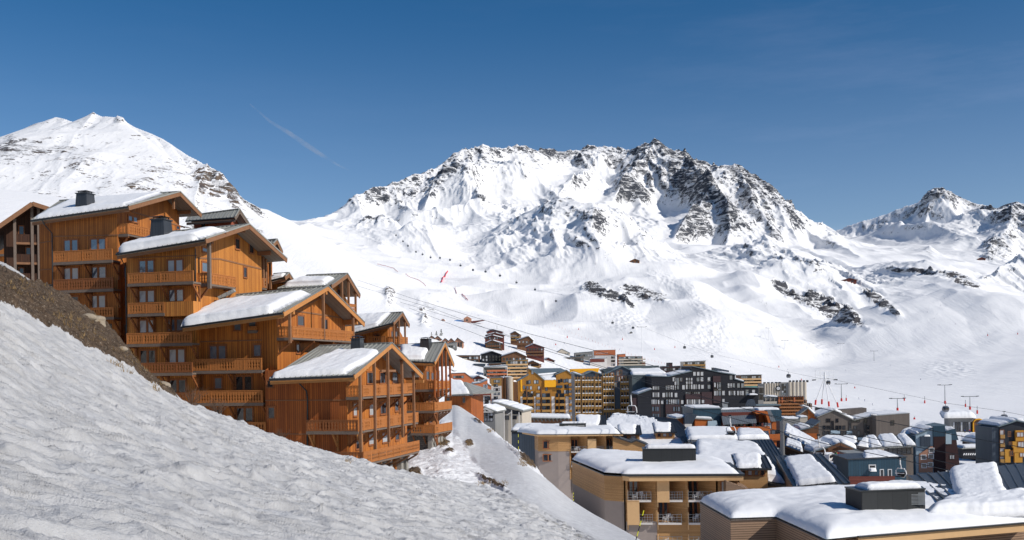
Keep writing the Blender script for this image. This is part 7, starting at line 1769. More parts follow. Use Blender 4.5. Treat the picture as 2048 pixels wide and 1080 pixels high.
    for k in range(7): x = a[0]+.12+k*(b[0]-a[0]-.2)/7; l.box(x, x+.06, -1.63, -1.601, a[1]+.15, b[1]-.05); l.box(x+.061, x+.14, -1.63, -1.601, a[1]+[.15,.3][k % 2], a[1]+[.21,.36][k % 2])
    l.build('lettering', T_BRN, s_)
    # petrol blue house
    fr, t = bd(1696, 178, -3, 'petrol blue ribbed house with one snowy dormer window, behind the nearest snow roof', 'building', py=920)
    block(t, fr, [(1696,920),(1800,915),(1812,915)], 10, T_BLUE, 0, -22, R_DARK, .2, .2, name='wall')
    a = fr.a(1720,917,2); b = fr.a(1796,914,2); snow_patch(t, [(a[0],0.1,a[1]-.3),(b[0],0.1,b[1]-.3),(b[0]-2,7,b[1]+.5),(a[0]+2,7,a[1]+.5)], .8, 87, 50, 16)
    for (x0, y0, x1, y1) in [(1738,930,1751,941)]: a = fr.a(x0,y0); b = fr.a(x1,y1); window(t, a[0], b[0], b[1], a[1], -.01, 'A', leaves=1, gl=0, fr=FR_WHITE); snow_patch(t, [(a[0],-.7,b[1]-.1),(b[0],-.7,b[1]-.1),(b[0],-.05,b[1]+.5),(a[0],-.05,b[1]+.5)], .25, 3, 12, 8)
    for x0 in (1760, 1776): a = fr.a(x0,939); b = fr.a(x0+7,953); window(t, a[0], b[0], b[1], a[1], -.01, 'A', leaves=1, gl=0, fr=FR_WHITE)
    a = fr.a(1698,953,-.2); b = fr.a(1790,970,-.2); m = MB(); m.box(a[0], b[0], -.2, -.01, b[1]-1, a[1]); m.build('base_wall', T_RED, t)
    fr, t = bd(1672, 185, -3, 'low petrol blue annex with a heap of snow beside the ribbed roof', 'building', py=930)
    block(t, fr, [(1664,945),(1697,944)], 8, T_BLUE, 0, -22, R_DARK, .1, .1, snow=True, sthick=1.4, nu=20)
    fr, t = bd(1698, 192, -3, 'small orange timber storey behind the petrol blue house', 'building', py=910)
    block(t, fr, [(1696,908),(1731,907)], 6, T_ORW, 0, -20, R_METAL, .3, .2); tgrid(t, fr, (1698,910,1730,917), 4, 1, 1.1, .9, gls=[GL_BLUE, GL_DARK])
    # blue grey tower
    fr, t = bd(1832, 252, -8, 'tall building of pale blue and petrol sheet over pink brick with wide snow roof', 'building', py=880)
    block(t, fr, [(1832,870),(1839,868),(1866,857),(1890,852)], 10, T_STEELB, 0, -28, R_BLUE, .2, .3, snow={0,1}, sthick=.7, name='wall')
    a = fr.a(1866,852,-.5); b = fr.a(1890,852,-.5); zz = fr.a(1866,873,-.5)[1]; m = MB(); m.box(a[0], b[0], -.5, -.01, zz, b[1]); m.build('petrol_panel', T_BLUE, t); m = MB(); m.box(a[0]+.1, b[0], -.48, -.01, -28, zz-.01); m.build('plum_panel', T_RED2, t)
    a = fr.a(1841,873,-.6); b = fr.a(1861,893,-.6); m = MB(); m.box(a[0], b[0], -.6, -.01, b[1], a[1]); m.build('petrol_bay', T_NAVY, t); snow_patch(t, [(a[0]+.8,-.6,a[1]),(b[0],-.6,a[1]),(b[0],0,a[1]+.2),(a[0]+.8,0,a[1]+.2)], .4, 5, 12, 6)
    m = MB(); P = [fr.a(*p, -.7) for p in [(1839,945),(1839,908),(1862,893),(1866,893),(1866,945)]]; m.prism(P[::-1], 'y', -.7, -.02); m.build('brick_front', T_PINKB, t)
    for x, y in [(1847,914),(1863,900),(1862,912),(1848,931),(1861,929)]: a = fr.a(x, y, -.72); window(t, a[0]-.6, a[0]+.6, a[1]-.6, a[1]+.5, -.72, 'A', leaves=1, gl=0, fr=FR_WHITE)
    rf, Q = tilted(t, fr, [(1800,868,262),(1838,870,252),(1880,850,272),(1845,846,290)], R_METAL); snow_patch(rf, [quad_uv(Q,u,v)+Vector((0,0,.1)) for u, v in ((0,0),(1,0),(1,1),(0,1))], .8, 89, 40, 20)
    a = fr.a(1822,870,1); m = MB(); m.box(a[0], fr.a(1833,870,1)[0], 1, 12, -28, a[1]-.3); m.build('side_wall', T_BLUE, t)
    a = fr.a(1803,872,3); m = MB(); m.box(a[0], fr.a(1822,870,3)[0], 3, 12, -28, a[1]-.3); m.build('side_wall', T_PLUM, t)
    # trapezoid
    fr, t = bd(1891, 268, -3, 'dark leaning sided plum building with petrol top and a pale panel', 'building', py=880)
    m = MB(); P = [fr.a(*p) for p in [(1891,930),(1891,862),(1910,857),(1931,930)]]; m.prism([(P[0][0],-28),P[1],P[2],(P[3][0]+.8,-28)][::-1], 'y', 0, 10); m.build('wall', T_RED2, t)
    m = MB(); P = [fr.a(*p, -.05) for p in [(1891,880),(1891,862),(1910,857),(1917,880)]]; m.prism(P[::-1], 'y', -.05, -.001); m.build('petrol_top', T_BLUE, t)
    a = fr.a(1891.5,867,-.25); b = fr.a(1903,888,-.25); m = MB(); m.box(a[0], b[0], -.25, -.06, b[1], a[1]); m.build('pale_panel', T_STEELB, t)
    for px in (1902, 1906): a = fr.a(px, 914); twin(t, a[0]-.3, -.02, a[1]-.5, .6, 1.0, 0, GL_CURT)
    a = fr.a(1891,862); b = fr.a(1910,857); snow_patch(t, [(a[0],.1,a[1]),(b[0],.1,b[1]),(b[0],9,b[1]),(a[0],9,a[1])], .6, 5, 14, 10)
    # covered bridge
    fr, t = bd(1926, 285, -2, 'covered black footbridge with white latticed windows and a snow roof', 'footbridge', 'footbridge', py=900)
    block(t, fr, [(1926,898),(1990,896)], 5, T_BLACK, 0, fr.a(1926,918)[1], R_METAL, .4, .3, snow=True, sthick=.8, nu=30)
    m = MB(); a = fr.a(1926,910.5,-.05); b = fr.a(1964,906,-.05); x = a[0]; h_ = b[1]-a[1]
    while x < b[0]-.5:
        m.hexa([(x,-.06,a[1]),(x+.35,-.06,a[1]),(x+.35,-.01,a[1]),(x,-.01,a[1]),(x+.25,-.06,a[1]+h_),(x+.6,-.06,a[1]+h_),(x+.6,-.01,a[1]+h_),(x+.25,-.01,a[1]+h_)]); x += .62
    m.build('lattice_windows', WHITE, t)
    a = fr.a(1960,918,1); b = fr.a(1990,930,1); m = MB(); m.box(a[0], b[0], 1, 4, -30, a[1]-.01); m.build('abutment', T_PLUM, t)
    fr, t = bd(1961, 300, -4, 'red brown shed with a domed snow roof above the footbridge', 'building', py=890)
    block(t, fr, [(1960,888),(1986,880)], 14, T_RED2, 0, -30, R_METAL, .5, .3, snow=True, sthick=1.6, nu=30, nv=24)
    # right edge yellow and navy
    fr, t = bd(1985, 236, -3, 'navy and yellow apartment block with bow fronted windows at the right photo edge', py=880)
    m = MB(); a = fr.a(1985,855); b = fr.a(2000,853); m.box(a[0], b[0], 0.3, 10, -28, a[1]); m.build('side_wall', T_NAVY, t)
    block(t, fr, [(1999,853),(2018,847),(2032,842),(2050,846),(2080,856)], 12, T_NAVYD, 0, -28, R_BLUE, .5, .3, snow=True, sthick=.6)
    for i, (a_, b_, y0, y1) in enumerate([(2001,2010,860,877),(2001,2010,879,894),(2001,2011,896,911),(2001,2011,913,926)]):
        a = fr.a(a_,y0,-.5); b = fr.a(b_,y1,-.5); m = MB(); m.box(a[0], b[0], -.5, -.01, b[1], b[1]+.9); m.build('balcony', T_OCH, t); twin(t, a[0]+.1, -.02, b[1]+.9, b[0]-a[0]-.2, a[1]-b[1]-1.0, 0, GL_CURT, FR_WOOD)
    for (x0, y0, x1, y1) in [(2031,861,2048,882),(2025,883,2038,895),(2010,899,2021,925),(2027,895,2052,905),(2029,906,2045,925)]:
        a = fr.a(x0,y0,-.6); b = fr.a(x1,y1,-.6); m = MB(); m.box(a[0], b[0], -.6, -.01, b[1], a[1]); m.build('yellow_bay', T_YELP, t)
    for (x0, y0, x1, y1) in [(2034,865,2047,873),(2036,884,2048,894),(2040,906,2050,913),(2016,863,2021,873),(2018,884,2023,890),(2020,902,2026,911)]:
        a = fr.a(x0,y0,-.62); b = fr.a(x1,y1,-.62); twin(t, a[0], -.62, b[1], b[0]-a[0], a[1]-b[1], 0, GL_CURT if x0 > 2030 else GL_DARK, FR_WOOD, 2)
T_RED2 = mat_boards('dark_maroon_cladding', (0.050,0.020,0.020), (0.040,0.016,0.017), horiz=True, width=0.5, weather=0.1)
T_NAVYD = mat_boards('dark_slate_cladding', (0.030,0.036,0.050), (0.022,0.028,0.040), width=0.5, gap=0.03, weather=0.1); T_YELP = mat_plain('golden_yellow_panel', (0.48,0.23,0.03), 0.6, 0.12, 1)
right_group()
# ================= ski lifts, people, small things on the slopes =================
def tagm(o, label, cat, group=None): return tag(o, label, cat, group)
# cable geometry
def cable(pts, r, label, group='lift cables over the resort', sag=0.0, name='lift_cable'):
    P = []
    for a, b in zip(pts[:-1], pts[1:]):
        A = W(*a); B = W(*b); n = 10
        for k in range(n): t = k/n; p = A.lerp(B, t); p.z -= sag*4*t*(1-t); P.append(p)
    P.append(W(*pts[-1])); o = MB().tube(P, r, 5).build(name, GUTTER)
    return tagm(o, label, 'cable', group)
cable([(715,560,420),(825,597,330),(1060,668,250),(1280,724,205),(1500,784,175),(1700,830,150),(1900,868,135),(2100,905,124)], 0.05, 'topmost dark lift cable running down over the town from behind the chalets')
cable([(715,572,420),(860,615,330),(1090,700,240),(1310,770,195),(1530,828,165),(1760,880,143),(2000,925,128),(2100,944,122)], 0.05, 'second dark lift cable below the topmost one')
cable([(818,616,350),(1010,690,260),(1266,787,190),(1460,835,165),(1639,885,150),(1792,917,138),(2100,985,115)], 0.05, 'lowest dark lift cable, carrying the white chairs')
cable([(800,604,350),(1000,665,260),(1240,745,195),(1560,838,160),(1810,905,140),(2100,975,118)], 0.045, 'thin dark lift cable just above the one with the white chairs')
def chair(px, py, d, h, label, swing=0.0):
    P = W(px, py, d); s = h*d/F
    t = empty('lift_chair', P, math.radians(-35), label, 'chairlift chair', 'white lift chairs on the lowest cable')
    m = MB(); m.box(-.25, .25, -.1, .1, -.12, .12); m.build('cable_grip', GUTTER, t)
    a = MB(); a.tube([(0,0,-.1),(0,0,-s*.30),(0.1,0,-s*.42),(0.1,0,-s*.55)], .09, 6); a.build('hanger', WHITE, t)
    w_ = s*.20; z1 = -s*.55; z2 = -s
    f = MB(); f.tube([(-w_+.1,0,z2+.2),(-w_*1.1,.1,z1-.3),(-w_*.7,.1,z1),(w_*.9,.1,z1),(w_*1.3,.1,z1-.4),(w_*1.5,0,z2+.5),(w_,-.2,z2+.1),(-w_+.1,0,z2+.2)], .09, 6); f.build('frame', WHITE, t)
    q = MB(); q.box(-w_, w_*1.2, -.55, .1, z2+.12, z2+.22); q.box(-w_, w_*1.2, .05, .15, z2+.22, z2+.75); q.build('seat', GUTTER, t)
    b = MB(); b.tube([(-w_,-.6,z2+.65),(w_*1.2,-.6,z2+.65)], .05, 5); b.build('safety_bar', WHITE, t)
    return t
chair(1262, 788, 190, 42, 'white lift chair with a rider low over the snow roof, leftmost of the three')
chair(1460, 831, 165, 40, 'white lift chair seen end on above the middle snow roof')
chair(1637, 870, 152, 44, 'white lift chair in front of the dark lattice walkway')
chair(1800, 915, 138, 40, 'white lift chair hanging before the petrol blue house')
# --- people ---
def person_mesh(cols, pose=0, ski=True):
    m = MB(); body, legs, skin = 0, 1, 2
    sk = []
    def ringtube(pts, rs, mi):
        pts = [Vector(p) for p in pts]; base = len(m.v); n = 7
        for i, (p, r) in enumerate(zip(pts, rs)):
            d = (pts[min(i+1, len(pts)-1)]-pts[max(i-1, 0)]).normalized(); up = Vector((0,1,0)) if abs(d.y) < .9 else Vector((1,0,0))
            a = d.cross(up).normalized(); b = a.cross(d)
            for k in range(n): t = 2*math.pi*k/n; m.v.append(tuple(p+a*math.cos(t)*r+b*math.sin(t)*r*.8))
        for i in range(len(pts)-1):
            for k in range(n): k2 = (k+1) % n; m.f.append((base+i*n+k, base+i*n+k2, base+(i+1)*n+k2, base+(i+1)*n+k)); m.m.append(mi)
        m.f.append(tuple(base+k for k in range(n))[::-1]); m.m.append(mi); m.f.append(tuple(base+(len(pts)-1)*n+k for k in range(n))); m.m.append(mi)
    st = 0.12 if pose != 1 else 0.28; lean = 0.10 if pose == 2 else 0.02
    ringtube([(0,0,.88),(0,-lean*.3,1.05),(0,-lean*.7,1.25),(0,-lean,1.42),(0,-lean,1.50),(0,-lean*1.1,1.56)], [.17,.18,.20,.17,.08,.065], 0)
    for sx in (-1, 1):
        ringtube([(sx*.09,0,.93),(sx*.13,-.03-st*.2*sx,.50),(sx*.14,.05*sx,.10),(sx*.14,-.10+.05*sx,.05)], [.11,.085,.07,.05], 1)
        ringtube([(sx*.17,-lean,1.42),(sx*.28,-.05,1.17),(sx*.30,-.26,1.05),(sx*.30,-.34,1.04)], [.07,.06,.05,.035], 0)
        if ski: m.box(sx*.14-.045, sx*.14+.045, -.85, .75, 0.0, .03, 3)
    m.ball((0,-lean*1.2,1.67), .10, .115, .13, 8, 6, 2); m.ball((0,-lean*1.2+.015,1.72), .115, .125, .10, 8, 6, 3)
    return m.mesh('person', cols, smooth=True)
SKIN = mat_plain('skin', (0.45,0.28,0.2)); PC = [mat_plain(n, c) for n, c in (('red_jacket_cloth',(0.5,0.02,0.02)),('blue_jacket_cloth',(0.03,0.08,0.3)),('black_jacket_cloth',(0.02,0.02,0.025)),('green_jacket_cloth',(0.03,0.25,0.07)),('orange_jacket_cloth',(0.6,0.16,0.02)))]
PMESH = [person_mesh([PC[i % 5], BLACK if i % 2 else PC[1], SKIN, BLACK], i % 3) for i in range(6)]
PCOL = ['red', 'blue', 'black', 'green', 'orange', 'red']
def person(P, k, label, group, rz=None, sc=1.0):
    o = place('person', PMESH[k % 6], None, P, rz if rz is not None else rnd.uniform(0, 6.28)); o.scale = (sc,)*3
    return tagm(o, label, 'person', group)
spots = [(1895,860,5),(1903,875,2),(1926,866,1),(1936,866,0),(1945,864,3),(1960,862,0),(1967,862,2),(1975,860,4),(1980,857,1),(1985,853,0),(2013,842,2),(2016,839,1),(1921,878,2),(1923,886,1),(1926,890,2),(1949,898,2),(1956,899,0),(1727,803,2),(1742,811,1),(1716,800,2),(1804,800,2),(1840,760,2),(1500,742,2),(1460,735,1),(1380,728,2),(1442,700,0),(1540,700,1),(1600,770,2),(1650,640,2),(1770,646,2),(1855,625,1),(1875,630,2),(1882,612,0),(1890,600,2),(1900,590,1),(1868,640,2),(1935,575,2),(1912,650,0),(1640,760,2),(1575,740,1),(1690,742,2),(1780,732,1),(1240,700,2),(1215,690,2),(1185,682,1),(1090,676,0),(1128,688,2),(1350,742,1)]
for i, (px, py, k) in enumerate(spots):
    P = hit(px, py, 250); 
    person(P, k, 'skier in a %s jacket seen small out on the white pistes' % PCOL[k % 6], 'skiers on the pistes')
for i in range(14):
    px = 1667+i*1.9; P = W(px, 921-(i % 3), 208-(i % 4)*1.5); person(P, i, 'person standing in the crowd at the dark timber entrance porch', 'people at the entrance porch')
# --- gondolas ---
def gondola_mesh_parts():
    b = MB(); n = 10; prof = [(.55,-2.2),(.85,-2.0),(1.0,-1.5),(1.0,-.8),(.85,-.25),(.5,-.05)]
    def ring(sc, z): return [(sc*1.15*math.copysign(abs(math.cos(t))**.6, math.cos(t)), sc*.95*math.copysign(abs(math.sin(t))**.6, math.sin(t)), z) for t in [2*math.pi*k/n for k in range(n)]]
    vs = []; fs = []; mi = []
    for sc, z in prof: vs += ring(sc, z)
    for i in range(len(prof)-1):
        for k in range(n): k2 = (k+1) % n; fs.append((i*n+k, i*n+k2, (i+1)*n+k2, (i+1)*n+k))
    fs.append(tuple(range(n))[::-1]); fs.append(tuple((len(prof)-1)*n+k for k in range(n))); b.add(vs, fs)
    g = MB(); vs = []; 
    for sc, z in ((1.02,-1.35),(1.02,-.85),(.9,-.35)): vs += ring(sc, z)
    g.add(vs, [(i*n+k, i*n+(k+1) % n, (i+1)*n+(k+1) % n, (i+1)*n+k) for i in range(2) for k in range(n)])
    h = MB(); h.bar((0,0,-.05),(0,0,1.1),.12); h.bar((-.5,0,1.1),(.5,0,1.1),.2,.2); h.bar((-.9,0,-.02),(.9,0,-.02),.15,.1)
    return b.mesh('cabin_body', GONDB), g.mesh('cabin_window', GL_DARK), h.mesh('hanger', GUTTER)
GONDB = mat_plain('silver_grey_cabin', (0.16,0.17,0.19), .35, .1, 2, .5)
GM = gondola_mesh_parts()
def gondola(P, label, sc, group='gondola cabins over the pistes'):
    t = empty('gondola', P, rnd.uniform(0, 1), label, 'gondola', group); t.scale = (sc,)*3
    for nme, me in zip(('cabin_body', 'cabin_window', 'hanger'), GM): place(nme, me, t)
    return t
for i, (px, py, d, s, lb) in enumerate([(1577,748,640,1.15,'grey gondola cabin hanging above the tower block with the ring sign'),(1656,761,600,1.15,'grey gondola cabin just right of the white four legged pylon'),(1891,812,430,1.15,'dark gondola cabin above the arched lift station'),(2008,829,400,1.15,'dark gondola cabin highest over the navy and yellow block'),(1424,710,900,1.2,'grey gondola cabin above the anthracite block, right of another'),(1369,692,950,1.2,'grey gondola cabin below the mogul slope'),(1266,653,1050,1.2,'grey gondola cabin beside the T shaped pylon at mid slope'),(1225,643,1080,1.2,'grey gondola cabin left of the one by the mid slope pylon'),(1112,600,1200,1.2,'grey gondola cabin over the rounded snow hill'),(1070,577,1260,1.2,'grey gondola cabin upper left of the one over the rounded hill'),(1033,563,1300,1.2,'grey gondola cabin where the cable crosses the shaded hollow')]):
    gondola(W(px, py, d), lb, s)
for i, (px, py) in enumerate([(1000,549),(971,541),(946,538),(921,529),(900,518),(880,514),(861,513),(845,507),(832,502),(816,490),(806,481),(792,469)]):
    gondola(W(px, py, 1340+i*45), 'tiny grey gondola cabin in the upper line across the snow bowl', 1.35, 'upper line of gondola cabins')
# --- pylons ---
def t_pylon(px, py_top, py_base, d, label, w=4.5, col=None, chairs=False, red=True):
    B = hit(px, py_base, d*0.8, d*1.6); dd = B.y; H = (py_base-py_top)/F*dd; B = W(px, py_base, dd)
    t = empty('lift_pylon', B, rnd.uniform(-.2,.4), label, 'lift pylon', 'lift pylons on the pistes')
    m = MB(); m.tube([(0,0,-1),(0,0,H)], .42, 8, r2=.25); m.build('mast', col or STEEL, t)
    a = MB(); a.bar((-w,0,H),(w,0,H),.3,.35); 
    a.build('crossarm', GUTTER, t)
    for sx in (-1, 1):
        b = MB(); b.bar((sx*w,-2.2,H+.3),(sx*w,2.2,H+.1),.4,.5); b.build('sheave_train', GUTTER, t)
    if red: b = MB(); b.tube([(0,0,-.5),(0,0,2.6)], .75, 8); b.build('pad', REDP, t)
    return t
t_pylon(1683,768,803,620,'grey T shaped lift pylon with red pad right of the white four legged pylon')
t_pylon(1795,797,823,560,'lift pylon with red pad above the windowless brown box',5)
t_pylon(1890,770,808,650,'lift pylon with double crossarm above the gondola by the arched station',5)
t_pylon(1940,793,820,520,'broad headed lift pylon with red pad behind the yellow arch',5.5)
t_pylon(1748,702,722,1000,'small lift pylon in the middle of the right hand slope',5,red=False)
t_pylon(1682,687,712,1100,'white lift pylon beside the dark rock on the right hand slope',5,WHITE,red=False)
t_pylon(1570,681,700,1150,'white lift pylon above the shaded gully',5,WHITE,red=False)
t_pylon(1538,656,680,1300,'white lift pylon on the brow above the shaded gully',5,WHITE,red=False)
t_pylon(1284,654,705,1000,'slim white T shaped pylon left of the mogul slope',6,WHITE,red=False)
def big_pylon():
    B = W(1650, 808, 600); H = 60/F*600*1.0; t = empty('lift_pylon', B, 0, 'tall white four legged gondola pylon with red feet above the grey silo block', 'lift pylon', 'lift pylons on the pistes')
    feet = [(-6.5,-2.2,.6),(1.4,-3,-.4),(6.8,-3,-1.0),(-1,3,.8)]
    for f in feet:
        m = MB(); m.tube([f, (f[0]*.08, f[1]*.1, H-3)], .32, 7, r2=.25); lg = m.build('leg', WHITE, t); q = MB(); q.tube([(f[0],f[1],f[2]-1),(f[0]*.94,f[1]*.94,f[2]+2.0)], .55, 8); q.build('foot', REDP, lg)
    m = MB(); m.tube([(0,0,H-4),(0,0,H+1)], .5, 8); m.build('head', WHITE, t)
    for z in (H-3, H-1, H+2.0):
        m = MB(); m.bar((-5.5,0,z),(5.5,0,z),.35,.35); m.build('crossarm', WHITE, t)
    m = MB()
    for x in (-5.5,-2.7,0,2.7,5.5): m.bar((x,0,H-3),(x,0,H+2),.2,.2)
    m.build('lattice', WHITE, t)
    for sx in (-1, 1): m = MB(); m.bar((sx*6.5,-3,H-3.4),(sx*6.5,3,H-3.6),.5,.7); m.build('sheave_train', GUTTER, t)
big_pylon()
cable([(1284,654,1000),(1369,688,900),(1424,707,850),(1577,744,640),(1640,757,600),(1656,757,590),(1891,806,430),(2008,823,400),(2200,860,360)], 0.055, 'long gondola cable sweeping down from the mogul slope to the right edge', 'gondola cables')
# drag lift and padded posts
def padded(px, py, h, d0=400):
    P = hit(px, py, d0); d = P.y; H = h/F*d; t = MB(); t.tube([(0,0,-.5),(0,0,H)], .14, 6, 0); t.tube([(0,0,-.3),(0,0,min(2.4, H*.6))], .55, 7, 1)
    o = t.build('padded_post', [GUTTER, REDP], None, loc=P); return tagm(o, 'thin snow gun post with a red pad on the white slope', 'post', 'padded posts on the slope')
for p in [(1691,802,12),(1708,777,5),(1806,802,12),(1848,807,14),(1928,815,14),(1953,828,16),(1827,840,6),(1556,735,5),(1601,761,5),(1350,696,6),(1135,676,7),(1245,680,7),(1158,660,5),(1112,690,4),(1309,700,5),(2035,670,6),(1975,672,6)]: padded(*p)
# rope fence with poles beside the piste
for i in range(42):
    t_ = i/41; px = 1105+t_*270; py = 650+t_*88+10*math.sin(t_*3)
    P = hit(px, py, 500); H = (5.5-1.5*abs(t_-.5))/F*P.y
    m_key = 'pp'
    if i == 0: PM = MB().tube([(0,0,-.3),(0,0,1)], .045, 5).mesh('piste_pole', mat_plain('orange_red_pole', (0.62,0.12,0.05)))
    o = place('piste_pole', PM, None, P); o.scale = (2.0, 2.0, H*.75); tagm(o, 'thin orange piste pole in the long row left of the mogul slope', 'pole', 'orange piste poles in a row')
def netting(pts, label, h=2.2, mat=None):
    V = []; m = MB(); P = [hit(px, py, 800) for px, py in pts]
    Q = []
    for a, b in zip(P[:-1], P[1:]):
        n = 8
        for k in range(n): q = a.lerp(b, k/n); Q.append(q)
    Q.append(P[-1])
    for q in Q: q.z = ground_z(q.x, q.y)
    for a, b in zip(Q[:-1], Q[1:]): m.bar(a+Vector((0,0,h*.5)), b+Vector((0,0,h*.5)), .1, h)
    return tagm(m.build('safety_net', mat or PINK), label, 'safety net', 'red safety nets on the piste')
PINK = mat_plain('faded_red_net', (0.78,0.42,0.42), .8, .15, 2)
netting([(884,566),(889,556),(895,549),(899,545)], 'short bright red safety net standing on the snow spur', 4, mat_plain('bright_red_net', (0.7,0.04,0.06)))
netting([(911,577),(925,590),(936,602)], 'pale red safety net lower on the slope', 2.5)
netting([(757,529),(790,537),(815,550),(840,562),(853,573)], 'long thin pink net line on the upper left slope', 1.2)
# arched lift station
def lift_station():
    fr = Frame(1895, 480, rz=-6, py=850); t = fr.empty('lift_station', 'long snow roofed lift station with a yellow arched entrance out on the piste', 'lift station')
    a = fr.a(1899,836); b = fr.a(1963,850); zt = a[1]; zb = zt-7
    m = MB(); m.box(a[0], fr.a(1947,840)[0], 0, 8, zb, zt); m.build('wall', T_GREY, t)
    P = [(a[0]-4,-2,zt),(fr.a(1950,838)[0],-2,zt),(fr.a(1950,838)[0],12,zt+2),(a[0]-1,12,zt+2)]
    snow_patch(t, P, 2.6, 5, 50, 16, rag=.03)
    cx = fr.a(1955,845)[0]; R = 2.5; z0 = zb; ar = MB(); n = 14
    pts = [(cx+R*1.0*math.cos(math.pi*k/n), -1.5, z0+4.2+R*.9*math.sin(math.pi*k/n)) for k in range(n+1)]
    pts = [(cx+R,-1.5,z0)]+pts+[(cx-R,-1.5,z0)]
    ar.tube(pts, .32, 7); ar.build('arch', T_YELB, t)
    g = MB(); g.prism([(p[0], p[2]) for p in pts], 'y', -.9, 9); g.build('arch_hall', T_BRN, t)
    for k in range(16): 
        x = a[0]+1.5+k*1.2; twin(t, x, -.03, zb+.5, .8, 4.5, 0, GL_DARK if k % 3 else GL_CURT)
    for k, px in enumerate((1922, 1927, 1968, 1975, 1982)):
        P_ = hit(px, 859-k*.6, 400, 700); o = MB().box(-1.6,1.6,-.3,.3,0,2.2).build('crowd_barrier', REDP, None, loc=P_); tagm(o, 'low red barrier mat beside the arched lift station', 'barrier', 'red barriers at the lift station')
lift_station()
# small buildings out on the slopes
def hut(px, py, d0, w, h, label, mat, roofsnow=True, nm='mountain_hut'):
    P = hit(px, py, d0); d = P.y; s = d/F; ww = w*s; hh = h*s
    t = empty(nm, P, -.15, label, 'hut'); m = MB(); D = ww*.6
    m.prism([(-ww/2,-4),(ww/2,-4),(ww/2,hh*.5),(0,hh*.92),(-ww/2,hh*.5)], 'y', 0, D); m.build('wall', mat, t)
    r = MB(); 
    for sx in (-1, 1): r.slab([(0,-ww*.06,hh),(sx*ww*.6,-ww*.06,hh*.48),(sx*ww*.6,D+1,hh*.48),(0,D+1,hh)], .4)
    rf = r.build('roof', T_BRN if not roofsnow else SNOW, t)
    for k in (-1, 1): twin(t, k*ww*.22-ww*.08, -.05, hh*.05, ww*.16, hh*.3, 0, GL_DARK)
    return t
hut(1273,527,1500,18,9,'little brown hut standing alone at the foot of the rocky middle peak', T_BRN)
hut(1700,565,1500,28,8,'low brown mountain restaurant on the snow shoulder left of the right hand massif', T_RED, False)
hut(1966,521,2200,14,6,'small red hut high on the right hand snow field', T_RED, False)
hut(1262,668,900,6,5,'tiny grey cabin beside the orange pole row', T_GREY); 
hut(887,642,900,7,5,'tiny pink brown cabin left of the blue domed hut', T_PINKB)
def blue_hut():
    P = hit(925,644,700); t = empty('mountain_hut', P, -.1, 'blue curved roofed ski school hut with a pink brown turret', 'hut'); s = P.y/F
    m = MB(); n = 8; w_ = 20*s
    vs = []; 
    m.prism([(-w_,-2)]+[(-w_+2*w_*k/n*.62, 4.5*s*math.sin(math.pi*k/n)**.6) for k in range(1,n)]+[(w_*.3,-2)], 'y', 0, 8); m.build('vault', mat_plain('sky_blue_membrane', (0.10,0.22,0.45)), t)
    m = MB(); a, b = w_*.15, w_*.85; m.prism([(a,-2),(b,-2),(b,7*s),((a+b)/2,11*s),(a,7*s)], 'y', -1, 7); m.build('turret', T_PINKB, t); twin(t, (a+b)/2-1, -1.05, 2*s, 2, 2.5*s)
    m = MB(); m.prism([(w_*.85,-2),(w_*2.2,2*s),(w_*2.2,3.4*s),(w_*.85,1*s)], 'y', 0, 5); m.build('ramp_roof', T_RED, t)
blue_hut()
# marker poles on the near groomed slope
def marker(px, py, h, lean, label, y=3):
    j = None; d = {1037:116, 1147:96, 1271:69}[px]; P = W(px, py, d); P.z = near_height(P.x, P.y)-.1; H = h/F*d+.2
    t = MB(); n = 6; q = Vector((lean*H, 0, H))
    for k in range(n): a = q*(k/n); b = q*((k+1)/n); t.tube([a, b], .035, 6, k % 2)
    o = t.build('marker_pole', [BLACK, YELP], None, loc=P); tagm(o, label, 'marker pole', 'yellow and black piste marker poles')
marker(1037, 905, 34, 0.0, 'upright yellow and black marker pole beside the brown grass patch')
marker(1147, 1006, 15, 0.0, 'short marker pole half buried where the groomed slope meets the hotel')
marker(1271, 1076, 56, 0.28, 'leaning yellow and black marker pole in front of the hotel balconies')
# conifers on the hillside
LEAF = mat_plain('conifer_needles', (0.035,0.06,0.03), .9, .5, 3)
def conifer(px, py, h, label):
    P = hit(px, py, 560); H = h/F*P.y; t = empty('pine_tree', P, 0, label, 'tree', 'small pines on the snowy hillside')
    MB().tube([(0,0,-1),(0,0,H*.9)], H*.035, 6, r2=H*.01).build('trunk', T_BRN, t)
    m = MB(); r = random.Random(px)
    for i in range(240):
        z = H*(.12+.86*r.random()**1.1); R = (H-z)*.32*r.uniform(.35,1.1); a = r.uniform(0, 6.28); c = Vector((R*math.cos(a), R*math.sin(a), z-R*.3)); s = H*.06*r.uniform(.6,1.3)
        d1 = Vector((r.uniform(-1,1), r.uniform(-1,1), r.uniform(-.6,.2))).normalized()*s; d2 = Vector((r.uniform(-1,1), r.uniform(-1,1), r.uniform(-.3,.3))).normalized()*s*.6
        m.add([c-d1, c+d2, c+d1*1.3, c-d2], [(0,1,2,3)])
    o = bpy.data.objects.new('crown', m.mesh('crown', LEAF, fix=False)); link(o, t)
conifer(863,671,7,'small pine left of a pair on the hillside above the pink gables'); conifer(872,672,10,'slender pine between two others above the pink gables'); conifer(882,673,14,'tallest dark pine above the pink gabled houses')
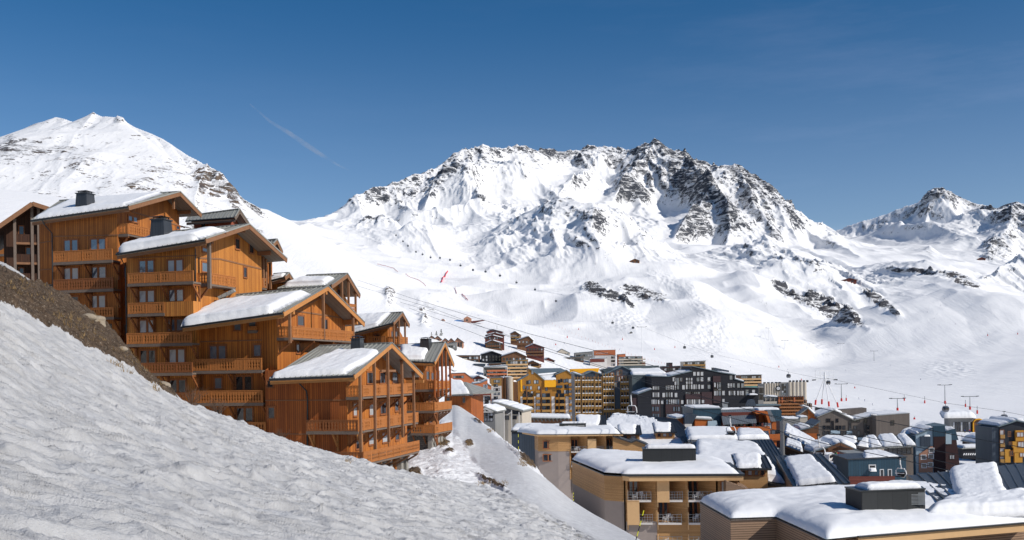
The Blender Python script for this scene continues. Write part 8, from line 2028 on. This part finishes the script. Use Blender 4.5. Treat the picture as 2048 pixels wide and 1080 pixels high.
# contrail: a long thin cloud far above
def contrail():
    A = W(500, 205, 9000)*1.0; pts = [(500,208),(540,243),(575,264),(610,288),(645,311),(672,328),(698,341)]; wd = [.003,.006,.009,.011,.009,.005,.002]
    P = [W(px, py, 9500) for px, py in pts]; m = MB(); V = []
    n = 10
    for i, (p, w_) in enumerate(zip(P, wd)):
        d = (P[min(i+1, 6)]-P[max(i-1, 0)]).normalized(); a = d.cross(Vector((0,1,0))).normalized()
        for k in range(n): t = 2*math.pi*k/n; V.append(p+a*math.cos(t)*w_*3600*.7+Vector((0,1,0))*math.sin(t)*w_*3600)
    fs = [(i*n+k, i*n+(k+1) % n, (i+1)*n+(k+1) % n, (i+1)*n+k) for i in range(6) for k in range(n)]+[tuple(range(n)), tuple(6*n+k for k in range(n))]
    mt = bpy.data.materials.new('thin_ice_cloud'); mt.use_nodes = True; t = mt.node_tree; t.nodes.clear(); o_ = t.nodes.new('ShaderNodeOutputMaterial')
    v = t.nodes.new('ShaderNodeVolumePrincipled'); tc = t.nodes.new('ShaderNodeTexCoord'); no = t.nodes.new('ShaderNodeTexNoise'); no.inputs['Scale'].default_value = .006; no.inputs['Detail'].default_value = 6
    rp = t.nodes.new('ShaderNodeMapRange'); rp.inputs[1].default_value = .36; rp.inputs[2].default_value = .75; rp.inputs[3].default_value = 0; rp.inputs[4].default_value = .0065
    t.links.new(tc.outputs['Object'], no.inputs['Vector']); t.links.new(no.outputs[0], rp.inputs[0]); t.links.new(rp.outputs[0], v.inputs['Density']); v.inputs['Color'].default_value = (.95,.95,.97,1); t.links.new(v.outputs[0], o_.inputs['Volume'])
    o = m.add(V, fs).build('contrail', mt); tag(o, kind='stuff')
contrail()
# dry grass tufts and shrubs on the bank and the slope edge
GRASS = mat_plain('dry_grass', (0.30,0.20,0.09), .95, .4, 4); TWIG = mat_plain('bare_twigs', (0.12,0.07,0.045), .9, .3, 4)
def tufts():
    m = MB(); r = random.Random(12); A = VN.reshape(-1, 3); px, py = toPix(A[:,0], A[:,1], A[:,2])
    for (cx, cy, rx, ry, n, d0, d1) in [(150,655,60,30,160,50,100),(260,725,45,26,140,50,100),(60,580,50,26,120,50,100),(320,775,18,8,60,50,90),(830,948,14,5,50,80,100),(884,889,14,6,50,90,140),(1060,925,24,7,70,90,130),(985,967,30,4,40,70,110),(938,888,8,5,30,100,150),(1000,862,26,4,50,110,160),(700,925,10,4,20,60,90)]:
        idx = np.where((abs(px-cx) < rx) & (abs(py-cy) < ry) & (A[:,1] > d0) & (A[:,1] < d1))[0]
        if not len(idx): continue
        for i in r.choices(list(idx), k=n):
            p = Vector(A[i])-Vector((0,0,.05))
            for b in range(7):
                a = r.uniform(0, 6.28); h = r.uniform(.12, .34); w_ = .018; q = p+Vector((math.cos(a)*h*.7, math.sin(a)*h*.7, h)); s = Vector((-math.sin(a)*w_, math.cos(a)*w_, 0)); o_ = Vector((r.uniform(-.12,.12), r.uniform(-.12,.12), 0))
                m.add([p-s+o_, p+s+o_, q+o_], [(0,1,2)])
    me = m.mesh('dry_grass', GRASS, fix=False); o = bpy.data.objects.new('dry_grass', me); link(o); tag(o, kind='stuff')
tufts()
def shrub(px, py, d, h, label):
    P = W(px, py, d); P.z = near_height(P.x, P.y)-.1; m = MB(); r = random.Random(px)
    for k in range(26):
        a = r.uniform(0, 6.28); t = r.uniform(.1, .8); L = h*r.uniform(.6, 1.1); p = Vector((0,0,0)); q = Vector((math.cos(a)*L*t, math.sin(a)*L*t, L*(1-t*.4))); m.tube([p, p.lerp(q,.5)+Vector((0,0,.08)), q], .018, 4, r2=.006)
        for j in range(3): s = p.lerp(q, r.uniform(.4,.9)); m.tube([s, s+Vector((r.uniform(-.25,.25), r.uniform(-.25,.25), r.uniform(.1,.35)))], .009, 4, r2=.004)
    o = m.build('bare_shrub', TWIG, None, loc=P); tag(o, label, 'shrub', 'leafless shrubs at the chalet foot')
shrub(382,800,64,1.7,'larger leafless shrub in front of the lowest long balcony, left'); shrub(436,845,65,1.4,'leafless shrub below the central chalet between two windows'); shrub(560,880,69,1.1,'smallest leafless shrub at the blank boarded chalet wall')
def boulder(px, py, d, s, label):
    P = W(px, py, d); P.z = near_height(P.x, P.y); r = random.Random(px); m = MB(); m.ball((0,0,0), s, s*.8, s*.65, 14, 9)
    m.v = [(x*(1+.35*(vnoise(np.array(x*1.3/s+px), np.array(z*1.4/s), 3)-.5)*2), y, z*(1+.3*(vnoise(np.array(x/s), np.array(y/s+px), 4)-.5)*2)) for x, y, z in m.v]
    o = m.build('boulder', mat_rock(), None, smooth=False, loc=P); tag(o, label, 'boulder', 'boulders along the dirt bank')
_mr = []
def mat_rock():
    if not _mr: _mr.append(mat_plain('limestone_boulder', (0.30,0.25,0.19), .95, .4, 2, bump=.8))
    return _mr[0]
boulder(192,683,72,.9,'pale boulder sticking out of the dirt bank beneath the lowest left balcony'); boulder(326,781,62,.6,'small tan boulder at the lower tip of the dirt bank'); boulder(176,672,70,.5,'little boulder just up the bank from the pale one'); boulder(246,728,66,.4,'small dark stone midway down the dirt bank')
# vehicles and lamps on the plain between the houses
def van(px, py, d, label, paint, rz):
    P = W(px, py, d); t = empty('parked_van', P, rz, label, 'van', 'vehicles parked in the resort'); m = MB()
    prof = [(-2.4,.35),(2.3,.35),(2.4,.9),(2.0,1.15),(1.45,1.9),(-2.3,1.95),(-2.45,1.0)]
    m.prism(prof, 'y', -.95, .95); m.build('body', paint, t)
    g = MB(); g.prism([(1.55,1.2),(1.98,1.2),(1.50,1.82),(1.35,1.82)], 'y', -.97, .97); g.prism([(-2.0,1.2),(1.3,1.2),(1.2,1.75),(-1.95,1.75)], 'y', -.965, .965); g.build('window', GL_DARK, t)
    for x in (-1.5, 1.5):
        for y in (-.9, .9): w_ = MB(); w_.tube([(x,y-.12,.36),(x,y+.12,.36)], .36, 12); w_.build('wheel', BLACK, t)
    snow_patch(t, [(-2.2,-.85,1.96),(1.3,-.85,1.92),(1.3,.85,1.92),(-2.2,.85,1.96)], .22, 3, 14, 8)
PAINTW = mat_plain('white_car_paint', (0.7,0.7,0.7), .3, .05); PAINTR = mat_plain('dark_red_car_paint', (0.25,0.02,0.02), .3, .05)
van(1655, 927, 196, 'white van with snow on its roof parked by the crowd at the entrance porch', PAINTW, 1.0)
van(1976, 925, 262, 'white van under the covered footbridge', PAINTW, .3)
